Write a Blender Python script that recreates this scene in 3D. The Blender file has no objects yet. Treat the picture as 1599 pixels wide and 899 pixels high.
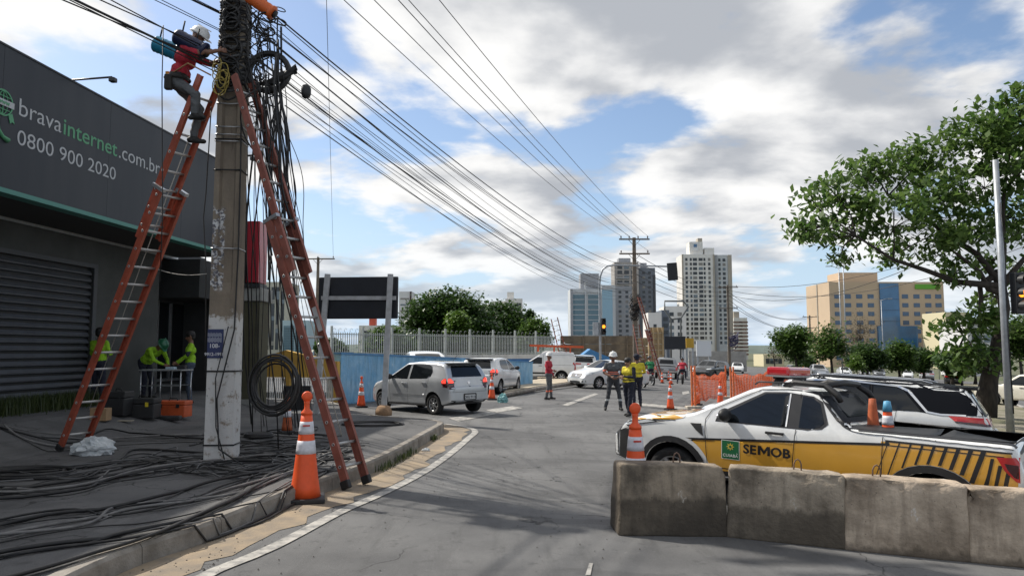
import bpy, bmesh, math, random
import numpy as np
from mathutils import Vector, Matrix
from mathutils.bvhtree import BVHTree
random.seed(7); rng = np.random.default_rng(7)
PI = math.pi
sc = bpy.context.scene
COL = sc.collection

# ------------------------------------------------------------------ camera
F = 1155.0; CZ = 1.75; PITCH = math.atan(97.5 / F)
cd = bpy.data.cameras.new('camera'); cam = bpy.data.objects.new('camera', cd); COL.objects.link(cam)
cam.location = (0, 0, CZ); cam.rotation_euler = (PI / 2 + PITCH, 0, 0)
cd.sensor_width = 36; cd.lens = 36 * F / 1599; cd.clip_end = 6000; cd.clip_start = .05
sc.camera = cam

# ------------------------------------------------------------------ light
SUN_EL = math.radians(47); SUN_DIR = Vector((-.87, .49, 0)).normalized()     # towards the sun
SUN_V = Vector((SUN_DIR.x * math.cos(SUN_EL), SUN_DIR.y * math.cos(SUN_EL), math.sin(SUN_EL)))
ld = bpy.data.lights.new('sun', 'SUN'); ld.energy = 3.9; ld.angle = math.radians(.9); ld.color = (1, .94, .85)
sun = bpy.data.objects.new('sun', ld); COL.objects.link(sun)
sun.rotation_euler = SUN_V.to_track_quat('Z', 'Y').to_euler(); sun.location = SUN_V * 60
w = bpy.data.worlds.new('World'); sc.world = w; w.use_nodes = True
nt = w.node_tree; N = nt.nodes; LK = nt.links; N.clear()
def nd(t, **k):
    n = N.new(t)
    for a, b in k.items(): setattr(n, a, b)
    return n
def mth(op, a, b=None, c=None, clamp=False):
    n = nd('ShaderNodeMath', operation=op, use_clamp=clamp)
    for i, v in enumerate((a, b, c)):
        if v is None: continue
        if isinstance(v, (int, float)): n.inputs[i].default_value = v
        else: LK.new(v, n.inputs[i])
    return n.outputs[0]
def ramp(x, lo, hi, smooth=True):
    n = nd('ShaderNodeMapRange', interpolation_type='SMOOTHSTEP' if smooth else 'LINEAR')
    LK.new(x, n.inputs[0]); n.inputs[1].default_value = lo; n.inputs[2].default_value = hi
    return n.outputs[0]
def mixc(f, a, b):
    n = nd('ShaderNodeMix', data_type='RGBA')
    LK.new(f, n.inputs[0])
    for i, v in ((6, a), (7, b)):
        if isinstance(v, tuple): n.inputs[i].default_value = (*v, 1)
        else: LK.new(v, n.inputs[i])
    return n.outputs[2]
sky = nd('ShaderNodeTexSky', sky_type='NISHITA', sun_disc=False, sun_elevation=SUN_EL,
         sun_rotation=math.atan2(SUN_DIR.x, SUN_DIR.y), altitude=200, air_density=1.0, dust_density=1.2, ozone_density=1.5)
skyb = nd('ShaderNodeVectorMath', operation='SCALE'); LK.new(sky.outputs[0], skyb.inputs[0]); skyb.inputs[3].default_value = .12
tc = nd('ShaderNodeTexCoord'); sep = nd('ShaderNodeSeparateXYZ'); LK.new(tc.outputs['Generated'], sep.inputs[0])
zz = mth('MAXIMUM', sep.outputs[2], 0.0); den = mth('ADD', zz, .16)
cmb = nd('ShaderNodeCombineXYZ'); LK.new(mth('DIVIDE', sep.outputs[0], den), cmb.inputs[0]); LK.new(mth('DIVIDE', sep.outputs[1], den), cmb.inputs[1])
SKY_OFF = (2.01, 12.40, 0)
def cloud(off, scale, detail, rough, dist=.4):
    a = nd('ShaderNodeVectorMath', operation='ADD'); LK.new(cmb.outputs[0], a.inputs[0]); a.inputs[1].default_value = off
    n = nd('ShaderNodeTexNoise'); LK.new(a.outputs[0], n.inputs['Vector'])
    n.inputs['Scale'].default_value = scale; n.inputs['Detail'].default_value = detail
    n.inputs['Roughness'].default_value = rough; n.inputs['Distortion'].default_value = dist
    return n.outputs[0]
d1 = cloud(SKY_OFF, 1.15, 12, .54, .12)
d2 = cloud((SKY_OFF[0] - .14, SKY_OFF[1] + .10, 0), 1.15, 4, .46, .12)
d3 = cloud((SKY_OFF[0] + 11, SKY_OFF[1] + 3, 5), 1.0, 6, .55, .2)
mask = ramp(mth('ADD', d1, mth('MULTIPLY', mth('SUBTRACT', d3, .5), .42)), .415, .505)
lit = mth('ADD', mth('MULTIPLY', mth('SUBTRACT', d1, d2), 4.6), mth('MULTIPLY', mth('SUBTRACT', .58, d3), 2.2))
lit = ramp(mth('ADD', lit, .36), 0, 1.0)
ccol = mixc(lit, (.375, .395, .43), (.80, .795, .785))
hz = ramp(zz, .0, .22)                          # the air near the horizon is paler
hsv = nd('ShaderNodeHueSaturation'); LK.new(skyb.outputs[0], hsv.inputs['Color']); hsv.inputs['Saturation'].default_value = 1.0
base = mixc(hz, (.46, .60, .76), hsv.outputs[0])
cm = mth('MULTIPLY', mask, mth('ADD', .45, mth('MULTIPLY', ramp(zz, 0, .16), .55)))
final = mixc(cm, base, ccol)
bg = nd('ShaderNodeBackground'); LK.new(final, bg.inputs[0]); bg.inputs[1].default_value = 1.0
out = nd('ShaderNodeOutputWorld'); LK.new(bg.outputs[0], out.inputs[0])
vs = sc.view_settings
vs.view_transform = 'Standard'; vs.look = 'None'; vs.exposure = 0.36; vs.gamma = 1.0; vs.use_curve_mapping = False
sc.cycles.max_bounces = 6; sc.cycles.transparent_max_bounces = 8; sc.cycles.caustics_reflective = False; sc.cycles.caustics_refractive = False

# ------------------------------------------------------------------ places
def spl(x, wd=2.0):
    t = x / wd
    return wd * (t if t > 30 else math.log1p(math.exp(t)))
def gz(x):                                       # the ground falls gently to the right, towards the avenue
    return -.045 * (spl(x) - spl(x - 75))
def ray(px, py):
    u = (px - 799.5) / F; v = (449.5 - py) / F; c, s = math.cos(PITCH), math.sin(PITCH)
    return Vector((u, c - v * s, s + v * c))
def at(px, py, Y):                               # the point seen at a pixel, Y metres ahead
    r = ray(px, py); return Vector((0, 0, CZ)) + r * (Y / r.y)
def on(px, py, dz=0.0):                          # the point of the ground seen at a pixel
    r = ray(px, py); t = 1.0
    for _ in range(60):
        h = gz(r.x * t) + dz
        t += ((h - CZ) / r.z - t) * .7
    return Vector((r.x * t, r.y * t, gz(r.x * t) + dz))

# ------------------------------------------------------------------ materials
MC = {}
def mat(name, col, rough=.6, metal=0.0, var=0.0, vs=6.0, col2=None, bump=0.0, bs=40.0, coat=0.0, spec=.5, detail=5, lo=.35, hi=.65, stretch=None, emit=None):
    if name in MC: return MC[name]
    m = bpy.data.materials.new(name); m.use_nodes = True; t = m.node_tree; b = t.nodes['Principled BSDF']
    b.inputs['Base Color'].default_value = (*col, 1); b.inputs['Roughness'].default_value = rough; b.inputs['Metallic'].default_value = metal
    b.inputs['Coat Weight'].default_value = coat; b.inputs['Coat Roughness'].default_value = .04; b.inputs['Specular IOR Level'].default_value = spec
    if emit: b.inputs['Emission Color'].default_value = (*emit[0], 1); b.inputs['Emission Strength'].default_value = emit[1]
    if var or col2 or bump:
        c = t.nodes.new('ShaderNodeTexCoord'); v = c.outputs['Object']
        if stretch:
            mp = t.nodes.new('ShaderNodeMapping'); mp.inputs['Scale'].default_value = stretch; t.links.new(v, mp.inputs[0]); v = mp.outputs[0]
    if var or col2:
        n = t.nodes.new('ShaderNodeTexNoise'); n.inputs['Scale'].default_value = vs; n.inputs['Detail'].default_value = detail; n.inputs['Roughness'].default_value = .62
        t.links.new(v, n.inputs['Vector'])
        mr = t.nodes.new('ShaderNodeMapRange'); mr.inputs[1].default_value = lo; mr.inputs[2].default_value = hi; t.links.new(n.outputs[0], mr.inputs[0])
        mx = t.nodes.new('ShaderNodeMix'); mx.data_type = 'RGBA'; t.links.new(mr.outputs[0], mx.inputs[0])
        a = tuple(max(0, x * (1 - var)) for x in col) if not col2 else col
        e = col2 if col2 else tuple(min(1, x * (1 + var)) for x in col)
        mx.inputs[6].default_value = (*a, 1); mx.inputs[7].default_value = (*e, 1); t.links.new(mx.outputs[2], b.inputs['Base Color'])
    if bump:
        n2 = t.nodes.new('ShaderNodeTexNoise'); n2.inputs['Scale'].default_value = bs; n2.inputs['Detail'].default_value = 6; t.links.new(v, n2.inputs['Vector'])
        bp = t.nodes.new('ShaderNodeBump'); bp.inputs['Strength'].default_value = bump; bp.inputs['Distance'].default_value = .02
        t.links.new(n2.outputs[0], bp.inputs['Height']); t.links.new(bp.outputs[0], b.inputs['Normal'])
    MC[name] = m; return m
def leafmat(name, col, col2, tr=.35):
    if name in MC: return MC[name]
    m = bpy.data.materials.new(name); m.use_nodes = True; t = m.node_tree; b = t.nodes['Principled BSDF']; o = t.nodes['Material Output']
    g = t.nodes.new('ShaderNodeNewGeometry')
    n = t.nodes.new('ShaderNodeMix'); n.data_type = 'RGBA'; t.links.new(g.outputs['Random Per Island'], n.inputs[0])
    n.inputs[6].default_value = (*col, 1); n.inputs[7].default_value = (*col2, 1)
    t.links.new(n.outputs[2], b.inputs['Base Color']); b.inputs['Roughness'].default_value = .42; b.inputs['Specular IOR Level'].default_value = .5
    tl = t.nodes.new('ShaderNodeBsdfTranslucent'); t.links.new(n.outputs[2], tl.inputs[0])
    mx = t.nodes.new('ShaderNodeMixShader'); mx.inputs[0].default_value = tr
    t.links.new(b.outputs[0], mx.inputs[1]); t.links.new(tl.outputs[0], mx.inputs[2]); t.links.new(mx.outputs[0], o.inputs[0])
    MC[name] = m; return m

def layered(name, base, dark, splash, wet):
    m = mat(name, base, .92, col2=dark, vs=2.4, detail=11, lo=.36, hi=.62, bump=.6, bs=28); t = m.node_tree; L = t.links; b = t.nodes['Principled BSDF']; c = b.inputs['Base Color'].links[0].from_socket
    co = t.nodes.new('ShaderNodeTexCoord').outputs['Object']; sp = t.nodes.new('ShaderNodeSeparateXYZ'); L.new(co, sp.inputs[0])
    def layer(c, sc_, st, lo, hi, amt, col, det=9):
        mp = t.nodes.new('ShaderNodeMapping'); mp.inputs['Scale'].default_value = st; mp.inputs['Location'].default_value = (sc_, lo * 9, 0); L.new(co, mp.inputs[0])
        n = t.nodes.new('ShaderNodeTexNoise'); n.inputs['Scale'].default_value = sc_; n.inputs['Detail'].default_value = det; n.inputs['Roughness'].default_value = .65; L.new(mp.outputs[0], n.inputs['Vector'])
        r = t.nodes.new('ShaderNodeMapRange'); r.inputs[1].default_value = lo; r.inputs[2].default_value = hi; r.inputs[4].default_value = amt; L.new(n.outputs[0], r.inputs[0])
        mx = t.nodes.new('ShaderNodeMix'); mx.data_type = 'RGBA'; L.new(r.outputs[0], mx.inputs[0]); L.new(c, mx.inputs[6]); mx.inputs[7].default_value = (*col, 1); return mx.outputs[2], n.outputs[0]
    c, n1 = layer(c, 1.3, (6, 6, .8), .46, .70, .7, tuple(x * .55 for x in dark))
    if wet:                                              # old dirt splashed up from the road, with a ragged edge
        ad = t.nodes.new('ShaderNodeMath'); ad.operation = 'MULTIPLY_ADD'; L.new(n1, ad.inputs[0]); ad.inputs[1].default_value = .30; L.new(sp.outputs[2], ad.inputs[2])
        r = t.nodes.new('ShaderNodeMapRange'); r.inputs[1].default_value = wet + .11; r.inputs[2].default_value = wet + .06; r.inputs[4].default_value = .72; L.new(ad.outputs[0], r.inputs[0])
        mx = t.nodes.new('ShaderNodeMix'); mx.data_type = 'RGBA'; L.new(r.outputs[0], mx.inputs[0]); L.new(c, mx.inputs[6]); mx.inputs[7].default_value = (*(x * .42 for x in dark), 1); c = mx.outputs[2]
    c, _ = layer(c, 5.5, (1, 1, .7), .66, .70, .9, splash)
    c, _ = layer(c, 38, (1, 1, 1), .66, .72, .8, tuple(x * .3 for x in dark), 3)
    L.new(c, b.inputs['Base Color']); return m

# ------------------------------------------------------------------ mesh building
class MB:
    def __init__(s): s.v = []; s.f = []; s.m = []; s.sm = []
    def add(s, vs, fs, mi=0, smooth=False):
        b = len(s.v); s.v += [tuple(p) for p in vs]
        for f in fs: s.f.append(tuple(b + i for i in f)); s.m.append(mi); s.sm.append(smooth)
        return s
    def box(s, c, d, rz=0.0, mi=0, M=None, bev=0.0):
        x, y, z = d[0] / 2, d[1] / 2, d[2] / 2
        if M is None: M = Matrix.Translation(c) @ Matrix.Rotation(rz, 4, 'Z')
        if bev <= 0:
            P = [(a * x, b * y, e * z) for e in (-1, 1) for b in (-1, 1) for a in (-1, 1)]
            Fs = [(0, 2, 3, 1), (4, 5, 7, 6), (0, 1, 5, 4), (2, 6, 7, 3), (0, 4, 6, 2), (1, 3, 7, 5)]
            return s.add([M @ Vector(p) for p in P], Fs, mi)
        bm = bmesh.new(); bmesh.ops.create_cube(bm, size=1)
        for q in bm.verts: q.co = Vector((q.co.x * 2 * x, q.co.y * 2 * y, q.co.z * 2 * z))
        bmesh.ops.bevel(bm, geom=list(bm.edges), offset=bev, segments=2, affect='EDGES', profile=.6)
        return s.bm(bm, M, mi)
    def bm(s, bm, M=None, mi=0, smooth=False):
        bm.verts.index_update()
        s.add([(M @ q.co) if M else q.co.copy() for q in bm.verts], [[q.index for q in f.verts] for f in bm.faces], mi, smooth); bm.free(); return s
    def tube(s, pts, r, n=6, mi=0, caps=True, smooth=True):
        pts = [Vector(p) for p in pts]; k = len(pts); rr = r if isinstance(r, (list, tuple)) else [r] * k
        vs = []; up = None
        for i, p in enumerate(pts):
            t = (pts[min(i + 1, k - 1)] - pts[max(i - 1, 0)])
            t = t.normalized() if t.length > 1e-9 else Vector((0, 0, 1))
            if up is None:
                a = Vector((0, 0, 1)) if abs(t.z) < .9 else Vector((1, 0, 0)); up = t.cross(a).normalized()
            else:
                up = (up - t * up.dot(t)); up = up.normalized() if up.length > 1e-6 else t.orthogonal().normalized()
            b = t.cross(up)
            for j in range(n):
                q = 2 * PI * j / n; vs.append(p + (up * math.cos(q) + b * math.sin(q)) * rr[i])
        fs = [(i * n + j, i * n + (j + 1) % n, (i + 1) * n + (j + 1) % n, (i + 1) * n + j) for i in range(k - 1) for j in range(n)]
        if caps: fs += [tuple(range(n - 1, -1, -1)), tuple(range((k - 1) * n, k * n))]
        return s.add(vs, fs, mi, smooth)
    def lathe(s, prof, n=20, mi=0, M=None, smooth=True, ring=False):
        vs = []; k = len(prof)
        for (r, z) in prof:
            for j in range(n): q = 2 * PI * j / n; vs.append(Vector((r * math.cos(q), r * math.sin(q), z)))
        if M: vs = [M @ v for v in vs]
        fs = [(i * n + j, i * n + (j + 1) % n, (i + 1) * n + (j + 1) % n, (i + 1) * n + j) for i in range(k - 1) for j in range(n)]
        if ring: fs += [((k - 1) * n + j, (k - 1) * n + (j + 1) % n, (j + 1) % n, j) for j in range(n)]
        else: fs += [tuple(range(n - 1, -1, -1)), tuple(range((k - 1) * n, k * n))]
        return s.add(vs, fs, mi, smooth)
    def prism(s, poly, z0, z1, mi=0, M=None):
        k = len(poly); vs = [Vector((x, y, z0)) for x, y in poly] + [Vector((x, y, z1)) for x, y in poly]
        if M: vs = [M @ v for v in vs]
        fs = [tuple(range(k - 1, -1, -1)), tuple(range(k, 2 * k))] + [(i, (i + 1) % k, (i + 1) % k + k, i + k) for i in range(k)]
        return s.add(vs, fs, mi)
    def ell(s, c, r, n=12, m=8, mi=0, M=None):
        return s.lathe([(max(1e-4, math.cos(a)), math.sin(a)) for a in np.linspace(-PI / 2, PI / 2, m)], n, mi,
                       (M if M else Matrix.Identity(4)) @ Matrix.Translation(c) @ Matrix.Diagonal((*(r if isinstance(r, tuple) else (r, r, r)), 1)))
    def mesh(s, name, mats):
        me = bpy.data.meshes.new(name); me.from_pydata(s.v, [], s.f)
        for q in (mats if isinstance(mats, (list, tuple)) else [mats]): me.materials.append(q)
        me.polygons.foreach_set('material_index', s.m); me.polygons.foreach_set('use_smooth', s.sm); me.update(); return me
    def build(s, name, mats, parent=None, loc=None, rz=0): return obj(name, s.mesh(name, mats), parent, loc, rz)
def obj(name, me, parent=None, loc=None, rz=0):
    o = bpy.data.objects.new(name, me); COL.objects.link(o); o.parent = parent
    if loc is not None: o.location = loc
    if rz: o.rotation_euler = (0, 0, rz)
    return o
def tag(o, label=None, cat=None, group=None, kind=None):
    for k, v in (('label', label), ('category', cat), ('group', group), ('kind', kind)):
        if v: o[k] = v
    return o
def thing(name, label, cat, loc=(0, 0, 0), rz=0, group=None):
    return tag(obj(name, None, None, loc, rz), label, cat, group)
def copy_tree(o, parent=None):
    c = o.copy(); COL.objects.link(c); c.parent = parent
    for ch in list(o.children): copy_tree(ch, c)
    return c
def bar(mb, a, b, wd, ht, mi=0, roll=None):       # a rectangular bar from a to b
    a = Vector(a); b = Vector(b); t = (b - a); L = t.length; t.normalize()
    sd = (roll - t * roll.dot(t)).normalized() if roll is not None else (t.cross(Vector((0, 0, 1))).normalized() if abs(t.z) < .95 else Vector((1, 0, 0)))
    u = sd.cross(t); M = Matrix((( sd.x, t.x, u.x, 0), (sd.y, t.y, u.y, 0), (sd.z, t.z, u.z, 0), (0, 0, 0, 1))); M.translation = (a + b) / 2
    mb.box(None, (wd, L, ht), M=M, mi=mi)
def text_mesh(body, size, mtl, ext=.004, bold=0.0, align='LEFT', shear=0, space=1.0):
    c = bpy.data.curves.new('lettering', 'FONT'); c.body = body; c.size = size; c.extrude = ext; c.align_x = align; c.offset = bold; c.shear = shear; c.space_character = space
    c.resolution_u = 4
    o = bpy.data.objects.new('lettering', c); COL.objects.link(o)
    dg = bpy.context.evaluated_depsgraph_get(); me = bpy.data.meshes.new_from_object(o.evaluated_get(dg), depsgraph=dg)
    bpy.data.objects.remove(o); bpy.data.curves.remove(c); me.materials.clear(); me.materials.append(mtl); return me
def frame_mat(o, ux, uz):                          # local x along ux, local y along uz, local z = their cross
    ux = Vector(ux).normalized(); uz = Vector(uz).normalized(); n = ux.cross(uz)
    M = Matrix(((ux.x, uz.x, n.x, 0), (ux.y, uz.y, n.y, 0), (ux.z, uz.z, n.z, 0), (0, 0, 0, 1))); M.translation = Vector(o); return M
def sheet(poly, dz, mtl, name, xs=None):           # a flat polygon laid on the ground surface
    bm = bmesh.new(); f = bm.faces.new([bm.verts.new((x, y, 0)) for x, y in poly])
    lo = min(p[0] for p in poly); hi = max(p[0] for p in poly)
    for x in [i * .5 for i in range(-40, 61)] + list(range(32, 110, 4)):
        if lo < x < hi: bmesh.ops.bisect_plane(bm, geom=bm.verts[:] + bm.edges[:] + bm.faces[:], plane_co=(x, 0, 0), plane_no=(1, 0, 0))
    for v in bm.verts: v.co.z = gz(v.co.x) + dz
    bmesh.ops.recalc_face_normals(bm, faces=bm.faces[:])
    if sum(f.normal.z for f in bm.faces) < 0: bmesh.ops.reverse_faces(bm, faces=bm.faces[:])
    me = bpy.data.meshes.new(name); bm.to_mesh(me); bm.free(); me.materials.append(mtl); return obj(name, me)
# ------------------------------------------------------------------ ground, road, pavement
def road_mat(name, c1, c2, stain, grain=240.0):
    m = bpy.data.materials.new(name); m.use_nodes = True; t = m.node_tree; b = t.nodes['Principled BSDF']; L = t.links
    co = t.nodes.new('ShaderNodeTexCoord').outputs['Object']
    def noise(s, d, r=.6, st=None):
        n = t.nodes.new('ShaderNodeTexNoise'); n.inputs['Scale'].default_value = s; n.inputs['Detail'].default_value = d; n.inputs['Roughness'].default_value = r
        v = co
        if st: mp = t.nodes.new('ShaderNodeMapping'); mp.inputs['Scale'].default_value = st; mp.inputs['Rotation'].default_value = (0, 0, .28); L.new(co, mp.inputs[0]); v = mp.outputs[0]
        L.new(v, n.inputs['Vector']); return n.outputs[0]
    def rmp(x, lo, hi, a=0.0, e=1.0):
        r = t.nodes.new('ShaderNodeMapRange'); L.new(x, r.inputs[0]); r.inputs[1].default_value = lo; r.inputs[2].default_value = hi; r.inputs[3].default_value = a; r.inputs[4].default_value = e; return r.outputs[0]
    def mix(f, a, e, bl='MIX'):
        n = t.nodes.new('ShaderNodeMix'); n.data_type = 'RGBA'; n.blend_type = bl
        if isinstance(f, float): n.inputs[0].default_value = f
        else: L.new(f, n.inputs[0])
        for i, v in ((6, a), (7, e)):
            if isinstance(v, tuple): n.inputs[i].default_value = (*v, 1)
            else: L.new(v, n.inputs[i])
        return n.outputs[2]
    c = mix(rmp(noise(.35, 6), .38, .62), tuple(x * .82 for x in c1), tuple(x * 1.12 for x in c2))
    c = mix(rmp(noise(.9, 4, .5, (.5, 1.6, 1)), .60, .63, 0, .35), c, tuple(x * .6 for x in c1))       # darker repair patches
    c = mix(rmp(noise(1.1, 6, .7, (3.0, .35, 1)), .52, .72, 0, .55), c, stain)             # tyre-worn streaks and oil along the lane
    c = mix(rmp(noise(5, 5, .65), .58, .70, 0, .6), c, stain)
    c = mix(rmp(noise(26, 4, .7), .64, .72, 0, .45), c, tuple(min(1, x * 1.9) for x in c2))
    g = noise(grain, 2, .8)
    c = mix(.7, c, mix(rmp(g, .33, .67), (.35, .35, .35), (1.25, 1.25, 1.25)), 'MULTIPLY')
    v = t.nodes.new('ShaderNodeTexVoronoi'); v.feature = 'DISTANCE_TO_EDGE'; v.inputs['Scale'].default_value = .55
    w2 = t.nodes.new('ShaderNodeVectorMath'); w2.operation = 'ADD'; nn = t.nodes.new('ShaderNodeTexNoise'); nn.inputs['Scale'].default_value = 1.6; nn.inputs['Detail'].default_value = 5
    L.new(co, nn.inputs['Vector']); L.new(co, w2.inputs[0]); L.new(nn.outputs['Color'], w2.inputs[1]); L.new(w2.outputs[0], v.inputs['Vector'])
    cr = rmp(v.outputs[0], .0, .010, .9, 0.0)
    mlt = t.nodes.new('ShaderNodeMath'); mlt.operation = 'MULTIPLY'; L.new(cr, mlt.inputs[0]); L.new(rmp(noise(.3, 2), .46, .54), mlt.inputs[1])
    c = mix(mlt.outputs[0], c, (.02, .02, .02))
    L.new(c, b.inputs['Base Color']); b.inputs['Roughness'].default_value = .82; b.inputs['Specular IOR Level'].default_value = .18
    bp = t.nodes.new('ShaderNodeBump'); bp.inputs['Strength'].default_value = .35; bp.inputs['Distance'].default_value = .008; L.new(g, bp.inputs['Height']); L.new(bp.outputs[0], b.inputs['Normal'])
    return m
ASPH = road_mat('asphalt', (.145, .145, .146), (.178, .178, .176), (.080, .080, .080))
CONC = road_mat('sidewalk_concrete', (.120, .120, .122), (.150, .148, .146), (.072, .071, .070), 120.0)
KERB = mat('kerb_concrete', (.30, .275, .24), .9, col2=(.17, .15, .125), vs=3.5, bump=.5, bs=50)
SAND = mat('gutter_sand', (.33, .255, .17), .95, col2=(.20, .17, .135), vs=3.0, bump=.4, bs=90, detail=9)
DIRT = mat('dirt_paving', (.42, .36, .27), .95, var=.2, vs=1.2, bump=.3, bs=50)
EARTH = mat('earth', (.12, .115, .08), .95, col2=(.07, .09, .035), vs=.15, bump=.3, bs=8)
PAINT = mat('road_paint', (.44, .42, .38), .8, col2=(.17, .168, .162), vs=7, lo=.40, hi=.62, detail=8)
def struct(o): o['kind'] = 'structure'; return o

xs = sorted(set([-3000, -1500, -700, -300, -150, -80, -40] + [i * .5 for i in range(-40, 61)] + list(range(32, 110, 4)) + [150, 300, 700, 1500, 3000]))
ys = [-60, 0, 40, 90, 200, 500, 1200, 2600, 4500]
mb = MB(); nx = len(xs)
mb.add([(x, y, gz(x) - .012) for y in ys for x in xs], [(j * nx + i, j * nx + i + 1, (j + 1) * nx + i + 1, (j + 1) * nx + i) for j in range(len(ys) - 1) for i in range(nx - 1)])
struct(mb.build('ground', EARTH))
struct(sheet([(-9, -30), (60, -30), (75, 60), (75, 420), (-4, 420), (-4, 60), (-24, 27), (-24, 24), (-9, 24)], 0, ASPH, 'road'))

# pavement slab with its kerb stones
KP = [Vector(p) for p in [(-3.75, -8), (-3.45, 0), (-3.2, 4)]] + [on(px, py).xy for px, py in [(180, 899), (320, 847), (440, 795), (520, 765), (590, 735), (640, 708), (678, 684)]]
KP += [Vector(p) for p in [(-1.50, 16.5), (-1.62, 17.1), (-2.0, 17.6), (-2.6, 17.95), (-3.3, 18.5), (-4.3, 20.3), (-5.1, 22.3), (-5.75, 23.6)]]
kp3 = [Vector((p.x, p.y)) for p in KP]
dn = [kp3[0]]
for i in range(len(kp3) - 1):                       # Catmull-Rom, even steps of about a metre
    p0 = kp3[max(i - 1, 0)]; p1 = kp3[i]; p2 = kp3[i + 1]; p3 = kp3[min(i + 2, len(kp3) - 1)]
    n = max(2, int((p2 - p1).length / .25))
    for k in range(1, n + 1):
        t = k / n
        dn.append(.5 * ((2 * p1) + (p2 - p0) * t + (2 * p0 - 5 * p1 + 4 * p2 - p3) * t * t + (3 * p1 - p0 - 3 * p2 + p3) * t ** 3))
def offs(pl, d):
    o = []
    for i, p in enumerate(pl):
        t = (pl[min(i + 1, len(pl) - 1)] - pl[max(i - 1, 0)]).normalized(); o.append(p + Vector((-t.y, t.x)) * d)
    return o
inn = offs(dn, .15)
mb = MB(); slab = [(p.x, p.y) for p in inn] + [(-9.0, 26.0), (-30, 26.0), (-30, -8)]
mb.prism(slab, -.1, .15)
SW = struct(mb.build('sidewalk', CONC))
i = 0
while i < len(dn) - 1:                              # kerb stones about a metre long
    j = min(i + 4, len(dn) - 1); mb = MB(); a = dn[i:j + 1]; b = inn[i:j + 1]; cut = .006
    k = len(a); jz = random.uniform(-.004, .006); jx = random.uniform(-.006, .006)
    t0 = (a[1] - a[0]).normalized() * cut; t1 = (a[-1] - a[-2]).normalized() * cut
    a = [a[0] + t0] + a[1:-1] + [a[-1] - t1]; b = [b[0] + t0] + b[1:-1] + [b[-1] - t1]
    vs = []
    for p, q in zip(a, b):
        o = (p - q).normalized(); p = p + o * jx
        for w2, z in ((p, -.08), (p - o * .012, .125 + jz), (p - o * .035, .155 + jz), (q, .156 + jz), (q, -.08)): vs.append((w2.x, w2.y, z))
    fs = [(c * 5 + r, (c + 1) * 5 + r, (c + 1) * 5 + (r + 1) % 5, c * 5 + (r + 1) % 5) for c in range(k - 1) for r in range(5)]
    fs += [(4, 3, 2, 1, 0), tuple((k - 1) * 5 + r for r in range(5))]
    mb.add(vs, fs); mb.build('kerb_stone', KERB, SW); i = j
# gutter sand and edge line follow the kerb
gi = [p for p in dn if p.y > 2.5]
def strip(d0, d1, dz, mtl, name, pl, jit=0.0):
    a = offs(pl, d0); b = offs(pl, d1); mb = MB(); vs = []
    for i, (p, q) in enumerate(zip(a, b)):
        q = q + (q - p).normalized() * jit * (random.random() - .5) * 2
        m1 = p.lerp(q, .5)
        for w2 in (p, m1, q): vs.append((w2.x, w2.y, gz(w2.x) + dz))
    fs = [(3 * i + r, 3 * i + r + 1, 3 * i + r + 4, 3 * i + r + 3) for i in range(len(a) - 1) for r in range(2)]
    mb.add(vs, [tuple(reversed(f)) for f in fs]); o = mb.build(name, mtl)
    for f in o.data.polygons:
        if f.normal.z < 0: o.data.flip_normals(); break
    return o
cut = max(i for i, p in enumerate(gi) if p.y < 18.2 and p.x > -3.4)
struct(strip(.01, -.52, .005, SAND, 'gutter_sand', gi[:cut], .10))
struct(strip(-.62, -.76, .010, PAINT, 'edge_line', gi[:cut]))
def mark(pix, name='road_marking'):
    return struct(sheet([tuple(on(*p).xy) for p in pix], .009, PAINT, name))
mark([(758, 640), (800, 634), (816, 637), (776, 644)])
mark([(700, 653), (766, 642), (776, 646), (716, 658)])
mark([(878, 632), (928, 614), (935, 615), (886, 634)])
mark([(985, 628), (1078, 636), (1078, 640), (985, 632)])
mark([(914, 899), (920, 880), (926, 880), (922, 899)])
mark([(1065, 612), (1075, 610), (1077, 614), (1066, 616)])
mark([(1545, 617), (1599, 634), (1599, 638), (1545, 620)])
mark([(1530, 650), (1580, 664), (1580, 668), (1530, 653)])
# dusty corner island by the white van
isl = [tuple(on(*p).xy) for p in [(786, 617), (838, 608), (905, 600), (925, 590), (880, 583), (822, 584)]]
mb = MB(); mb.prism(isl, -.3, .07); struct(mb.build('dirt_island', DIRT))
mb = MB(); e = [on(*p, .09) for p in [(786, 617), (838, 608), (905, 600), (925, 590)]]; mb.tube([(p.x, p.y, .03) for p in e], .09, 6); struct(mb.build('island_kerb', KERB))
# raised forecourt in front of the shop
mb = MB(); mb.add([(-7.3, -8, .152), (-8.6, -8, .50), (-30, -8, .50), (-7.3, 23.3, .152), (-8.6, 23.3, .50), (-30, 23.3, .50)], [(0, 3, 4, 1), (1, 4, 5, 2), (0, 1, 4, 3)][:2])
mb.add([(-7.3, 23.3, .13), (-8.6, 23.3, .13), (-8.6, 23.3, .5), (-30, 23.3, .13), (-30, 23.3, .5)], [(0, 1, 2), (1, 3, 4, 2)])
struct(mb.build('forecourt', CONC))
# median with the pole and the big tree, and the far verge
mb = MB()
med = [(13.2, 19.6), (15.6, 20.2), (19, 26), (29, 44), (60, 95), (57, 97), (24, 44), (16.4, 28), (13.4, 22)]
mb.add([(x, y, gz(x) + .13) for x, y in med] + [(x, y, gz(x) - .1) for x, y in med], [tuple(range(len(med)))] + [(i, i + len(med), (i + 1) % len(med) + len(med), (i + 1) % len(med)) for i in range(len(med))])
struct(mb.build('median', mat('median_dirt', (.26, .23, .18), .95, col2=(.12, .12, .06), vs=.8, bump=.4)))
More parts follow.
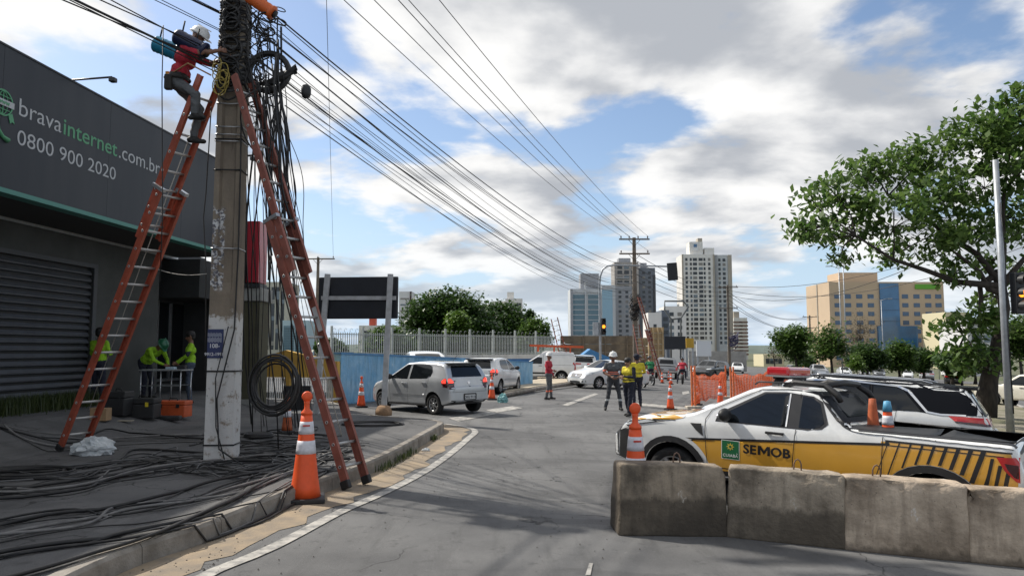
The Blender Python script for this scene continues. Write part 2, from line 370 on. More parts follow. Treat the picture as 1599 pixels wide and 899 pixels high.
# loose grit on the road and gutter
mb = MB()
for k in range(900):
    if k < 620: p = random.choice(dn[18:60]); q = Vector((p.x + abs(random.gauss(0, .45)) + .02, p.y + random.gauss(0, .2)))
    else: q = Vector((random.uniform(-2.6, 1.2), random.uniform(5, 14)))
    r = random.uniform(.003, .011) * (1.5 if random.random() < .08 else 1); a = random.random() * 6
    z = gz(q.x) + .006
    mb.add([(q.x + r * math.cos(a + t), q.y + r * math.sin(a + t), z) for t in (0, 1.7, 3.1, 4.6)] + [(q.x, q.y, z + r * .9)], [(0, 1, 4), (1, 2, 4), (2, 3, 4), (3, 0, 4)])
tag(mb.build('loose_grit', mat('grit', (.09, .08, .07), .9, var=.4, vs=30)), 'loose grit and pebbles scattered along the gutter', 'gravel', kind='stuff')
# ------------------------------------------------------------------ shop on the left
U = Vector((.0802, .9968, 0)); NN = Vector((.9968, -.0802, 0)); FO = Vector((-8.65, 12.5, 0)); ANG = math.atan2(U.y, U.x)
def sh(s, t, z): return FO + U * s + NN * t + Vector((0, 0, z))
FASC = mat('fascia_panel', (.027, .033, .043), .5, col2=(.040, .045, .053), vs=1.6, spec=.4, stretch=(1, 1, .18), detail=8)
WALLP = mat('shop_wall_paint', (.085, .088, .082), .85, col2=(.060, .062, .058), vs=1.1, detail=9, bump=.15, bs=30)
DARKM = mat('dark_metal', (.018, .020, .024), .45, var=.2, vs=9)
GLASSD = mat('dark_glass', (.010, .012, .014), .06, spec=.6)
ALU = mat('aluminium', (.55, .56, .57), .35, metal=.9, var=.1, vs=12)
shop = thing('shop_building', 'dark grey internet shop with lettered fascia above a slatted shutter', 'building', sh(0, 0, .0), ANG - PI / 2)
# local frame of the shop: y runs along the street (u), x points to the street (n)
S0, S1, WT = -12.0, 8.6, -1.73
def lb(name, c, d, m, par=shop, bev=0.0): mb = MB(); mb.box(c, d, bev=bev); return mb.build(name, m, par)
def ybox(name, y0, y1, x0, x1, z0, z1, m, par=shop, bev=0.0): return lb(name, ((x0 + x1) / 2, (y0 + y1) / 2, (z0 + z1) / 2), (x1 - x0, y1 - y0, z1 - z0), m, par, bev)
SHY0, SHY1, RCY = -3.6, 4.95, 7.75
ybox('wall', S0, SHY0, WT - 9, WT, .1, 4.42, WALLP); ybox('wall', SHY1, RCY, WT - 9, WT, .1, 4.42, WALLP)
ybox('wall', SHY0, SHY1, WT - 9, WT - .12, .1, 4.42, WALLP); ybox('wall', SHY0, SHY1, WT - .118, WT, 3.72, 4.42, WALLP); ybox('plinth', SHY0, SHY1, WT - .118, WT + .03, .1, .72, WALLP)
ybox('wall', RCY, 11.1, WT - 9, WT - 1.1, .1, 4.42, mat('recess_paint', (.045, .047, .047), .8, var=.15, vs=2))
ybox('soffit', S0, S1 - .01, WT - .1, -.26, 4.421, 4.47, mat('soffit', (.05, .05, .05), .8))
ybox('roof', S0, S1 - .3, WT - 9, -.26, 4.475, 6.5, FASC); ybox('roof', S1 - .295, 11.1, WT - 9, WT - .4, 4.425, 4.7, FASC)
ybox('wall', 9.0, 11.1, WT - 1.1, WT + .5, 3.3, 4.42, mat('recess_paint', (.045, .047, .047), .8))
ybox('side_wall', 11.1, 11.3, WT - 9, WT + 1.35, .1, 4.42, mat('recess_paint', (.045, .047, .047), .8))
pw = 2.94
k = 0; y = S0
while y < S1 - .05:
    y2 = min(y + pw, S1); ybox('fascia_panel', y + .003, y2 - .003, -.25, 0.0, 4.51, 6.94, FASC); y = y2
ybox('fascia_cap', S0, S1 + .01, -.28, .015, 6.942, 6.975, DARKM)
ybox('teal_stripe', S0, S1 + .005, -.26, .02, 4.425, 4.505, mat('teal_trim', (.075, .27, .22), .45))
ybox('soffit_trim', S0, S1, WT + .002, WT + .05, 4.36, 4.418, ALU)
shut = ybox('shutter', SHY0, SHY1, WT - .117, WT - .08, .73, 3.70, mat('shutter_back', (.010, .011, .012), .6))
SL = mat('shutter_slat', (.085, .090, .10), .5, metal=.2, var=.12, vs=3)
mb = MB(); sx = WT - .075
n = SHY1 - SHY0 - .1
mb.add([(0, -n / 2, 0), (.055, -n / 2, .02), (.06, -n / 2, .05), (.012, -n / 2, .115), (0, -n / 2, .115)] + [(0, n / 2, 0), (.055, n / 2, .02), (.06, n / 2, .05), (.012, n / 2, .115), (0, n / 2, .115)],
       [(4, 3, 2, 1, 0), (5, 6, 7, 8, 9)] + [(i, (i + 1) % 5, (i + 1) % 5 + 5, i + 5) for i in range(5)])
sm = mb.mesh('slat', SL)
for k in range(18): obj('slat', sm, shut, (sx, (SHY0 + SHY1) / 2, .76 + k * .162))
ybox('shutter_frame', SHY1 - .03, SHY1 + .10, WT + .003, WT + .03, .72, 3.80, mat('frame_paint', (.07, .073, .078), .6)); ybox('shutter_frame', SHY0, SHY1 - .031, WT + .003, WT + .03, 3.70, 3.80, mat('frame_paint', (.07, .073, .078), .6))
# glazed entrance in the recess
gx = WT - 1.08
dr = ybox('door', 8.0, 9.4, gx, gx + .05, .5, 2.7, GLASSD); ybox('door_frame', 7.98, 8.04, gx + .052, gx + .09, .5, 2.75, ALU, dr); ybox('door_frame', 9.36, 9.42, gx + .052, gx + .09, .5, 2.75, ALU, dr); ybox('door_frame', 8.045, 9.355, gx + .052, gx + .09, 2.69, 2.75, ALU, dr)
wn = ybox('window', 9.5, 11.0, gx, gx + .05, .9, 3.2, GLASSD); ybox('window_frame', 9.46, 9.52, gx + .052, gx + .09, .5, 3.25, ALU, wn); ybox('window_frame', 10.2, 10.25, gx + .052, gx + .09, .9, 3.2, ALU, wn); ybox('window_frame', 9.525, 10.98, gx + .052, gx + .09, .82, .9, ALU, wn)
# lamp arm over the fascia
mb = MB(); mb.tube([(-.3, 1.6, 6.9), (-.2, 1.6, 7.02), (.72, 1.6, 7.06)], .02, 6); la = mb.build('lamp_arm', DARKM, shop)
mb = MB(); mb.box((.74, 1.6, 7.0), (.12, .12, .09), bev=.02); mb.build('lamp_head', DARKM, la)
mb = MB(); mb.tube([(-.3, 7.6, 6.9), (-.2, 7.6, 7.05), (.9, 7.6, 7.1)], .028, 6); la = mb.build('lamp_arm', DARKM, shop)
mb = MB(); mb.box((.95, 7.6, 7.0), (.2, .16, .10), bev=.02); mb.build('lamp_head', DARKM, la)
# lettering: placed where it reads in the picture along the fascia plane
def fs_at(px, py):                                  # the point of the fascia plane under a pixel, in shop coordinates (s, z)
    r = ray(px, py); o = Vector((0, 0, CZ)); t = (FO - o).dot(NN) / r.dot(NN); p = o + r * t; return (p - FO).dot(U), p.z
WHT = mat('letter_white', (.52, .54, .55), .5); GRN = mat('letter_green', (.10, .36, .18), .5)
def letter(body, a, b, base, cap, m, bold=0.0):     # fit between s=a and s=b, baseline z, letter height
    me = text_mesh(body, 1.0, m, .002, bold); co = np.array([v.co[:] for v in me.vertices])
    x0, x1 = co[:, 0].min(), co[:, 0].max(); sx = (b - a) / (x1 - x0)
    for v in me.vertices:                           # reading runs along the street away from us: x -> +y
        v.co = Vector((.004 + v.co.z, a + (v.co.x - x0) * sx, base + v.co.y * cap))
    me.update(); return obj('lettering', me, shop)
s0, z0 = fs_at(29, 182); s1, _ = fs_at(97, 206); s2, _ = fs_at(184, 236); s3, z3 = fs_at(249, 270)
print('letters', s0, s1, s2, s3, z0, z3)
zb = fs_at(29, 182)[1]; ch = (fs_at(29, 153)[1] - zb) / .73
zz2 = fs_at(248, 271)[1]
zb = (zb + zz2) / 2
letter('brava', s0, s1 - .03, zb, ch, WHT, -.004); letter('internet', s1 + .03, s2 - .03, zb, ch, GRN, .006); letter('.com.br', s2 + .04, s3, zb, ch, WHT, -.004)
a0, za = fs_at(26, 228); a1, zc = fs_at(180, 279)
chn = (fs_at(26, 203)[1] - za) / .73
letter('0800 900 2020', a0, a1, (za + zc) / 2, chn, WHT, -.004)
# globe and handset emblem at the left of the words
gs, gzz = fs_at(4, 160)
def emb(name, build, m):
    mb = MB(); build(mb); return mb.build(name, m, shop)
MF = Matrix(((0, 0, 1, .004), (.60, 0, 0, gs), (0, .60, 0, gzz), (0, 0, 0, 1)))
def ringp(r0, r1, z0, z1, sx=1.0, n=28): 
    return [[(r0 * math.cos(2 * PI * (i + c) / n) * sx, r0 * math.sin(2 * PI * (i + c) / n)) for c in (0, 1)] + [(r1 * math.cos(2 * PI * (i + c) / n) * sx, r1 * math.sin(2 * PI * (i + c) / n)) for c in (1, 0)] for i in range(n)]
def globe(mb):
    for q in ringp(.34, .38, 0, 0) + ringp(.32, .345, 0, 0, .5): mb.prism(q, 0, .012, M=MF)
    mb.prism([(-.012, -.34), (.012, -.34), (.012, .34), (-.012, .34)], 0, .011, M=MF)
    for q in (-.19, .19): mb.prism([(-.28, q - .012), (.28, q - .012), (.28, q + .012), (-.28, q + .012)], 0, .0105, M=MF)
    mb.prism([(.22, -.30), (.30, -.52), (.38, -.46), (.47, -.50), (.36, -.22)], 0, .010, M=MF)
emb('globe_emblem', globe, GRN)
emb('globe_band', lambda mb: mb.prism([(-.40, -.09), (.40, -.09), (.40, .09), (-.40, .09)], .0125, .02, M=MF), WHT)
me = text_mesh('www', .12, GRN, .002, .002, 'CENTER')
me.transform(Matrix(((0, 0, 1, .028), (1, 0, 0, gs), (0, 1, 0, gzz - .03), (0, 0, 0, 1)))); obj('lettering', me, shop)
hs, hzz = fs_at(3, 205)
def handset(mb):
    pts = [(.012 + .006, hs - .16, hzz + .10), (.018, hs - .10, hzz + .0), (.018, hs - .0, hzz - .09), (.018, hs + .12, hzz - .13)]
    mb.tube(pts, [.045, .03, .03, .05], 8)
emb('handset_emblem', handset, GRN)

# olive pier with the red box sign
OL = mat('olive_paint', (.075, .070, .040), .85, var=.15, vs=2, bump=.2)
pier = thing('pier', 'olive painted pier with pale cap beside the dark shop', 'pillar', (-7.46, 21.6, .15))
mb = MB(); mb.box((0, 0, 1.5), (.44, .8, 3.0)); mb.build('shaft', OL, pier)
mb = MB(); mb.box((.02, 0, 3.2), (.56, .95, .38), bev=.03); mb.build('cap', mat('pale_render', (.28, .28, .26), .85, var=.15, vs=3), pier)
mb = MB(); mb.box((-.05, 0, .10), (.52, .9, .24)); mb.build('base', mat('pale_render', (.28, .28, .26), .85), pier)
rs = thing('red_box_sign', 'tall red box sign mounted above the olive pier', 'sign', (-7.50, 21.4, 3.55))
mb = MB(); mb.box((.07, 0, 1.02), (.36, .7, 1.78), bev=.02); mb.build('sign_face', mat('red_sign', (.36, .012, .025), .35, coat=.3), rs)
mb = MB(); mb.box((-.20, 0, 1.02), (.10, .72, 1.82)); mb.build('side_frame', DARKM, rs); mb = MB(); mb.box((.02, 0, .05), (.5, .66, .12)); mb.build('bracket', DARKM, rs)

# ------------------------------------------------------------------ yellow wall with a white grille
YL = mat('yellow_wall_paint', (.62, .38, .07), .85, col2=(.50, .30, .07), vs=2, bump=.2)
yw = thing('yellow_wall', 'yellow rendered wall with faded grey lettering and white grille', 'wall', (-7.6, 24.3, .1), math.atan2(-.9, 3.9))
mb = MB(); mb.prism([(-2.2, .78), (2.05, .78), (2.05, 1.30), (1.7, 1.30), (1.55, 1.42), (.9, 1.50), (.2, 1.66), (-.5, 1.46), (-2.2, 1.46)], 0, .2, M=Matrix(((1, 0, 0, 0), (0, 0, 1, 0), (0, 1, 0, 0), (0, 0, 0, 1)))); mb.build('wall_face', YL, yw)
for x in (-1.0, .3, 2.0):
    mb = MB(); mb.box((x, .1, .39), (.14, .2, .78)); mb.build('post', YL, yw)
bmx = MB(); bmx.box((0, 0, .36), (.022, .022, .72)); bm_ = bmx.mesh('bar', mat('white_metal', (.62, .63, .62), .5, var=.1, vs=8))
for k in range(56):
    x = -2.1 + k * .075
    if min(abs(x - q) for q in (-1.0, .3, 2.0)) > .09: obj('bar', bm_, yw, (x, .1, .03))
me = text_mesh('AUTO', .36, mat('faded_grey', (.42, .38, .27), .9), .003); me.transform(Matrix(((1, 0, 0, -1.55), (0, 0, -1, -.004), (0, 1, 0, .92), (0, 0, 0, 1)))); obj('lettering', me, yw)
mb = MB(); mb.box((0, 0, .85), (.9, .12, 1.7)); tag(mb.build('grey_wall', mat('grey_render', (.32, .31, .29), .9, var=.15, vs=2), None, (-5.75, 24.9, 0), -.2), 'short pale grey rendered wall beside the yellow wall', 'wall')

# ------------------------------------------------------------------ blue parapet
A = Vector((-5.65, 24.1)); B = Vector((.95, 38.4)); dv = (B - A); LB = dv.length; ab = math.atan2(dv.y, dv.x)
BLUE = layered('blue_wall_paint', (.33, .54, .70), (.19, .42, .64), (.58, .70, .76), .10)
bw = thing('blue_parapet', 'long weathered blue painted concrete parapet behind the parked hatchback', 'wall', (A.x, A.y, 0), ab)
mb = MB(); mb.prism([(0, 0), (LB, 0), (LB, 1.12), (LB * .5, 1.38), (0, 1.62)], -.13, .13, M=Matrix(((1, 0, 0, 0), (0, 0, 1, 0), (0, 1, 0, 0), (0, 0, 0, 1)))); mb.build('wall_face', BLUE, bw)
mb = MB(); bar(mb, (-.02, 0, 1.66), (LB * .5, 0, 1.42), .30, .07, roll=Vector((0, 1, 0))); bar(mb, (LB * .5 + .01, 0, 1.415), (LB + .02, 0, 1.155), .30, .06, roll=Vector((0, 1, 0))); mb.build('coping', mat('coping_blue', (.10, .24, .42), .85, var=.2, vs=2), bw)
# lane behind the parapet, at a slightly higher level
mb = MB(); mb.prism([(-16, 27.2), (-6.8, 27.2), (0.0, 40.5), (1.5, 44), (-10, 48), (-26, 40)], .0, .24); struct(mb.build('service_lane', ASPH))
# far park wall and its bar fence
fa = at(515, 553, 48); fb = at(866, 556, 62)
dv2 = (fb - fa).xy; LF = dv2.length; af = math.atan2(dv2.y, dv2.x)
pwall = thing('park_wall', 'low white and blue wall carrying the park fence', 'wall', (fa.x, fa.y, 0), af)
mb = MB(); mb.box((LF / 2, 0, .55), (LF, .3, 1.1)); mb.build('wall_face', mat('deep_blue_paint', (.05, .17, .40), .8, var=.2, vs=1), pwall)
mb = MB(); mb.box((LF / 2, 0, 1.27), (LF + .1, .36, .34)); mb.build('coping', mat('white_render', (.55, .55, .52), .85, var=.15, vs=1.5), pwall)
fence = thing('park_fence', 'white vertical bar fence with curled barbs on the park wall', 'fence', (fa.x, fa.y, 1.44), af)
FM = mat('fence_paint', (.36, .385, .37), .55, var=.15, vs=4)
mb = MB(); mb.box((0, 0, .75), (.05, .03, 1.5)); bm_ = mb.mesh('bar', FM); mb = MB(); mb.box((0, 0, .95), (.12, .12, 1.9)); pm_ = mb.mesh('post', FM)
k = 0; x = .1
while x < LF:
    if k % 14 == 0: obj('post', pm_, fence, (x, 0, 0))
    else: obj('bar', bm_, fence, (x, 0, 0))
    x += .165; k += 1
for z in (.12, 1.38): mb = MB(); mb.box((LF / 2, .032, z), (LF, .03, .06)); mb.build('rail', FM, fence)
mb = MB(); x = .2
while x < LF:
    mb.tube([(x, 0, 1.5), (x - .02, 0, 1.66), (x + .06, 0, 1.76), (x + .15, 0, 1.74), (x + .17, 0, 1.66)], .014, 4); x += .42
o = mb.build('barb', FM, fence); o['kind'] = 'stuff'
# ------------------------------------------------------------------ vehicles: lofted bodies, panels laid on the body surface
TYRE = mat('tyre_rubber', (.016, .016, .016), .85, var=.3, vs=20)
RIM = mat('rim_metal', (.45, .46, .47), .3, metal=.85); RIMD = mat('rim_shadow', (.015, .015, .016), .7)
PLAST = mat('black_plastic', (.018, .018, .019), .55, var=.15, vs=14); GLOSSB = mat('gloss_black', (.008, .008, .009), .22, spec=.25)
CGLASS = mat('car_glass', (.008, .010, .012), .05, spec=.45); WELL = mat('wheel_well', (.006, .006, .006), .95)
REDL = mat('tail_lamp_red', (.45, .012, .012), .15, coat=.8); REDON = mat('brake_lamp_lit', (.6, .02, .015), .2, coat=.6, emit=((1, .05, .03), 1.6)); SMOKE = mat('smoked_lamp', (.05, .008, .010), .12, coat=.8)
HEADL = mat('headlamp_lens', (.55, .58, .60), .08, spec=.8, coat=1.0); CHROME = mat('chrome', (.72, .73, .74), .12, metal=1.0); PLATE = mat('plate', (.55, .56, .55), .5); PLTXT = mat('plate_ink', (.05, .05, .06), .6)
ROOFB = mat('roof_black', (.008, .009, .012), .45, spec=.06)
SEAM = mat('panel_gap', (.010, .010, .011), .8)
def paint(name, c, metal=0.0, rough=.32): return mat('paint_' + name, c, rough, metal=metal, coat=1.0, var=.06, vs=2.5)
def smooth_fn(pts, wd=.05):
    px = np.array([p[0] for p in pts]); pz = np.array([p[1] for p in pts]); o = np.argsort(px); px, pz = px[o], pz[o]
    k = np.linspace(-2, 2, 17); wt = np.exp(-k * k); wt /= wt.sum()
    return lambda x: float((np.interp(x + k * wd, px, pz) * wt).sum())
def body_mesh(S):
    top = smooth_fn(S['top'], S.get('sm', .045)); bot = smooth_fn(S['bot'], .08); belt = smooth_fn(S['belt'], .1)
    x0, x1 = S['top'][0][0], S['top'][-1][0]; W = S['W']; tum = S.get('tum', .33); pr, pf = S.get('plan', (.16, .30))
    def plan(x):
        f = 1.0; a = (x - (x1 - pf * 3.0)) / (pf * 3.0); b = ((x0 + pr * 3.0) - x) / (pr * 3.0)
        if a > 0: f -= pf * .62 * a ** 2.4
        if b > 0: f -= pr * .62 * b ** 2.6
        return f
    n = 84; ts = np.linspace(0, 1, n); xs = x0 + (x1 - x0) * (ts - .055 * np.sin(2 * PI * ts))
    rings = []
    for x in xs:
        zt, z0, zb = top(x), bot(x), belt(x); w = W * plan(x)
        def yw(z):
            if z <= zb:
                u = max(0, (zb - z) / max(zb - z0, .1)); sh = 1 - .045 * u ** 3 - .012 * math.exp(-((z - zb) / .05) ** 2)
                return w * (sh + .008 * math.sin(PI * min(1, u * 1.2)))
            return w * .988 - .012 - tum * (z - zb) - .10 * (z - zb) ** 2
        r = min(S.get('rr', .11), (zt - z0) * .25); zc = zt - r; half = [(0, z0), (w * .55, z0 - .0), (yw(z0) - .03, z0 + .01)]
        for k in range(15): z = z0 + .05 + (zc - z0 - .05) * k / 14; half.append((yw(z), z))
        yc = yw(zc); ry = min(r * 1.15, yc * .5); cr = S.get('crown', .03) * (yc / W)
        for k in range(1, 6): q = k / 5 * PI / 2; half.append((yc - ry * (1 - math.cos(q)), zc + (r - cr) * math.sin(q)))
        y1 = yc - ry
        for k in range(1, 6): y = y1 * (1 - k / 5); half.append((y, zt - cr + cr * (1 - (y / max(y1, .01)) ** 2)))
        rings.append((x, half))
    def inset(x, half, dx, f):
        zm = sum(p[1] for p in half) / len(half); return (x + dx, [(p[0] * (1 - f), zm + (p[1] - zm) * (1 - f)) for p in half])
    er = S.get('round', .05)
    a, b = rings[0], rings[-1]
    rings = [inset(*a, -er * k, f) for k, f in ((1.0, .16), (.85, .085), (.5, .03))] + rings + [inset(*b, er * k, f) for k, f in ((.5, .03), (.85, .085), (1.0, .16))]
    vs = []; m = len(rings[0][1]); full = 2 * m - 2
    for x, h in rings:
        vs += [(x, p[0], p[1]) for p in h] + [(x, -p[0], p[1]) for p in h[-2:0:-1]]
    fs = [(i * full + j, i * full + (j + 1) % full, (i + 1) * full + (j + 1) % full, (i + 1) * full + j) for i in range(len(rings) - 1) for j in range(full)]
    for base, flip in ((0, 1), ((len(rings) - 1) * full, 0)):          # close the ends as strips left to right
        for j in range(m - 1):
            L1, L2 = base + j, base + j + 1; R1, R2 = base + (full - j) % full, base + (full - j - 1) % full
            q = [L1, L2, R2, R1]; q = [v for i, v in enumerate(q) if v not in q[:i]]
            if len(q) > 2: fs.append(tuple(q if flip else q[::-1]))
    me = bpy.data.meshes.new('body'); me.from_pydata(vs, [], fs); me.update()
    bm = bmesh.new(); bm.from_mesh(me); bmesh.ops.recalc_face_normals(bm, faces=bm.faces[:]); bm.to_mesh(me); bm.free()
    me.materials.append(bpy.data.materials.get('paint_slot') or bpy.data.materials.new('paint_slot')); me.materials.append(WELL)
    cutters = MB()
    for ax in S['axles']:
        for sgn in (-1, 1):
            M = Matrix.Translation((ax, sgn * (W - .13), S['r'] + .02)) @ Matrix.Rotation(PI / 2, 4, 'X')
            cutters.lathe([(S['r'] + .055, -.22), (S['r'] + .055, .22)], 36, 0, M, smooth=False)
    if 'bed' in S: c, d = S['bed']; cutters.box(c, d)
    cm = cutters.mesh('c', WELL); bmc = bmesh.new(); bmc.from_mesh(cm); bmesh.ops.recalc_face_normals(bmc, faces=bmc.faces[:]); bmc.to_mesh(cm); bmc.free()
    cm.materials.clear(); cm.materials.append(bpy.data.materials['paint_slot']); cm.materials.append(WELL)
    for p in cm.polygons: p.material_index = 1
    ob = bpy.data.objects.new('tmp', me); oc = bpy.data.objects.new('tmpc', cm); COL.objects.link(ob); COL.objects.link(oc)
    md = ob.modifiers.new('b', 'BOOLEAN'); md.object = oc; md.operation = 'DIFFERENCE'; md.solver = 'EXACT'; md.use_self = True
    dg = bpy.context.evaluated_depsgraph_get(); dg.update()
    res = bpy.data.meshes.new_from_object(ob.evaluated_get(dg), depsgraph=dg); res.name = 'body'
    bpy.data.objects.remove(ob); bpy.data.objects.remove(oc)
    for p in res.polygons: p.use_smooth = p.material_index == 0
    res.set_sharp_from_angle(angle=math.radians(38))
    solid = BVHTree.FromPolygons([v.co for v in me.vertices], [tuple(p.vertices) for p in me.polygons])
    return res, solid
RAYS = {'L': (lambda u, v: Vector((u, 5, v)), Vector((0, -1, 0))), 'F': (lambda u, v: Vector((6, u, v)), Vector((-1, 0, 0))),
        'B': (lambda u, v: Vector((-6, u, v)), Vector((1, 0, 0))), 'T': (lambda u, v: Vector((u, v, 5)), Vector((0, 0, -1)))}
def drop(bvh, view, u, v, off):
    o, d = RAYS[view]; o = o(u, v); h = bvh.ray_cast(o, d)
    if h[0] is None: h = bvh.find_nearest(o + d * 4.0)
    n = h[1]; n = n if n.dot(d) < 0 else -n
    return h[0] + n * off, n
def lay(bvh, view, poly, mtl, off=.004, res=.08, mirror=False, name='panel'):
    bm = bmesh.new(); bm.faces.new([bm.verts.new((u, v, 0)) for u, v in poly])
    bm.normal_update(); bmesh.ops.triangulate(bm, faces=bm.faces[:], ngon_method='EAR_CLIP')
    for ax in (0, 1):
        lo = min(p[ax] for p in poly); hi = max(p[ax] for p in poly); q = math.ceil(lo / res) * res
        while q < hi:
            no = (1, 0, 0) if ax == 0 else (0, 1, 0); bmesh.ops.bisect_plane(bm, geom=bm.verts[:] + bm.edges[:] + bm.faces[:], plane_co=tuple(q * c for c in no), plane_no=no); q += res
    bmesh.ops.triangulate(bm, faces=[f for f in bm.faces if len(f.verts) > 4])
    d = RAYS[view][1]
    for v in bm.verts: v.co = drop(bvh, view, v.co.x, v.co.y, off)[0]
    if mirror:
        for v in bm.verts: v.co.y = -v.co.y
    dd = Vector((d.x, -d.y if mirror else d.y, d.z))
    bm.normal_update()
    if sum(f.normal.dot(dd) * f.calc_area() for f in bm.faces) > 0: bmesh.ops.reverse_faces(bm, faces=bm.faces[:])
    for f in bm.faces: f.smooth = True
    me = bpy.data.meshes.new(name); bm.to_mesh(me); bm.free(); me.materials.append(mtl); return me
def line(p0, p1, wd=.007):
    a = Vector(p0); b = Vector(p1); t = (b - a).normalized(); n = Vector((-t.y, t.x)) * wd / 2; return [tuple(a - n), tuple(b - n), tuple(b + n), tuple(a + n)]
def rrect(cx, cy, w, h, r=.03, n=3):
    o = []
    for sx, sy, a0 in ((1, -1, -PI / 2), (1, 1, 0), (-1, 1, PI / 2), (-1, -1, PI)):
        for k in range(n + 1): a = a0 + PI / 2 * k / n; o.append((cx + sx * (w / 2 - r) + r * math.cos(a), cy + sy * (h / 2 - r) + r * math.sin(a)))
    return o
WH = {}
def wheel_meshes(r, sp=7, wd=.19, steel=False):
    k = (r, sp, steel)
    if k in WH: return WH[k]
    M = Matrix.Rotation(-PI / 2, 4, 'X')               # lathe axis -> +y is outward
    t = MB(); h = wd / 2; ri = r * .66
    t.lathe([(ri, -h), (r * .93, -h), (r * .985, -h * .8), (r, -h * .4), (r, h * .4), (r * .985, h * .8), (r * .93, h), (ri, h * .92), (ri * .97, h * .6), (ri * .97, -h * .6)], 32, 0, M, ring=True)
    q = MB(); q.lathe([(.01, h * .05), (ri * .99, h * .05), (ri * .99, -h * .2), (.01, -h * .2)], 24, 1, M)
    q.lathe([(ri * .90, h * .78), (ri * 1.0, h * .86), (ri * 1.0, h * .3), (ri * .90, h * .3)], 28, 0, M, ring=True); q.lathe([(.01, h * .86), (r * .16, h * .82), (r * .19, h * .5), (.01, h * .4)], 14, 0, M)
    for i in range(sp):
        a = 2 * PI * i / sp; ca, sa = math.cos(a), math.sin(a)
        bar(q, (r * .12 * ca, h * .66, r * .12 * sa), (ri * .93 * ca, h * .70, ri * .93 * sa), r * (.15 if not steel else .2), h * .3, 0, roll=Vector((-sa, 0, ca)))
    WH[k] = (t.mesh('wheel', TYRE), q.mesh('rim', [RIM, RIMD])); return WH[k]
class Design:
    def __init__(s, S):
        s.S = S; me, s.bvh = body_mesh(S); s.parts = [['body', me, None, True, None, 0]]
    def p(s, name, me, parent=None, loc=None, rz=0, own=False): s.parts.append([name, me, parent, own, loc, rz]); return len(s.parts) - 1
    def lay(s, name, view, poly, mtl, off=.004, both=False, parent=None, res=.08, own=False):
        i = s.p(name, lay(s.bvh, view, poly, mtl, off, res, False, name), parent, own=own)
        if both: s.p(name, lay(s.bvh, view, poly, mtl, off, res, True, name), parent, own=own)
        return i
    def pairFB(s, name, view, poly, mtl, off=.004, parent=None):    # same polygon left and right on nose or tail
        s.lay(name, view, poly, mtl, off, parent=parent); s.lay(name, view, [(-u, v) for u, v in poly][::-1], mtl, off, parent=parent)
    def wheels(s, sp=7, steel=False):
        t, r = wheel_meshes(s.S['r'], sp, steel=steel)
        for ax in s.S['axles']:
            for sg in (1, -1):
                i = s.p('wheel', t, None, (ax, sg * (s.S['W'] - .115), s.S['r']), 0 if sg > 0 else PI); s.p('rim', r, i)
    def mirrors(s, x, z, mtl=None, own=False):
        pt, _ = drop(s.bvh, 'L', x, z, 0)
        for sg in (1, -1):
            m = MB(); m.ell((x - .02, sg * (pt.y + .13), z + .035), (.065, .115, .085), 12, 8); bar(m, (x, sg * (pt.y - .02), z - .02), (x, sg * (pt.y + .1), z), .05, .03); s.p('mirror', m.mesh('mirror', mtl or PLAST), own=own)
    def handle(s, x, z, mtl=None, own=False, parent=None):
        pt, n = drop(s.bvh, 'L', x, z, .0)
        for sg in (1, -1):
            m = MB(); m.box((x, sg * (pt.y + .022), z), (.20, .022, .03), bev=.008); m.box((x + .08, sg * (pt.y + .008), z), (.03, .026, .026)); m.box((x - .08, sg * (pt.y + .008), z), (.03, .026, .026)); s.p('door_handle', m.mesh('door_handle', mtl or PLAST), own=own)
    def plate(s, view, z, txt=None, w=.40, h=.13):
        i = s.lay('number_plate', view, rrect(0, z, w, h, .015), PLATE, .012)
        if txt:
            me = text_mesh(txt, .105, PLTXT, .001, .002, 'CENTER'); x = drop(s.bvh, view, 0, z, .016)[0].x
            me.transform(Matrix(((0, 0, -1 if view == 'B' else 1, x), (-1 if view == 'B' else 1, 0, 0, 0), (0, 1, 0, z - .038), (0, 0, 0, 1)))); s.p('lettering', me, i)
    def arch(s, ax, r0, r1, mtl, a0=0.0, a1=PI, off=.012):
        n = 16; cz = s.S['r'] + .02
        poly = [(ax + r0 * math.cos(a0 + (a1 - a0) * k / n), cz + r0 * math.sin(a0 + (a1 - a0) * k / n)) for k in range(n + 1)] + [(ax + r1 * math.cos(a1 - (a1 - a0) * k / n), cz + r1 * math.sin(a1 - (a1 - a0) * k / n)) for k in range(n + 1)]
        s.lay('arch_trim', 'L', poly, mtl, off, True, res=.2)
def place(D, name, label, cat, paint_m, x, y, heading, group=None, dz=0.0, tilt=True):
    c, s_ = math.cos(heading), math.sin(heading); z = gz(x) + dz
    if paint_m.name not in PAINTED.setdefault(id(D), {}): PAINTED[id(D)][paint_m.name] = 1
    t = thing(name, label, cat, (x, y, z), heading, group)
    if tilt:                                         # sit on the local slope of the road
        g = (gz(x + .5) - gz(x - .5)); t.rotation_euler = (Matrix.Rotation(math.atan(-g), 3, 'Y').to_4x4() @ Matrix.Rotation(heading, 4, 'Z')).to_euler()
    made = []
    for nm, me, par, own, loc, rz in D.parts:
        o = obj(nm, me, t if par is None else made[par], loc, rz); made.append(o)
        if own: o.material_slots[0].link = 'OBJECT'; o.material_slots[0].material = paint_m
    t['_d'] = 1; del t['_d']; return t
PAINTED = {}

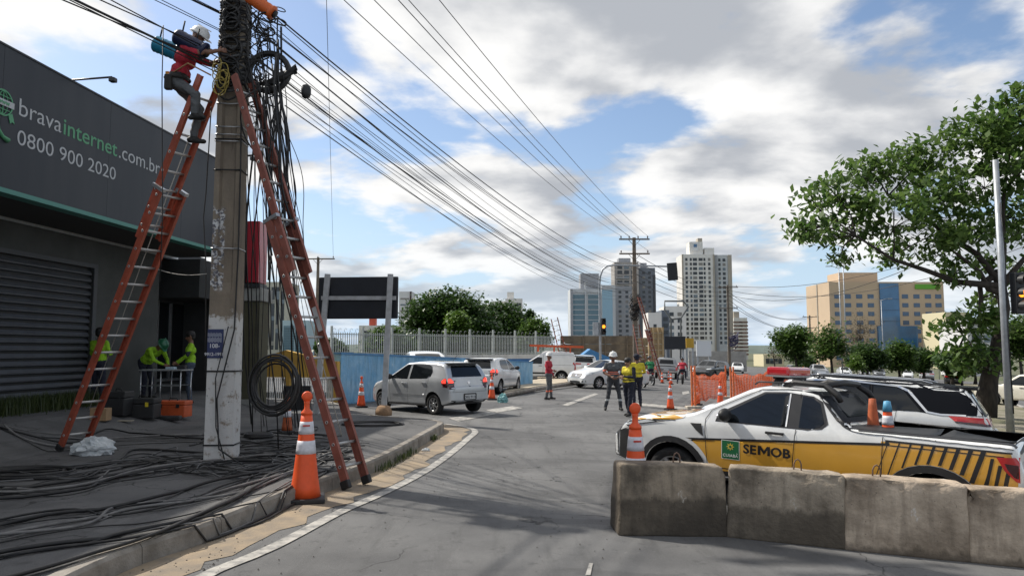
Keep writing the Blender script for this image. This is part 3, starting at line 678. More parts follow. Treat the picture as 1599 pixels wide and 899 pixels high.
# --- compact hatchback (the silver one turning) ---
def hatch():
    S = dict(top=[(-1.86, .66), (-1.85, .98), (-1.80, 1.06), (-1.60, 1.40), (-1.52, 1.45), (-1.2, 1.49), (-.4, 1.51), (.15, 1.47), (.95, 1.03), (1.06, .99), (1.62, .86), (1.80, .70), (1.86, .55)],
             bot=[(-1.86, .36), (-1.6, .27), (-1.2, .22), (1.2, .20), (1.7, .22), (1.86, .28)], belt=[(-1.86, 1.02), (0, .95), (1.86, .86)], W=.845, axles=(-1.25, 1.20), r=.29, plan=(.17, .30), rr=.10)
    D = Design(S); L = D.lay
    L('side_window', 'L', [(-.06, .98), (-.06, 1.40), (.10, 1.395), (.76, 1.03), (.74, .985)], CGLASS, both=True)
    L('side_window', 'L', [(-1.10, 1.06), (-1.16, 1.20), (-1.05, 1.36), (-.9, 1.40), (-.15, 1.40), (-.15, .985), (-.95, 1.01)], CGLASS, both=True)
    L('windscreen', 'T', [(.20, -.52), (.90, -.62), (.96, -.4), (.985, 0), (.96, .4), (.90, .62), (.20, .52), (.16, 0)], CGLASS)
    L('rear_window', 'B', [(-.57, 1.06), (.57, 1.06), (.50, 1.34), (.44, 1.37), (-.44, 1.37), (-.50, 1.34)], CGLASS, .005)
    m = MB(); m.prism([(-.58, -1.70), (.58, -1.70), (.55, -1.42), (-.55, -1.42)], 1.415, 1.455, M=Matrix(((0, 1, 0, 0), (1, 0, 0, 0), (0, 0, 1, 0), (0, 0, 0, 1)))); D.p('spoiler', m.mesh('spoiler', PLAST))
    lamp = [(.55, .74), (.74, .72), (.81, .80), (.80, 1.00), (.66, 1.04), (.56, .95)]
    D.pairFB('tail_lamp', 'B', lamp, SMOKE, .008); D.pairFB('brake_light', 'B', [(.57, .90), (.80, .90), (.80, .99), (.67, 1.025), (.58, .95)], REDON, .011)
    L('tail_lamp', 'L', [(-1.84, .76), (-1.66, .80), (-1.62, .95), (-1.72, 1.03), (-1.82, 1.0)], SMOKE, .008, True); L('brake_light', 'L', [(-1.83, .89), (-1.65, .89), (-1.63, .95), (-1.72, 1.015), (-1.81, .99)], REDON, .011, True)
    L('bumper_insert', 'B', [(-.62, .33), (.62, .33), (.70, .42), (.52, .40), (-.52, .40), (-.70, .42)], PLAST, .01)
    D.plate('B', .50, 'DKU 9116'); L('plate_recess', 'B', rrect(0, .505, .50, .19, .03), PLAST, .006)
    L('emblem', 'B', rrect(0, .90, .10, .07, .03), CHROME, .01); L('tailgate_lock', 'B', rrect(0, .80, .05, .03, .012), PLAST, .006)
    for pz in ([(-.76, .645), (.76, .645)], [(-.62, .655), (-.50, .98)], [(.62, .655), (.50, .98)]): L('seam', 'B', line(*pz), SEAM, .003)
    for a, b in (((-.105, .30), (-.105, 1.0)), ((.72, .32), (.80, .98)), ((-.90, .40), (-1.06, 1.02)), ((-1.0, .30), (.80, .29)), ((-.105, 1.41), (-.105, .99))): L('seam', 'L', line(a, b), SEAM, .003, True)
    L('rub_strip', 'L', [(-.86, .56), (.72, .54), (.72, .60), (-.86, .62)], D.S.get('x', paint('silver', (.50, .52, .54), .45)), .012, True)
    L('sill', 'L', [(-.92, .22), (.86, .21), (.86, .275), (-.92, .28)], PLAST, .006, True)
    D.pairFB('headlamp', 'F', [(.40, .66), (.72, .70), (.74, .84), (.55, .80)], HEADL, .006); L('headlamp', 'L', [(1.35, .80), (1.72, .66), (1.74, .74), (1.50, .86)], HEADL, .006, True)
    L('grille', 'F', [(-.5, .30), (.5, .30), (.45, .48), (-.45, .48)], PLAST, .006)
    D.handle(-.02 + .1 - .02, .88 - .02, own=True); D.handle(-.85, .90, own=True); D.mirrors(.70, 1.0); D.wheels(7)
    m = MB(); m.tube([(-1.15, 0, 1.5), (-1.35, 0, 1.68)], .006, 5); D.p('aerial', m.mesh('aerial', PLAST)); return D
# --- sedan ---
def sedan():
    S = dict(top=[(-2.22, .66), (-2.20, .98), (-2.12, 1.05), (-1.62, 1.10), (-1.0, 1.40), (-.5, 1.49), (-.1, 1.51), (.35, 1.46), (1.10, 1.06), (1.25, 1.01), (1.90, .86), (2.12, .72), (2.2, .55)],
             bot=[(-2.2, .36), (-1.9, .26), (-1.3, .20), (1.3, .19), (2.0, .20), (2.2, .26)], belt=[(-2.2, 1.0), (0, .96), (2.2, .86)], W=.85, axles=(-1.30, 1.32), r=.30, plan=(.17, .30), rr=.10)
    D = Design(S); L = D.lay
    L('side_window', 'L', [(.04, .985), (.04, 1.40), (.28, 1.39), (.92, 1.05), (.90, 1.0)], CGLASS, both=True); L('side_window', 'L', [(-1.16, 1.06), (-.80, 1.33), (-.55, 1.40), (-.05, 1.41), (-.05, .985), (-1.05, 1.02)], CGLASS, both=True)
    L('windscreen', 'T', [(.36, -.50), (1.03, -.64), (1.10, -.35), (1.12, 0), (1.10, .35), (1.03, .64), (.36, .50), (.33, 0)], CGLASS); L('rear_window', 'T', [(-1.0, -.50), (-1.56, -.58), (-1.58, 0), (-1.56, .58), (-1.0, .50)], CGLASS)
    D.pairFB('tail_lamp', 'B', [(.50, .80), (.78, .78), (.80, .98), (.58, .98)], REDL, .008); L('tail_lamp', 'L', [(-2.18, .80), (-1.95, .86), (-1.90, .98), (-2.16, 1.0)], REDL, .008, True)
    head = [(.42, .66), (.60, .64), (.80, .74), (.80, .86), (.62, .80)]; D.pairFB('headlamp', 'F', head, HEADL, .007); L('headlamp', 'L', [(1.62, .84), (1.78, .72), (2.10, .64), (2.12, .72), (1.85, .84)], HEADL, .007, True)
    L('grille', 'F', [(-.36, .55), (.36, .55), (.43, .70), (.40, .73), (-.40, .73), (-.43, .70)], PLAST, .006); L('grille_trim', 'F', [(-.36, .53), (.36, .53), (.36, .55), (-.36, .55)], CHROME, .012)
    for z in (.60, .655): L('grille_bar', 'F', [(-.37, z), (.37, z), (.37, z + .012), (-.37, z + .012)], CHROME, .012)
    L('emblem', 'F', rrect(0, .64, .13, .09, .04), CHROME, .016)
    L('air_intake', 'F', [(-.45, .27), (.45, .27), (.40, .37), (-.40, .37)], PLAST, .006); D.pairFB('fog_lamp', 'F', [(.55, .30), (.72, .33), (.72, .42), (.56, .40)], PLAST, .006)
    D.plate('F', .45)
    for a, b in (((-.005, .30), (-.005, 1.0)), ((.90, .30), (.95, .98)), ((-1.02, .36), (-1.10, 1.02)), ((-1.0, .28), (.9, .27))): L('seam', 'L', line(a, b), SEAM, .003, True)
    L('seam', 'T', line((1.12, .66), (1.95, .50)), SEAM, .003); L('seam', 'T', line((1.12, -.66), (1.95, -.50)), SEAM, .003)
    L('sill', 'L', [(-.95, .21), (.98, .20), (.98, .26), (-.95, .27)], PLAST, .006, True)
    D.handle(.18, .88, own=True); D.handle(-.82, .90, own=True); D.mirrors(.85, 1.02, PLAST, own=True); D.wheels(7); return D
# --- sport utility with dark roof ---
def suv(two_tone=False):
    S = dict(top=[(-2.30, .80), (-2.29, 1.05), (-2.22, 1.15), (-1.98, 1.56), (-1.9, 1.60), (-1.3, 1.66), (-.4, 1.70), (.2, 1.69), (.6, 1.63), (1.25, 1.19), (1.40, 1.14), (2.05, 1.03), (2.25, .86), (2.32, .62)],
             bot=[(-2.3, .44), (-2.0, .32), (-1.3, .26), (1.3, .25), (2.1, .28), (2.32, .36)], belt=[(-2.3, 1.14), (0, 1.08), (2.3, .98)], W=.925, axles=(-1.36, 1.40), r=.355, plan=(.16, .26), rr=.12, tum=.30)
    D = Design(S); L = D.lay
    if two_tone:
        L('dark_roof', 'T', [(-1.93, -.76), (.58, -.75), (.62, 0), (.58, .75), (-1.93, .76), (-1.95, 0)], ROOFB, .004)
        L('dark_pillar', 'L', [(-2.24, 1.16), (-2.16, 1.30), (-2.0, 1.56), (-1.2, 1.635), (-.3, 1.67), (.3, 1.66), (.62, 1.60), (1.12, 1.20), (1.10, 1.135), (-1.3, 1.165), (-1.55, 1.14)], ROOFB, .004, True)
        L('chrome_strip', 'L', [(-1.95, 1.165), (-1.62, 1.155), (-1.45, 1.18), (-1.20, 1.50), (-1.05, 1.57), (-.3, 1.62), (.35, 1.60), (.35, 1.575), (-.3, 1.595), (-1.02, 1.545), (-1.17, 1.475), (-1.43, 1.155), (-1.62, 1.13), (-1.95, 1.14)], CHROME, .010, True)
    if two_tone: L('dark_tailgate', 'B', [(-.84, 1.15), (.84, 1.15), (.70, 1.57), (-.70, 1.57)], ROOFB, .004)
    L('side_window', 'L', [(.06, 1.13), (.06, 1.575), (.34, 1.56), (.95, 1.18), (.93, 1.13)], CGLASS, .006, both=True); L('side_window', 'L', [(-.62, 1.14), (-.62, 1.56), (-.04, 1.575), (-.04, 1.13)], CGLASS, .006, both=True)
    L('quarter_window', 'L', [(-1.36, 1.17), (-1.10, 1.50), (-1.0, 1.535), (-.68, 1.555), (-.68, 1.145)], CGLASS, .006, both=True)
    L('windscreen', 'T', [(.62, -.56), (1.18, -.70), (1.25, -.35), (1.27, 0), (1.25, .35), (1.18, .70), (.62, .56), (.60, 0)], CGLASS, .005)
    L('rear_window', 'B', [(-.62, 1.17), (.62, 1.17), (.56, 1.48), (-.56, 1.48)], CGLASS, .006)
    m = MB(); m.prism([(-.66, -2.10), (.66, -2.10), (.68, -1.80), (-.68, -1.80)], 1.555, 1.60, M=Matrix(((0, 1, 0, 0), (1, 0, 0, 0), (0, 0, 1, 0), (0, 0, 0, 1)))); D.p('spoiler', m.mesh('spoiler', GLOSSB))
    D.pairFB('tail_lamp', 'B', [(.20, 1.02), (.88, 1.0), (.90, 1.13), (.20, 1.10)], REDL, .008); L('tail_lamp', 'L', [(-2.26, 1.0), (-1.82, 1.04), (-1.72, 1.13), (-2.20, 1.13)], REDL, .010, True); L('tail_lamp', 'L', [(-2.26, 1.0), (-1.82, 1.03), (-1.80, 1.06), (-2.24, 1.04)], SMOKE, .013, True)
    D.plate('B', .86); L('bumper_insert', 'B', [(-.8, .48), (.8, .48), (.75, .62), (-.75, .62)], PLAST, .008)
    D.pairFB('headlamp', 'F', [(.45, .86), (.84, .88), (.86, .96), (.55, .94)], HEADL, .007); L('headlamp', 'L', [(1.80, .98), (2.15, .86), (2.18, .92), (1.95, 1.03)], HEADL, .007, True)
    L('grille', 'F', [(-.5, .50), (.5, .50), (.55, .84), (-.55, .84)], PLAST, .006)
    for z in (.58, .66, .74): L('grille_bar', 'F', [(-.5, z), (.5, z), (.5, z + .015), (-.5, z + .015)], CHROME, .012)
    for a, b in (((.01, .36), (.01, 1.12)), ((-.65, 1.58), (-.65, 1.12)), ((1.02, .38), (1.02, 1.12)), ((-.92, .5), (-1.02, 1.16)), ((-1.0, .34), (1.0, .33))): L('seam', 'L', line(a, b), SEAM, .005, True)
    L('sill', 'L', [(-1.0, .27), (1.03, .26), (1.03, .38), (-1.0, .39)], PLAST, .008, True)
    for ax in S['axles']: D.arch(ax, .412, .47, PLAST)
    D.handle(.22, 1.0, own=True); D.handle(-.72, 1.02, own=True); D.mirrors(.92, 1.13, GLOSSB); D.wheels(5)
    for sg in (1, -1): m = MB(); m.tube([(-1.5, sg * .62, 1.63), (-1.35, sg * .62, 1.672), (.1, sg * .62, 1.705), (.3, sg * .62, 1.67)], .012, 6); D.p('roof_rail', m.mesh('roof_rail', CHROME if two_tone else PLAST))
    return D
# --- small panel van ---
def van():
    S = dict(top=[(-2.1, .80), (-2.09, 1.70), (-2.02, 1.80), (-1.4, 1.84), (-.3, 1.85), (-.2, 1.82), (.10, 1.60), (.2, 1.55), (.85, 1.12), (1.0, 1.06), (1.72, .92), (1.98, .75), (2.05, .5)],
             bot=[(-2.1, .40), (-1.8, .30), (1.3, .22), (2.05, .28)], belt=[(-2.1, 1.05), (0, 1.02), (2.05, .92)], W=.86, axles=(-1.30, 1.28), r=.30, plan=(.08, .28), rr=.09, tum=.14)
    D = Design(S); L = D.lay
    L('side_window', 'L', [(-.10, 1.05), (-.10, 1.44), (.18, 1.46), (.70, 1.12), (.68, 1.05)], CGLASS, both=True); L('windscreen', 'T', [(.24, -.56), (.80, -.64), (.86, 0), (.80, .64), (.24, .56)], CGLASS)
    for a, b in (((-.17, .34), (-.17, 1.60)), ((.82, .34), (.82, 1.05)), ((-2.0, 1.02), (-.2, 1.02)), ((-2.0, 1.62), (-.25, 1.62))): L('seam', 'L', line(a, b, .012), SEAM, .004, True)
    L('rub_strip', 'L', [(-.88, .46), (.85, .44), (.85, .54), (-.88, .56)], PLAST, .01, True); L('sill', 'L', [(-.9, .26), (.9, .23), (.9, .31), (-.9, .34)], PLAST, .006, True)
    for ax in S['axles']: D.arch(ax, .355, .40, PLAST)
    D.pairFB('tail_lamp', 'B', [(.74, .75), (.84, .75), (.82, 1.2), (.74, 1.2)], REDL, .008); D.pairFB('headlamp', 'F', [(.42, .66), (.74, .70), (.74, .86), (.5, .8)], HEADL, .006); L('headlamp', 'L', [(1.45, .86), (1.85, .70), (1.88, .78), (1.62, .92)], HEADL, .006, True)
    L('grille', 'F', [(-.45, .30), (.45, .30), (.4, .5), (-.4, .5)], PLAST, .006); L('rear_window', 'B', [(-.6, 1.15), (.6, 1.15), (.55, 1.6), (-.55, 1.6)], CGLASS, .006)
    D.handle(.0, .94); D.mirrors(.66, 1.05); D.wheels(6, True); return D
# --- double-cab pickup ---
def dcab():
    S = dict(top=[(-2.6, .80), (-2.58, 1.05), (-1.1, 1.08), (-1.02, 1.12), (-.85, 1.62), (-.75, 1.70), (0, 1.76), (.4, 1.71), (1.05, 1.22), (1.2, 1.17), (2.3, 1.05), (2.5, .8), (2.55, .6)],
             bot=[(-2.6, .55), (-2, .45), (1.5, .40), (2.3, .40), (2.55, .48)], belt=[(-2.6, 1.2), (0, 1.12), (2.55, 1.05)], W=.92, axles=(-1.45, 1.6), r=.38, plan=(.05, .22), rr=.09, bed=((-1.84, 0, 1.0), (1.4, 1.5, .7)))
    D = Design(S); L = D.lay
    L('side_window', 'L', [(.02, 1.16), (.02, 1.62), (.30, 1.61), (.86, 1.22), (.84, 1.16)], CGLASS, both=True); L('side_window', 'L', [(-.80, 1.17), (-.70, 1.55), (-.6, 1.6), (-.06, 1.63), (-.06, 1.16)], CGLASS, both=True)
    L('windscreen', 'T', [(.42, -.54), (1.0, -.68), (1.07, 0), (1.0, .68), (.42, .54)], CGLASS); L('rear_window', 'B', [(-.58, 1.22), (.58, 1.22), (.52, 1.56), (-.52, 1.56)], CGLASS, .006)
    for a, b in (((-.02, .5), (-.02, 1.15)), ((.95, .5), (.95, 1.15)), ((-.85, .7), (-.90, 1.15)), ((-1.06, .5), (-1.06, 1.07))): L('seam', 'L', line(a, b, .01), SEAM, .004, True)
    for ax in S['axles']: D.arch(ax, .435, .50, PLAST)
    D.pairFB('tail_lamp', 'B', [(.74, .72), (.90, .72), (.90, 1.03), (.74, 1.03)], REDL, .008); L('tail_lamp', 'L', [(-2.58, .74), (-2.46, .74), (-2.46, 1.03), (-2.58, 1.03)], REDL, .008, True)
    D.pairFB('headlamp', 'F', [(.50, .78), (.84, .80), (.86, .95), (.55, .93)], HEADL, .006); L('headlamp', 'L', [(2.05, 1.02), (2.42, .80), (2.44, .90), (2.2, 1.05)], HEADL, .006, True); L('grille', 'F', [(-.48, .62), (.48, .62), (.5, .92), (-.5, .92)], CHROME, .006)
    L('bumper_insert', 'B', [(-.85, .56), (.85, .56), (.85, .68), (-.85, .68)], CHROME, .02); D.plate('B', .78); D.handle(.14, 1.04); D.handle(-.68, 1.05); D.mirrors(.82, 1.18, CHROME); D.wheels(6); return D

# --- the municipal pickup ---
def municipal():
    S = dict(top=[(-2.20, .80), (-2.17, 1.06), (-2.10, 1.11), (-.58, 1.13), (-.50, 1.16), (-.27, 1.44), (-.17, 1.50), (.12, 1.535), (.34, 1.535), (.54, 1.50), (1.18, 1.15), (1.28, 1.125), (1.84, 1.065), (2.14, .95), (2.31, .76)],
             bot=[(-2.2, .50), (-1.9, .40), (-1.3, .33), (1.4, .30), (2.0, .32), (2.31, .40)], belt=[(-2.2, 1.10), (0, 1.03), (2.2, 1.02)], W=.865, axles=(-1.30, 1.44), r=.32, plan=(.10, .30), rr=.085, tum=.34, bed=((-1.34, 0, .98), (1.46, 1.40, .62)))
    D = Design(S); L = D.lay
    YEL = mat('livery_yellow', (.64, .33, .035), .3, coat=1.0, var=.04, vs=3); BLK = mat('livery_black', (.012, .012, .013), .4)
    def zl_(x): return .775 + (1.2 - x) * .085              # line between white and yellow, rising to the tail
    r0 = .375; cz = .34; n = 12
    def archpts(ax, r, a0, a1): return [(ax + r * math.cos(math.radians(a0 + (a1 - a0) * k / n)), cz + r * math.sin(math.radians(a0 + (a1 - a0) * k / n))) for k in range(n + 1)]
    L('yellow_band', 'L', [(-.86, .44)] + [(1.0, .42)] + [p for p in archpts(1.44, .50, 168, 95) if p[0] < 1.30 and p[1] < .80] + [(1.20, zl_(1.2)), (-.86, zl_(-.86))], YEL, .0035, True)
    L('yellow_band', 'L', [(-2.13, .52), (-1.74, .50)] + archpts(-1.30, .46, 168, 12) + [(-.862, .44), (-.862, .998), (-1.75, .998), (-2.06, .995), (-2.10, .90), (-2.14, .72)], YEL, .0035, True)
    L('black_stripe', 'L', [(-.94, zl_(-.94)), (1.16, zl_(1.16)), (1.26, zl_(1.2) + .018), (-.94, zl_(-.94) + .028)], BLK, .0055, True)
    L('black_stripe', 'L', [(-.90, zl_(-.9)), (-.90, 1.016), (-2.08, 1.012), (-2.08, .994), (-.935, .994), (-.935, zl_(-.9))], BLK, .0058, True)
    L('black_stripe', 'L', [(-.93, .955), (-1.98, .955), (-1.98, .966), (-.93, .966)], BLK, .0058, True)
    L('black_stripe', 'L', [(-1.0, .468), (.98, .458), (.98, .470), (-1.0, .480)], BLK, .0058, True)
    for k in range(12):                                    # slanted hatch, wider to the tail
        x = -.93 - k * .100; wd = .009 + k * .0042; zt_ = .996 if k < 9 else .996 - (k - 8) * .06; z = zt_; st = .30
        while z > .505 and math.hypot(x + st * (zt_ - z) + 1.30, z - cz) > .472: z -= .01
        if zt_ - z > .04: L('hatch_stripe', 'L', [(x - wd / 2, zt_), (x + wd / 2, zt_), (x + wd / 2 + st * (zt_ - z), z), (x - wd / 2 + st * (zt_ - z), z)], BLK, .0060, True)
    L('hood_yellow', 'T', [(1.32, .30), (1.30, .80), (1.60, .79), (1.95, .72), (2.20, .56), (2.26, .20), (1.85, .22)], YEL, .004); L('hood_yellow', 'T', [(1.32, -.30), (1.85, -.22), (2.26, -.20), (2.20, -.56), (1.95, -.72), (1.60, -.79), (1.30, -.80)], YEL, .004)
    for sg in (1, -1): L('hood_line', 'T', [(1.32, sg * .285), (1.85, sg * .205), (2.24, sg * .185), (2.24, sg * .20), (1.85, sg * .22), (1.32, sg * .30)], BLK, .0055)
    L('hood_yellow', 'L', [(2.20, .905), (1.76, .985), (1.40, 1.010), (1.30, 1.04), (1.25, 1.105), (1.62, 1.09), (1.90, 1.05), (2.16, .955)], YEL, .005, True); L('hood_line', 'L', [(2.20, .893), (1.76, .972), (1.40, .997), (1.40, 1.010), (1.76, .985), (2.20, .906)], BLK, .006, True)
    # glass
    L('window_surround', 'L', [(-.29, 1.06), (-.345, 1.12), (-.26, 1.37), (-.16, 1.425), (.14, 1.455), (.38, 1.440), (.88, 1.14), (.90, 1.035), (-.15, 1.035)], BLK, .003, True)
    L('side_window', 'L', [(.08, 1.05), (.08, 1.437), (.36, 1.420), (.80, 1.145), (.80, 1.048)], CGLASS, .006, True); L('side_window', 'L', [(-.26, 1.08), (-.30, 1.13), (-.235, 1.345), (-.15, 1.405), (-.045, 1.418), (-.045, 1.055), (-.17, 1.05)], CGLASS, .006, True)
    L('window_divider', 'L', [(.08, 1.05), (.098, 1.05), (.098, 1.438), (.08, 1.438)], ALU, .008, True)
    L('windscreen', 'T', [(.55, -.52), (1.08, -.66), (1.15, -.35), (1.17, 0), (1.15, .35), (1.08, .66), (.55, .52), (.52, 0)], CGLASS, .005)
    L('wiper_cowl', 'T', [(1.19, -.66), (1.28, -.5), (1.30, 0), (1.28, .5), (1.19, .66), (1.205, .35), (1.215, 0), (1.205, -.35)], PLAST, .006)
    # seams
    for a, b in (((.98, .45), (1.02, 1.05)), ((.02, .46), (-.02, 1.03)), ((-.02, 1.45), (-.02, 1.52)), ((1.02, 1.05), (.96, 1.17)), ((.96, 1.17), (.42, 1.465)), ((.42, 1.465), (.12, 1.485)), ((.12, 1.485), (-.02, 1.48)), ((-.86, .5), (-.88, 1.1))): L('seam', 'L', line(a, b, .008), SEAM, .0065, True)
    L('side_vent', 'L', [(1.03, .84), (1.06, .99), (1.20, .985), (1.12, .90)], PLAST, .010, True)
    # black arches, sills, bumpers, lamps
    for ax in S['axles']: D.arch(ax, .378, .455, PLAST, math.radians(-12), math.radians(192), .014)
    L('sill', 'L', [(-.93, .34), (1.04, .31), (1.04, .43), (-.93, .455)], PLAST, .012, True)
    L('bumper', 'L', [(1.84, .34), (2.24, .42), (2.22, .78), (2.08, .84), (1.86, .78), (1.90, .60)], PLAST, .010, True); L('bumper', 'L', [(-2.17, .50), (-1.76, .44), (-1.79, .56), (-1.98, .60), (-2.17, .62)], PLAST, .010, True)
    L('bumper', 'F', [(-.70, .42), (.70, .42), (.74, .82), (.40, .84), (-.40, .84), (-.74, .82)], PLAST, .008); L('grille', 'F', [(-.40, .62), (.40, .62), (.42, .80), (-.42, .80)], GLOSSB, .014)
    L('headlamp', 'L', [(1.52, .972), (1.70, .945), (2.10, .855), (2.16, .885), (2.00, .935), (1.80, .975)], GLOSSB, .010, True); L('headlamp_lens', 'L', [(1.66, .962), (2.10, .865), (2.14, .88), (1.98, .93), (1.80, .968)], HEADL, .013, True)
    D.pairFB('headlamp_lens', 'F', [(.42, .80), (.66, .80), (.66, .90), (.46, .90)], HEADL, .010)
    L('tail_lamp', 'L', [(-2.165, .72), (-2.12, .73), (-1.98, .83), (-1.88, .955), (-2.16, .965)], REDL, .012, True); L('tail_lamp', 'L', [(-2.15, .76), (-2.10, .77), (-2.02, .84), (-1.98, .90), (-2.15, .89)], SMOKE, .015, True)
    # black rim along the bed and down the rear of the cab
    L('bed_rim', 'L', [(-2.13, 1.088), (-2.13, 1.13), (-.60, 1.15), (-.45, 1.23), (-.29, 1.41), (-.20, 1.485), (-.16, 1.48), (-.25, 1.385), (-.42, 1.17), (-.52, 1.095)][::-1], PLAST, .010, True)
    for sg in (1, -1): L('bed_rail', 'T', [(-2.12, sg * .715), (-.64, sg * .715), (-.64, sg * .835), (-2.12, sg * .80)], PLAST, .008)
    L('tailgate_rim', 'T', [(-2.16, -.7), (-2.085, -.7), (-2.085, .7), (-2.16, .7)], PLAST, .008); L('cab_back', 'B', [(-.78, 1.15), (.78, 1.15), (.66, 1.475), (-.66, 1.475)], ROOFB, .008); L('rear_window', 'B', [(-.55, 1.20), (.55, 1.20), (.50, 1.40), (-.50, 1.40)], mat('tinted_rear_glass', (.008, .009, .010), .3, spec=.08), .013)
    D.handle(.20, .965); D.mirrors(.76, 1.10, PLAST)
    pt, _ = drop(D.bvh, 'L', .76, 1.10, 0); m = MB(); m.ell((.785, pt.y + .15, 1.125), (.03, .085, .022), 10, 6); D.p('mirror_cap', m.mesh('mirror_cap', CHROME))
    D.wheels(6)
    n0 = len(D.parts)
    # roof: beacon bar on two feet, sports bar behind it
    m = MB()
    for sg in (1, -1):
        bar(m, (.17, sg * .40, 1.555), (.17, sg * .28, 1.655), .10, .03, roll=Vector((1, 0, 0))); bar(m, (.17, sg * .52, 1.50), (.17, sg * .40, 1.575), .06, .03, roll=Vector((1, 0, 0)))
    m.box((.17, 0, 1.655), (.16, .60, .03)); D.p('beacon_mount', m.mesh('beacon_mount', PLAST))
    m = MB(); m.box((.17, 0, 1.74), (.27, .74, .115), bev=.035); bb = D.p('beacon_bar', m.mesh('beacon_bar', mat('beacon_red', (.50, .015, .02), .2, coat=1.0)))
    m = MB(); m.box((.17, 0, 1.679), (.28, .75, .022)); D.p('beacon_base', m.mesh('beacon_base', mat('beacon_grey', (.25, .25, .25), .5)), bb)
    for sg in (1, -1): m = MB(); m.tube([(.02, sg * .56, 1.56), (-.10, sg * .57, 1.615), (-.42, sg * .58, 1.60), (-.56, sg * .60, 1.50), (-.60, sg * .62, 1.42)], [.03, .035, .035, .04, .03], 8); D.p('sports_bar', m.mesh('sports_bar', PLAST))
    m = MB(); m.tube([(-.44, -.58, 1.60), (-.46, 0, 1.63), (-.44, .58, 1.60)], .04, 8); D.p('sports_bar', m.mesh('sports_bar', PLAST))
    for sg in (1, -1): m = MB(); m.tube([(.35, sg * .58, 1.565), (.30, sg * .59, 1.60), (-.30, sg * .59, 1.61)], .012, 5); D.p('roof_rail', m.mesh('roof_rail', PLAST))
    for prt in D.parts[n0:]:                               # the roof gear sits on the shorter, lower roof
        for v in prt[1].vertices: v.co.x += .19; v.co.z -= .042
        prt[1].update()
    # emblem square and lettering on both doors
    GSQ = mat('emblem_green', (.012, .13, .045), .4); WTX = mat('emblem_white', (.7, .7, .68), .5)
    def words(txt, size, x, z, m_, bold, off):
        for sg in (1, -1):
            me = text_mesh(txt, size, m_, .0, bold, 'CENTER', 0, 1.06)
            for v in me.vertices:
                p, _n = drop(D.bvh, 'L', x - v.co.x * sg, z + v.co.y, off); v.co = Vector((p.x, p.y * sg, p.z))
            if sg > 0: pass
            me.update(); D.p('lettering', me)
    L('emblem_panel', 'L', rrect(.70, .705, .215, .235, .004), WTX, .0058, True); L('emblem_panel', 'L', rrect(.70, .705, .20, .22, .003), GSQ, .0070, True)
    words('CUIABA', .048, .70, .620, WTX, .0008, .0085); L('accent', 'L', line((.615, .660), (.627, .670), .006), WTX, .0085, True)
    st = [(.70 + (.050 if k % 2 == 0 else .026) * math.sin(k * PI / 8), .745 + (.050 if k % 2 == 0 else .026) * math.cos(k * PI / 8)) for k in range(16)]
    L('emblem_star', 'L', st, mat('emblem_gold', (.55, .42, .06), .4), .0085, True); L('emblem_ring', 'L', rrect(.70, .745, .03, .03, .014), GSQ, .010, True)
    for w5, x5 in (('SE', .495), ('OB', .155)):
        for k_, (dx_, dz_) in enumerate(((-.004, 0), (0, .003), (.004, 0), (0, -.003))): words(w5, .150, x5 - .02 + dx_, .69 + dz_, BLK, .0015, .0075 + k_ * .0004)
    hM = .109; L('lettering', 'L', [(.315 - .068 + u, .690 - .002 + v * hM) for u, v in ((0, 0), (0, 1), (.034, 1), (.068, .50), (.102, 1), (.136, 1), (.136, 0), (.106, 0), (.106, .60), (.068, .08), (.030, .60), (.030, 0))], BLK, .0075, True)
    for prt in D.parts:                                    # short overhang behind the rear wheel
        if prt[0] in ('wheel', 'rim'): continue
        for v in prt[1].vertices:
            if v.co.x < -1.75: v.co.x = -1.75 + (v.co.x + 1.75) * .60
        prt[1].update()
    return D
# ------------------------------------------------------------------ where the vehicles stand
WHITE = paint('white', (.70, .71, .70)); SILV = paint('silver', (.50, .52, .54), .45)
D_mun = municipal(); D_h = hatch(); D_s = sedan(); D_suv = suv(True); D_suv1 = suv(False); D_v = van(); D_d = dcab()
rad = math.radians
place(D_mun, 'municipal_pickup', 'white and yellow municipal pickup with red roof beacon behind concrete blocks', 'pickup', WHITE, 3.80, 9.33, rad(139.5)).scale = (1.08, 1.06, .975)
place(D_suv, 'sport_utility_vehicle', 'white sport utility vehicle with black roof beside the municipal pickup', 'car', WHITE, 5.60, 13.0, rad(147)).scale = (1.0, 1.0, .94)
place(D_h, 'hatchback_car', 'silver hatchback with lit brake lights turning by the blue parapet', 'car', SILV, -2.50, 22.1, rad(137), tilt=False).scale = (.95, 1.0, .98)
p = on(975, 606); place(D_s, 'sedan_car', 'white sedan facing the road workers with its headlamps forward', 'car', WHITE, p.x - .95, p.y - .6, rad(213))
p = on(745, 612); place(D_h, 'hatchback_car', 'white hatchback mostly hidden behind the silver hatchback', 'car', WHITE, -.86, 32.4, rad(72), tilt=False)
place(D_s, 'sedan_car', 'white sedan whose roof shows above the blue parapet', 'car', WHITE, -3.80, 31.8, rad(106), dz=.24, tilt=False)
VAN = place(D_v, 'panel_van', 'white panel van with an orange ladder rack beyond the end of the blue parapet', 'van', WHITE, 1.75, 46.0, rad(176))
p = on(1050, 592); place(D_d, 'double_cab_pickup', 'grey double cab pickup behind the motorcyclists', 'pickup', paint('grey', (.22, .23, .24), .5), p.x, p.y + 2.5, rad(78))
p = on(1128, 592); place(D_suv1, 'sport_utility_vehicle', 'black sport utility vehicle behind the orange net barrier', 'car', paint('black', (.012, .013, .015)), p.x - 1.3, p.y - 1.0, rad(232))
p = on(1178, 586); place(D_h, 'hatchback_car', 'white hatchback with wide windscreen beyond the orange net', 'car', WHITE, p.x + 1.5, p.y + 12, rad(255))
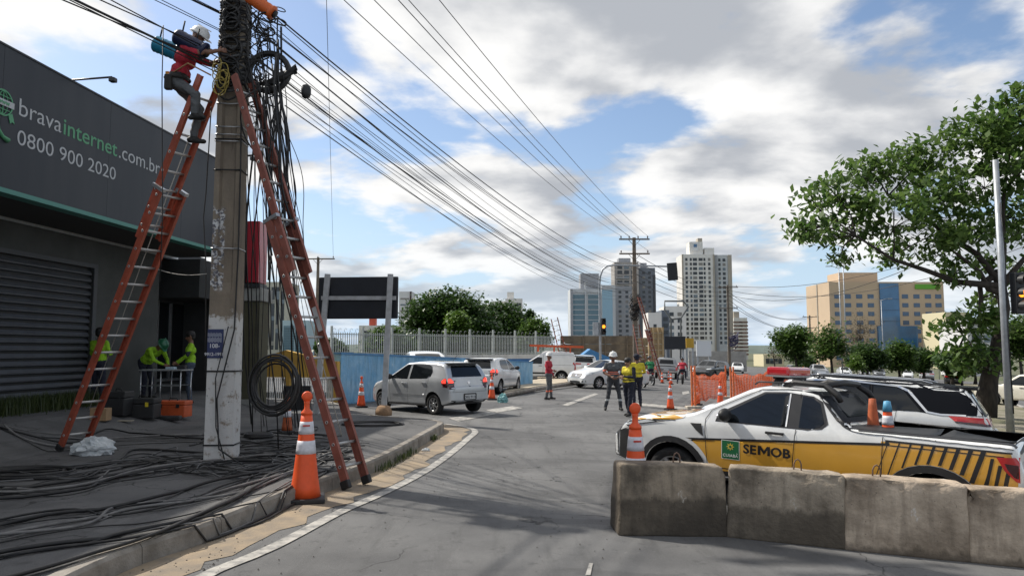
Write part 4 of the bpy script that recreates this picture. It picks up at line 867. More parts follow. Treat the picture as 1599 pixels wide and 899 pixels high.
def far(D, px, py, head, label, cat, pm, name='distant_car', g=None):
    q = on(px, py); return place(D, name, label, cat, pm, q.x, q.y, rad(head), g)
GR = paint('graphite', (.07, .075, .08), .4); SIL2 = paint('light_silver', (.48, .49, .50), .45)
far(D_h, 1240, 586, 262, 'dark grey hatchback coming down beside the leafy young tree', 'car', GR)
far(D_d, 1277, 590, 258, 'silver grey pickup approaching along the avenue', 'pickup', SIL2, 'distant_pickup')
far(D_s, 1318, 588, 255, 'white sedan approaching behind the black roof of the parked car', 'car', WHITE)
far(D_suv1, 1350, 586, 250, 'white sport utility vehicle in the queue near the lamp posts', 'car', WHITE)
far(D_h, 1372, 590, 250, 'graphite hatchback in the queue near the lamp posts', 'car', GR)
far(D_h, 1417, 591, 245, 'small white hatchback parked in front of the blue glazed hotel', 'car', WHITE)
far(D_suv1, 1447, 594, 65, 'pale silver sport utility vehicle driving away before the hotel', 'car', SIL2)
far(D_suv1, 1489, 603, 60, 'black sport utility vehicle under the branches of the big tree', 'car', paint('black', (.012, .013, .015)))
q = on(1592, 640); place(D_d, 'double_cab_pickup', 'cream white double cab pickup on the avenue behind the galvanised pole', 'pickup', paint('cream', (.62, .59, .50)), q.x + 1.6, q.y + 1.2, rad(118))
q = on(925, 596); place(D_suv1, 'sport_utility_vehicle', 'white sport utility vehicle with red lamps beside the utility truck', 'car', WHITE, q.x, q.y + 6, rad(85))
# ------------------------------------------------------------------ concrete blocks
BLK_A = layered('block_sooty', (.33, .27, .20), (.10, .082, .062), (.50, .46, .40), .42); BLK_B = layered('block_stained', (.41, .345, .265), (.15, .123, .092), (.50, .46, .40), .38); BLK_C = layered('block_pale', (.52, .425, .325), (.235, .185, .135), (.62, .60, .56), .12)
from mathutils import noise as mn
def concrete_block(p, q, h, label, seed, loops):
    a = Vector(p); b = Vector(q); Ln = (b - a).length; ang = math.atan2(b.y - a.y, b.x - a.x)
    t = thing('concrete_block', label, 'barrier', (*((a + b) / 2), gz((a.x + b.x) / 2)), ang, 'concrete road blocks in a row')
    t.rotation_euler = (0, math.atan(.045 * .85), ang)
    bm = bmesh.new(); bmesh.ops.create_cube(bm, size=1)
    for v in bm.verts:
        top = v.co.z > 0; v.co = Vector((v.co.x * (Ln + .05 - (.02 if top else 0)), v.co.y * (.30 if top else .46), (v.co.z + .5) * h - .01))
    bmesh.ops.bevel(bm, geom=list(bm.edges), offset=.032, segments=3, affect='EDGES', profile=.5)
    bmesh.ops.subdivide_edges(bm, edges=[e for e in bm.edges if e.calc_length() > .25], cuts=9, use_grid_fill=True)
    bm.normal_update()
    for v in bm.verts:
        n = mn.fractal(v.co * 3.2 + Vector((seed * 5.1, 0, 0)), .8, 2, 5) * .012; c = mn.noise(v.co * 6 + Vector((seed, 3, 1)))
        ed = (abs(v.co.x) > Ln / 2 - .11) + (v.co.z > h - .09) + (abs(v.co.y) > .14 and v.co.z > h - .12)
        v.co += v.normal * (n - (max(0, c - .05) * .11 if ed >= 2 else 0))
    for f in bm.faces: f.smooth = True
    me = bpy.data.meshes.new('block_body'); bm.to_mesh(me); bm.free(); me.materials.append([BLK_A, BLK_B, BLK_C, BLK_C][seed - 1]); obj('block_body', me, t)
    for x in loops:
        m = MB(); m.tube([(x - .035, 0, h - .06), (x - .035, 0, h + .05), (x - .022, 0, h + .085), (x, 0, h + .10), (x + .022, 0, h + .085), (x + .035, 0, h + .05), (x + .035, .0, h - .06)], .008, 6); m.build('lifting_loop', mat('rebar', (.16, .10, .07), .7, var=.3, vs=30), t)
    return t
bl = [(968, 836), (1136, 838), (1320, 858), (1516, 878), (1716, 898)]
bp = [on(*q).xy for q in bl]
hs_ = [.70, .70, .70, .68]
labs = ['concrete road block at the open end of the row below the pickup nose', 'stained concrete road block beneath the municipal lettering', 'pale concrete road block with a white splash below the hatched stripes', 'concrete road block standing below the pickup tail']
for i in range(4):
    dd = (bp[i + 1] - bp[i]).normalized(); nrm = Vector((-dd.y, dd.x)) * .22
    concrete_block(bp[i] + nrm + dd * .012, bp[i + 1] + nrm - dd * .012, hs_[i], labs[i], i + 1, [[.08], [.12], [-.22], [.1]][i])

# ------------------------------------------------------------------ cones
OR = mat('cone_orange', (.80, .10, .022), .5, var=.08, vs=6); ORD = mat('cone_orange_faded', (.42, .10, .035), .7, var=.2, vs=6); WB = mat('cone_white_band', (.62, .62, .66), .45, var=.12, vs=14)
def cone_design(h, orange, bands, topper):
    """a traffic cone: square foot, tapering body, white bands; the tall ones carry a grip on top"""
    P = []; m = MB(); m.box((0, 0, .03), (h * .36, h * .36, .055), bev=.015); P.append(('base', m.mesh('base', PLAST)))
    r0, r1 = h * .135, h * .05; z0 = .055; hb = h * (.80 if topper else 1.0)
    def rad_(z): 
        u = (z - z0) / (hb - z0); return (r0 + (r1 - r0) * u) * (1 + .25 * max(0, .25 - u))
    m = MB(); m.lathe([(rad_(z) , z) for z in np.linspace(z0, hb, 9)] + [(.01, hb + .004)], 24); P.append(('body', m.mesh('body', orange)))
    for a, b in bands: m = MB(); m.lathe([(rad_(h * z) + .004, h * z) for z in np.linspace(a, b, 4)], 24, ring=False); P.append(('reflective_band', m.mesh('reflective_band', WB)))
    if topper:
        m = MB(); m.lathe([(h * .055, hb), (h * .052, hb + h * .02), (h * .026, hb + h * .05), (h * .024, hb + h * .10), (h * .03, hb + h * .12), (.01, hb + h * .125)], 16)
        m.lathe([(.01, -.02), (h * .042, -.018), (h * .05, 0), (h * .042, .018), (.01, .02)], 18, 0, Matrix.Translation((0, 0, hb + h * .165)) @ Matrix.Rotation(PI / 2, 4, 'X')); P.append(('grip', m.mesh('grip', orange)))
        m = MB(); m.box((0, -rad_(h * .70) - .004, h * .70), (h * .065, .012, h * .014)); P.append(('slot', m.mesh('slot', mat('cone_slot', (.5, .04, .02), .6))))
    return P
CD = {'tall': cone_design(1.27, OR, [(.44, .56), (.62, .735)], True), 'mid': cone_design(.95, OR, [(.40, .52), (.66, .78)], True), 'small': cone_design(.72, OR, [(.35, .50), (.66, .80)], False), 'old': cone_design(.75, ORD, [(.42, .58)], False)}
def cone(kind, x, y, z, label, rz=0.0, group='orange traffic cones', name='traffic_cone'):
    t = thing(name, label, 'traffic cone', (x, y, z), rz, group)
    for n, me in CD[kind]: obj(n, me, t)
    return t
def conep(kind, px, py, label, rz=.3, dz=0): q = on(px, py, dz); return cone(kind, q.x, q.y, q.z, label, rz)
conep('tall', 476, 782, 'tall orange cone with white bands at the foot of the ladder by the kerb', .25)
conep('old', 448, 676, 'faded orange cone with a pale band among the tangled cables', .5, .15)
conep('mid', 564, 636, 'tall orange cone in front of the blue parapet', .4)
conep('mid', 768, 624, 'orange cone beside the rear wheel of the white hatchback', .2)
conep('mid', 1047, 640, 'orange cone standing between the workers and the orange net', .2)
cone('tall', 1.32, 8.02, gz(1.32), 'orange cone with white bands behind the end concrete block', .1)
conep('small', 1034, 598, 'small orange cone beside the black motorcycle', .2); conep('small', 1044, 594, 'small orange cone behind the grey pickup, middle one of the three', .2); conep('small', 1048, 600, 'small orange cone nearest the net barrier among the three behind the workers', .2)
conep('mid', 1125, 632, 'orange cone with a round lamp standing inside the net barrier', .2)
conep('mid', 1088, 632, 'orange cone hidden behind the net barrier end posts', .2)
bxy = Vector((3.80, 9.33)); ca, sa = math.cos(rad(139.4)), math.sin(rad(139.4))
for (lx, ly, lab, kd) in ((-.92, .42, 'orange cone with blue tip standing in the pickup bed', 'small'), (-.74, .32, 'plain faded cone beside the blue tipped one in the pickup bed', 'old')):
    t = cone(kd, bxy.x + lx * ca - ly * sa, bxy.y + lx * sa + ly * ca, gz(bxy.x) + .63, lab, .6)
    if kd == 'small': m = MB(); m.lathe([(.052, .62), (.036, .735), (.01, .74)], 18); m.build('blue_tip', mat('blue_sleeve', (.10, .35, .55), .5), t)

# ------------------------------------------------------------------ concrete pole
def pole_material():
    m = bpy.data.materials.new('pole_concrete'); m.use_nodes = True; t = m.node_tree; L = t.links; b = t.nodes['Principled BSDF']
    co = t.nodes.new('ShaderNodeTexCoord').outputs['Object']; sp = t.nodes.new('ShaderNodeSeparateXYZ'); L.new(co, sp.inputs[0])
    def noise(s, d, st=None):
        n = t.nodes.new('ShaderNodeTexNoise'); n.inputs['Scale'].default_value = s; n.inputs['Detail'].default_value = d; n.inputs['Roughness'].default_value = .65; v = co
        if st: mp = t.nodes.new('ShaderNodeMapping'); mp.inputs['Scale'].default_value = st; L.new(co, mp.inputs[0]); v = mp.outputs[0]
        L.new(v, n.inputs['Vector']); return n.outputs[0]
    def rmp(x, lo, hi): r = t.nodes.new('ShaderNodeMapRange'); L.new(x, r.inputs[0]); r.inputs[1].default_value = lo; r.inputs[2].default_value = hi; return r.outputs[0]
    def mix(f, a, e):
        n = t.nodes.new('ShaderNodeMix'); n.data_type = 'RGBA'; L.new(f, n.inputs[0])
        for i, v in ((6, a), (7, e)):
            if isinstance(v, tuple): n.inputs[i].default_value = (*v, 1)
            else: L.new(v, n.inputs[i])
        return n.outputs[2]
    def ma(op, a, c): n = t.nodes.new('ShaderNodeMath'); n.operation = op; [L.new(v, n.inputs[i]) if not isinstance(v, (int, float)) else setattr(n.inputs[i], 'default_value', v) for i, v in enumerate((a, c))]; return n.outputs[0]
    conc = mix(rmp(noise(2.2, 8, (1, 1, .35)), .35, .65), (.285, .235, .175), (.165, .135, .105))
    conc = mix(rmp(noise(7, 5, (1, 1, .15)), .62, .72), conc, (.06, .05, .045))
    edge = ma('ADD', sp.outputs[2], ma('MULTIPLY', noise(9, 6), .45))          # ragged upper edge of the whitewash
    pa = rmp(edge, 2.30, 2.36); white = mix(rmp(noise(6, 9), .54, .64), (.60, .59, .57), (.27, .22, .17))
    white = mix(rmp(noise(16, 4, (1, 1, .5)), .66, .70), white, (.16, .15, .16))
    c = mix(pa, white, conc)
    pb = ma('MULTIPLY', rmp(ma('ADD', sp.outputs[2], ma('MULTIPLY', noise(14, 5), .3)), 2.62, 2.7), rmp(ma('SUBTRACT', 3.75, sp.outputs[2]), 0, .1))
    pst = ma('MULTIPLY', ma('MULTIPLY', pb, rmp(noise(11, 8), .50, .53)), rmp(ma('SUBTRACT', -.02, sp.outputs[0]), 0, .02))
    c = mix(pst, c, mix(rmp(noise(24, 6), .48, .52), (.60, .60, .60), (.11, .11, .13)))       # remains of torn posters
    L.new(c, b.inputs['Base Color']); b.inputs['Roughness'].default_value = .9
    bp_ = t.nodes.new('ShaderNodeBump'); bp_.inputs['Strength'].default_value = .5; bp_.inputs['Distance'].default_value = .02; L.new(noise(22, 7), bp_.inputs['Height']); L.new(bp_.outputs[0], b.inputs['Normal'])
    return m
PX, PY = -4.25, 11.0
pole = thing('utility_pole', 'thick concrete utility pole, whitewashed below, wrapped in cables between two ladders', 'utility pole', (PX, PY, .15), rad(4))
PM = pole_material()
def dt_section(z):                                   # flanged section, tapering
    u = z / 11.0; a = .205 - .036 * u; b = .17 - .04 * u; w_ = .055; d_ = .05 * min(1, max(0, (z - 2.45) / .15))
    return [(-a, -b), (-a + w_ + .02, -b), (-a + w_ + .05, -b + d_), (a - w_ - .05, -b + d_), (a - w_ - .02, -b), (a, -b), (a, b), (a - w_ - .02, b), (a - w_ - .05, b - d_), (-a + w_ + .05, b - d_), (-a + w_ + .02, b), (-a, b)]
m = MB(); zs = [-.05, .5, 1.2, 2.0, 2.44, 2.46, 2.5, 2.55, 2.6, 3, 4, 5, 6, 7, 8, 9, 10, 11]; vs_ = []
for z in zs: vs_ += [(x, y, z) for x, y in dt_section(max(z, 0))]
m.add(vs_, [(i * 12 + j, i * 12 + (j + 1) % 12, (i + 1) * 12 + (j + 1) % 12, (i + 1) * 12 + j) for i in range(len(zs) - 1) for j in range(12)] + [tuple(range((len(zs) - 1) * 12, len(zs) * 12))]); m.build('shaft', PM, pole)
BAND = mat('steel_band', (.50, .51, .52), .4, metal=.7); CABLE = mat('cable_black', (.011, .011, .012), .55, col2=(.040, .037, .034), vs=2.5, lo=.45, hi=.75); CABG = mat('cable_grey', (.10, .10, .10), .6); 
def band(z, mt, r=.006, par=pole, nm='band', sag=.0):
    m = MB(); s_ = dt_section(0); a = .205 - .036 * z / 11 + .006; b = .17 - .04 * z / 11 + .006
    q = [(-a, -b, z), (0, -b - .004, z - sag), (a, -b, z), (a, b, z + sag), (0, b, z), (-a, b, z), (-a, -b, z)]; m.tube(q, r, 5); return m.build(nm, mt, par)
for z in (3.1, 4.72, 4.82, 4.94, 5.3, 5.6, 6.45, 6.55): band(z, BAND, .010, sag=random.uniform(-.01, .02))
for z in (.24, 1.30, 4.28, 4.75): band(z, CABLE, .012, nm='tie_cable')
for k in range(46): band(5.6 + k * .032 + random.uniform(-.02, .02), random.choice([CABLE, CABLE, CABG]), random.uniform(.008, .024), nm='wrapped_cable', sag=random.uniform(-.12, .12))
m = MB(); m.box((-.09, -.176, 1.70), (.225, .006, .42)); pl = m.build('poster', mat('poster_blue', (.025, .035, .11), .6), pole)
m = MB()
for k in range(15): m.box((-.195 + k * .0135, -.1805, 1.83 - .004 * (k % 3)), (.007, .002, .05 + .012 * (k % 2))); m.box((-.195 + k * .0135, -.1805, 1.755 - .003 * (k % 2)), (.0075, .002, .055 + .01 * (k % 3)))
o = m.build('faded_print', mat('poster_pale', (.34, .36, .42), .6), pl); o['kind'] = 'stuff'
for tx, zz_, sz in (('108-', 1.64, .085), ('9912-1996', 1.525, .064)):
    me = text_mesh(tx, sz, mat('poster_white', (.6, .6, .62), .6), .001, .0012, 'CENTER'); me.transform(Matrix(((1, 0, 0, -.10), (0, 0, -1, -.1805), (0, 1, 0, zz_), (0, 0, 0, 1)))); obj('lettering', me, pl)
# crossarm of the power lines, above the frame
def crossarm(par, z, wd, ins, rz=0.0, mt=None):
    m = MB(); bar(m, (-wd / 2, -.14, z), (wd / 2, -.14, z), .09, .11); bar(m, (-.45, -.14, z - .05), (-.02, -.14, z - .55), .04, .03, roll=Vector((0, 1, 0))); bar(m, (.45, -.14, z - .05), (.02, -.14, z - .55), .04, .03, roll=Vector((0, 1, 0)))
    a = m.build('crossarm', mt or mat('weathered_timber', (.13, .10, .075), .9, var=.3, vs=8), par)
    for x in ins: m = MB(); m.lathe([(.02, z + .05), (.02, z + .10), (.06, z + .11), (.035, z + .15), (.07, z + .16), (.04, z + .21), (.045, z + .26), (.01, z + .28)], 10, 0, Matrix.Translation((x, -.14, 0))); m.build('insulator', mat('porcelain', (.10, .07, .06), .3), a)
crossarm(pole, 9.3, 2.4, (-1.1, -.4, .4, 1.1)); crossarm(pole, 8.5, 2.0, (-.9, .9))

# ------------------------------------------------------------------ ladders
def ladder(name, base, top, width, side, colour, label, two=True, foot=True, split=.55, hard=None, tagc=None):
    """two-section extension ladder: channel rails and tubular rungs; base and top are centre points"""
    base = Vector(base); top = Vector(top); ax = (top - base); Ln = ax.length; ax.normalize()
    sd = Vector(side); sd = (sd - ax * sd.dot(ax)).normalized(); nr = ax.cross(sd).normalized()
    if nr.z < 0: nr = -nr; sd = -sd
    t = thing(name, label, 'ladder', base, 0); M3 = Matrix(((sd.x, nr.x, ax.x), (sd.y, nr.y, ax.y), (sd.z, nr.z, ax.z)))
    t.rotation_euler = M3.to_euler()
    RUNG = mat('rung_alu', (.50, .50, .49), .45, metal=.5)
    def section(z0, z1, wd, yo, dp, ph):
        for s_ in (-1, 1):
            m = MB(); x = s_ * wd / 2; prof = [(0, -dp / 2), (s_ * .012, -dp / 2), (s_ * .012, dp / 2), (0, dp / 2), (-s_ * .032, dp / 2), (-s_ * .032, dp / 2 - .008), (-s_ * .002, dp / 2 - .008), (-s_ * .002, -dp / 2 + .008), (-s_ * .032, -dp / 2 + .008), (-s_ * .032, -dp / 2)]
            m.prism([(x + a, yo + b) for a, b in (prof if s_ > 0 else prof[::-1])], z0, z1); r = m.build('rail', colour, t)
            z = z0 + ph
            while z < z1 - .08:
                q = MB(); q.lathe([(.014, -.004), (.022, -.004), (.022, .006), (.014, .006)], 10, 0, Matrix.Translation((x + s_ * .014, yo, z)) @ Matrix.Rotation(PI / 2, 4, 'Y'), ring=True); q.lathe([(.013, 0), (.001, .002)], 8, 1, Matrix.Translation((x + s_ * .012, yo, z)) @ Matrix.Rotation(s_ * PI / 2, 4, 'Y'))
                q.build('rung_end', [RUNG, WELL], r); z += .30
        z = z0 + ph
        while z < z1 - .08:
            m = MB(); m.tube([(-wd / 2 + .002, yo, z), (wd / 2 - .002, yo, z)], .019, 8); m.build('rung', RUNG, t); z += .30
    if two:
        section(0, Ln * split, width, 0, .115, .22); section(Ln * (split - .14), Ln, width - .075, .116, .105, .22)
        for s_ in (-1, 1): m = MB(); m.box((s_ * (width / 2 - .02), .045, Ln * split - .02), (.07, .26, .05)); m.build('guide_bracket', BAND, t)
        m = MB(); m.tube([(.05, .03, Ln * .10), (.04, .10, Ln * .5), (.05, .14, Ln * .93)], .007, 5); m.build('hoist_rope', mat('rope', (.42, .40, .36), .9), t)
    else: section(0, Ln, width, 0, .08, .22)
    if foot:
        for s_ in (-1, 1): m = MB(); m.box((s_ * width / 2, 0, -.012), (.07, .13, .11), bev=.015); m.build('rubber_foot', PLAST, t)
    return t
LO = mat('ladder_orange', (.37, .085, .048), .5, var=.18, vs=5, coat=.2); LB_ = mat('ladder_brown', (.25, .085, .060), .6, var=.2, vs=5)
b1 = Vector((-7.10, 12.15, .22)); t1 = Vector((-4.40, 10.66, 5.72)); l1 = ladder('extension_ladder', b1, t1, .44, (.45, .89, 0), LO, 'orange extension ladder leaning on the pole with the lineman on it', split=.72)
b2 = Vector((-2.03, 9.80, .06)); t2 = Vector((-4.12, 10.80, 5.75)); l2 = ladder('extension_ladder', b2, t2, .42, (.45, .89, 0), LB_, 'faded red brown ladder leaning on the pole with its feet at the kerb', split=.62)
m = MB(); m.box((-.2115, 0, 2.30), (.03, .09, .36)); m.build('white_tape', mat('white_tape', (.6, .6, .6), .6), l2)

# ------------------------------------------------------------------ billboard seen from behind
bb = thing('billboard', 'black panel billboard seen from behind on two white posts', 'billboard', (0, 0, 0))
pR = on(599, 648, .15); Yb = pR.y
c0 = at(497, 431, Yb + .25); c1 = at(621, 431, Yb + .05); c2 = at(621, 497, Yb + .05)
bc = (c0 + c1) / 2; wd_ = (c1 - c0).xy.length; hb_ = c1.z - c2.z; an = math.atan2((c1 - c0).y, (c1 - c0).x)
m = MB(); m.box((bc.x, bc.y + .12, c1.z - hb_ / 2), (wd_, .09, hb_), rz=an, bev=.03); m.build('panel', mat('panel_black', (.010, .012, .018), .5, var=.3, vs=2), bb)
PW = mat('post_white', (.50, .51, .52), .55, col2=(.36, .36, .36), vs=6)
qt = at(610, 428, Yb); m = MB(); bar(m, (pR.x, pR.y, .12), (qt.x, qt.y - .02, qt.z), .13, .10, roll=Vector((1, 0, 0))); m.build('post', PW, bb)
ql = at(512, 428, Yb + .2); pl_ = Vector((ql.x - .24, ql.y + .05, .12)); m = MB(); bar(m, pl_, (ql.x, ql.y - .02, ql.z), .13, .10, roll=Vector((1, 0, 0))); m.build('post', PW, bb)
m = MB(); e0 = at(501, 465, Yb + .23); e1 = at(618, 465, Yb + .03); bar(m, (e0.x, e0.y + .04, e0.z), (e1.x, e1.y + .04, e1.z), .03, .10); m.build('cross_bar', PW, bb)
m = MB(); m.lathe([(.21, -.02), (.21, .10), (.16, .20), (.09, .235), (.01, .24)], 14, 0, Matrix.Translation((pR.x, pR.y, .15))); m.build('post_footing', mat('footing', (.30, .19, .11), .9, var=.25, vs=8, bump=.5), bb)

# ------------------------------------------------------------------ net barrier
NET = mat('net_orange', (.72, .13, .03), .7, var=.15, vs=6); NP = mat('net_post', (.68, .17, .05), .7, var=.2, vs=8)
nb = thing('net_barrier', 'orange plastic net fence on orange posts round the road works', 'barrier', (0, 0, 0))
cor = [on(*q) for q in [(1081, 638), (1134, 622), (1142, 633), (1205, 612), (1255, 600)]]
for i, c in enumerate(cor):
    for k in range(2 if i in (0, 2) else 1):
        m = MB(); x = c.x + k * .13; m.box((x, c.y + k * .08, c.z + .75), (.055, .055, 1.5)); m.build('post', NP, nb)
    m = MB(); m.box((c.x + .03, c.y, c.z + .05), (.5, .4, .10), bev=.02); m.build('post_foot', mat('foot_block', (.45, .40, .33), .9, var=.2, vs=6), nb)
m = MB()
for a, b in ((0, 1), (2, 3), (3, 4)):
    A_, B_ = cor[a], cor[b]; Ln = (B_ - A_).length; nh = 9; nv = int(Ln / .15)
    def npt(u, v): q = A_.lerp(B_, u); return Vector((q.x + .04 * math.sin(u * 9 + v * 3), q.y - .04 + .05 * math.sin(u * 7), q.z + .18 + v * 1.08 - .16 * math.sin(u * PI) * v - .05 * math.sin(u * 23 + v * 4)))
    for k in range(nh + 1): m.tube([npt(u, k / nh) for u in np.linspace(0, 1, 16)], .010, 4)
    for k in range(nv + 1): m.tube([npt(k / nv + .004 * math.sin(k), v) for v in np.linspace(0, 1, 6)], .008, 4)
o = m.build('net', NET, nb); o['kind'] = 'stuff'

# ------------------------------------------------------------------ traffic signals and lamp posts
GAL = mat('galvanised', (.36, .38, .40), .45, metal=.5, var=.15, vs=5); SIG = mat('signal_black', (.012, .013, .014), .5); AMB = mat('amber_lit', (.8, .25, .02), .4, emit=((1, .28, .02), 2.2)); LENS = mat('lens_off', (.02, .012, .01), .3)
def signal_head(par, M, s_=1.0):
    m = MB(); m.box(None, (.30 * s_, .20 * s_, 1.0 * s_), M=M, bev=.03 * s_); h = m.build('signal_head', SIG, par)
    for k, mt in ((1, LENS), (0, AMB), (-1, LENS)):
        m = MB(); m.lathe([(.01, .0), (.105 * s_, 0), (.10 * s_, .012), (.01, .02)], 16, 0, M @ Matrix.Translation((0, -.10 * s_, k * .31 * s_)) @ Matrix.Rotation(PI / 2, 4, 'X')); m.build('lens', mt, h)
        m = MB(); n_ = 12; vs2 = []
        for j in range(n_ + 1):
            a = PI * (-.15 + 1.3 * j / n_)
            for d_ in (-.10, -.28 + .10 * abs(math.cos(a)) * 0):
                for r_ in (.125, .132): vs2.append(M @ Vector((r_ * s_ * math.cos(a), d_ * s_, k * .31 * s_ + r_ * s_ * math.sin(a))))
        f2 = []
        for j in range(n_):
            b = j * 4; f2 += [(b, b + 2, b + 6, b + 4), (b + 1, b + 5, b + 7, b + 3), (b + 2, b + 3, b + 7, b + 6), (b, b + 4, b + 5, b + 1)]
        m.add(vs2, f2); m.build('visor', SIG, h)
Yt = 42.0
tb = at(938, 586, Yt); zg = gz(tb.x)
ts = thing('traffic_signal', 'grey signal post with an arm over the road and an amber signal', 'traffic light', (tb.x, tb.y, zg))
def rel(px, py, Y=Yt): q = at(px, py, Y); return Vector((q.x - tb.x, q.y - tb.y, q.z - zg))
m = MB(); m.tube([(0, 0, -.05), rel(937, 520) , rel(936, 450), rel(937, 432), rel(941, 421), rel(948, 415.5), rel(958, 414), rel(1043, 416)], [.075, .07, .06, .06, .055, .055, .05, .04], 10); m.build('post', GAL, ts)
q = rel(1050, 424); signal_head(ts, Matrix.Translation(q) @ Matrix.Rotation(PI * .93, 4, 'Z') @ Matrix.Rotation(.06, 4, 'Y') @ Matrix.Diagonal((1.9, .9, 1.0, 1)), 1.0)
q = rel(940.5, 510); signal_head(ts, Matrix.Translation(q + Vector((.05, -.16, 0))) @ Matrix.Diagonal((.9, 1, 1, 1)), .95)
m = MB(); q = rel(930, 513); m.box(q, (.30, .2, .75)); m.build('control_box', GAL, ts)
# galvanised pole on the median with the second signal
mpb = on(1578, 674, .13)
gp = thing('galvanised_pole', 'tall galvanised pole on the median with an amber signal behind it', 'pole', mpb)
tp = at(1550.5, 250, mpb.y) - mpb
m = MB(); m.tube([(0, 0, -.05), (0, 0, tp.z * .5), (0.0, 0, tp.z)], [.105, .09, .075], 14); m.build('shaft', GAL, gp)
m = MB(); m.tube([(.05, -.10, 0.5), (.02, -.11, 3.0), (.06, -.10, 5.0), (.0, -.1, 6.4)], .014, 5); m.build('cable', CABLE, gp)
q = at(1583, 458, mpb.y) - mpb; signal_head(gp, Matrix.Translation(q + Vector((.06, -.1, 0))) @ Matrix.Rotation(.25, 4, 'Z') @ Matrix.Diagonal((1.15, 1, 1.1, 1)), 1.05)
m = MB(); bar(m, (0, 0, q.z), (q.x, -.05, q.z), .05, .05); m.build('bracket', SIG, gp)
def lamp_post(px, py_base, py_top, label, head=None, r=.09, sign=False, name='lamp_post'):
    b = on(px, py_base); t = thing(name, label, 'lamp post', b); q = at(px, py_top, b.y) - b
    m = MB(); m.tube([(0, 0, -.05), (0, 0, q.z)], [r, r * .6], 8); m.build('shaft', GAL, t)
    if head:
        for s_ in head:
            m = MB(); m.tube([(0, 0, q.z - .1), (s_ * .6, 0, q.z + .12), (s_ * 1.2, 0, q.z + .2)], .035, 6); m.build('arm', GAL, t); m = MB(); m.box((s_ * 1.5, 0, q.z + .2), (.65, .28, .10), bev=.03); m.build('lamp_head', GAL, t)
    if sign: m = MB(); m.box((-.3, -.12, sign[0]), (sign[1], .03, sign[1]), bev=.01); s2 = m.build('sign_plate', mat('sign_white', (.6, .6, .58), .5), t); m = MB(); m.lathe([(sign[1] * .36, 0), (sign[1] * .36, .006), (sign[1] * .28, .006), (sign[1] * .28, 0)], 24, 0, Matrix.Translation((-.3, -.136, sign[0])) @ Matrix.Rotation(PI / 2, 4, 'X'), ring=True); m.build('sign_ring', mat('sign_grey', (.2, .2, .2), .5), s2)
    return t
lamp_post(1323, 586, 385, 'tall grey lamp post in front of the hotel, thicker of the two', (-1,), .13); lamp_post(1316, 590, 418, 'slim grey lamp post just beside a thicker one before the hotel', (-1,), .09)
lamp_post(1381, 590, 468, 'slender double armed lamp post before the blue hotel glazing', (-1, 1), .09, (3.2, .9)); lamp_post(1467, 592, 540, 'short thin post among the trees in front of the hotel', None, .07)
# other utility poles
def far_pole(px, py_top, Y, label, arms, h_extra=0, wd=.30, low=True):
    q = at(px, py_top, Y); t = thing('utility_pole', label, 'utility pole', (q.x, q.y, gz(q.x))); H = q.z - gz(q.x)
    m = MB(); m.box((0, 0, H / 2), (wd * .9, wd * .6, H)); m.v = [(x * (1.0 if z < H / 2 else .62), y * (1.0 if z < H / 2 else .62), z) for x, y, z in m.v]; m.build('shaft', mat('far_pole', (.17, .14, .11), .9, var=.2, vs=2), t)
    for z, w_, ins in arms: crossarm(t, H - z, w_, ins)
    return t, H
fp2, H2 = far_pole(990, 371, 58, 'concrete utility pole with two crossarms rising behind the signal arm', [(.15, 2.4, (-1.05, -.4, .3, 1.05)), (1.3, 2.4, (-1.05, 1.05))], wd=.45)
fp3, H3 = far_pole(497, 402, 72, 'distant utility pole with one crossarm above the black billboard', [(.15, 3.3, (-1.5, 0, 1.5))], wd=.4)
fp4, H4 = far_pole(1264, 492, 130, 'thin distant utility pole beside the hotel', [(.3, 2.6, (-1.1, 1.1)), (2.2, 2.6, (-1.1, 1.1))], wd=.4)
fp5, H5 = far_pole(1136, 445, 95, 'utility pole wound with cables before the white tower', [(.3, 2.6, (-1.1, 1.1)), (3.0, 2.4, (-1.1, 1.1))], wd=.4)
q2 = fp2.location; m = MB()
for k in range(26):
    a = random.random() * 6; z = H2 - 4.6 - random.random() * 1.9; r_ = .22 + random.random() * .3
    m.tube([(r_ * math.cos(a + t_), r_ * .7 * math.sin(a + t_), z + .25 * math.sin(t_ * 1.3 + a)) for t_ in np.linspace(0, 4.5, 9)], .035, 4)
o = m.build('cable_tangle', CABLE, fp2); o['kind'] = 'stuff'
m = MB(); q5 = fp5.location
for k in range(18):
    a = random.random() * 6; z = H5 - 6.3 - random.random() * 1.8; r_ = .3 + random.random() * .4
    m.tube([(.6 + r_ * math.cos(a + t_), r_ * .7 * math.sin(a + t_), z + .4 * math.sin(t_ * 1.3 + a)) for t_ in np.linspace(0, 4.5, 9)], .05, 4)
o = m.build('cable_tangle', mat('cable_blue', (.05, .045, .10), .6), fp5); o['kind'] = 'stuff'
ladder('wooden_ladder', (q2.x + 1.7, q2.y - 1.4, gz(q2.x)), (q2.x + .15, q2.y - .3, gz(q2.x) + 6.3), .5, (.6, .8, 0), LB_, 'red ladder leaning on the far crossarmed pole', split=.6)
ladder('wooden_ladder', (q2.x + .35, q2.y - 2.4, gz(q2.x)), (q2.x - .0, q2.y - .35, gz(q2.x) + 4.2), .5, (1, .2, 0), LB_, 'second ladder set upright against the far crossarmed pole', two=False)
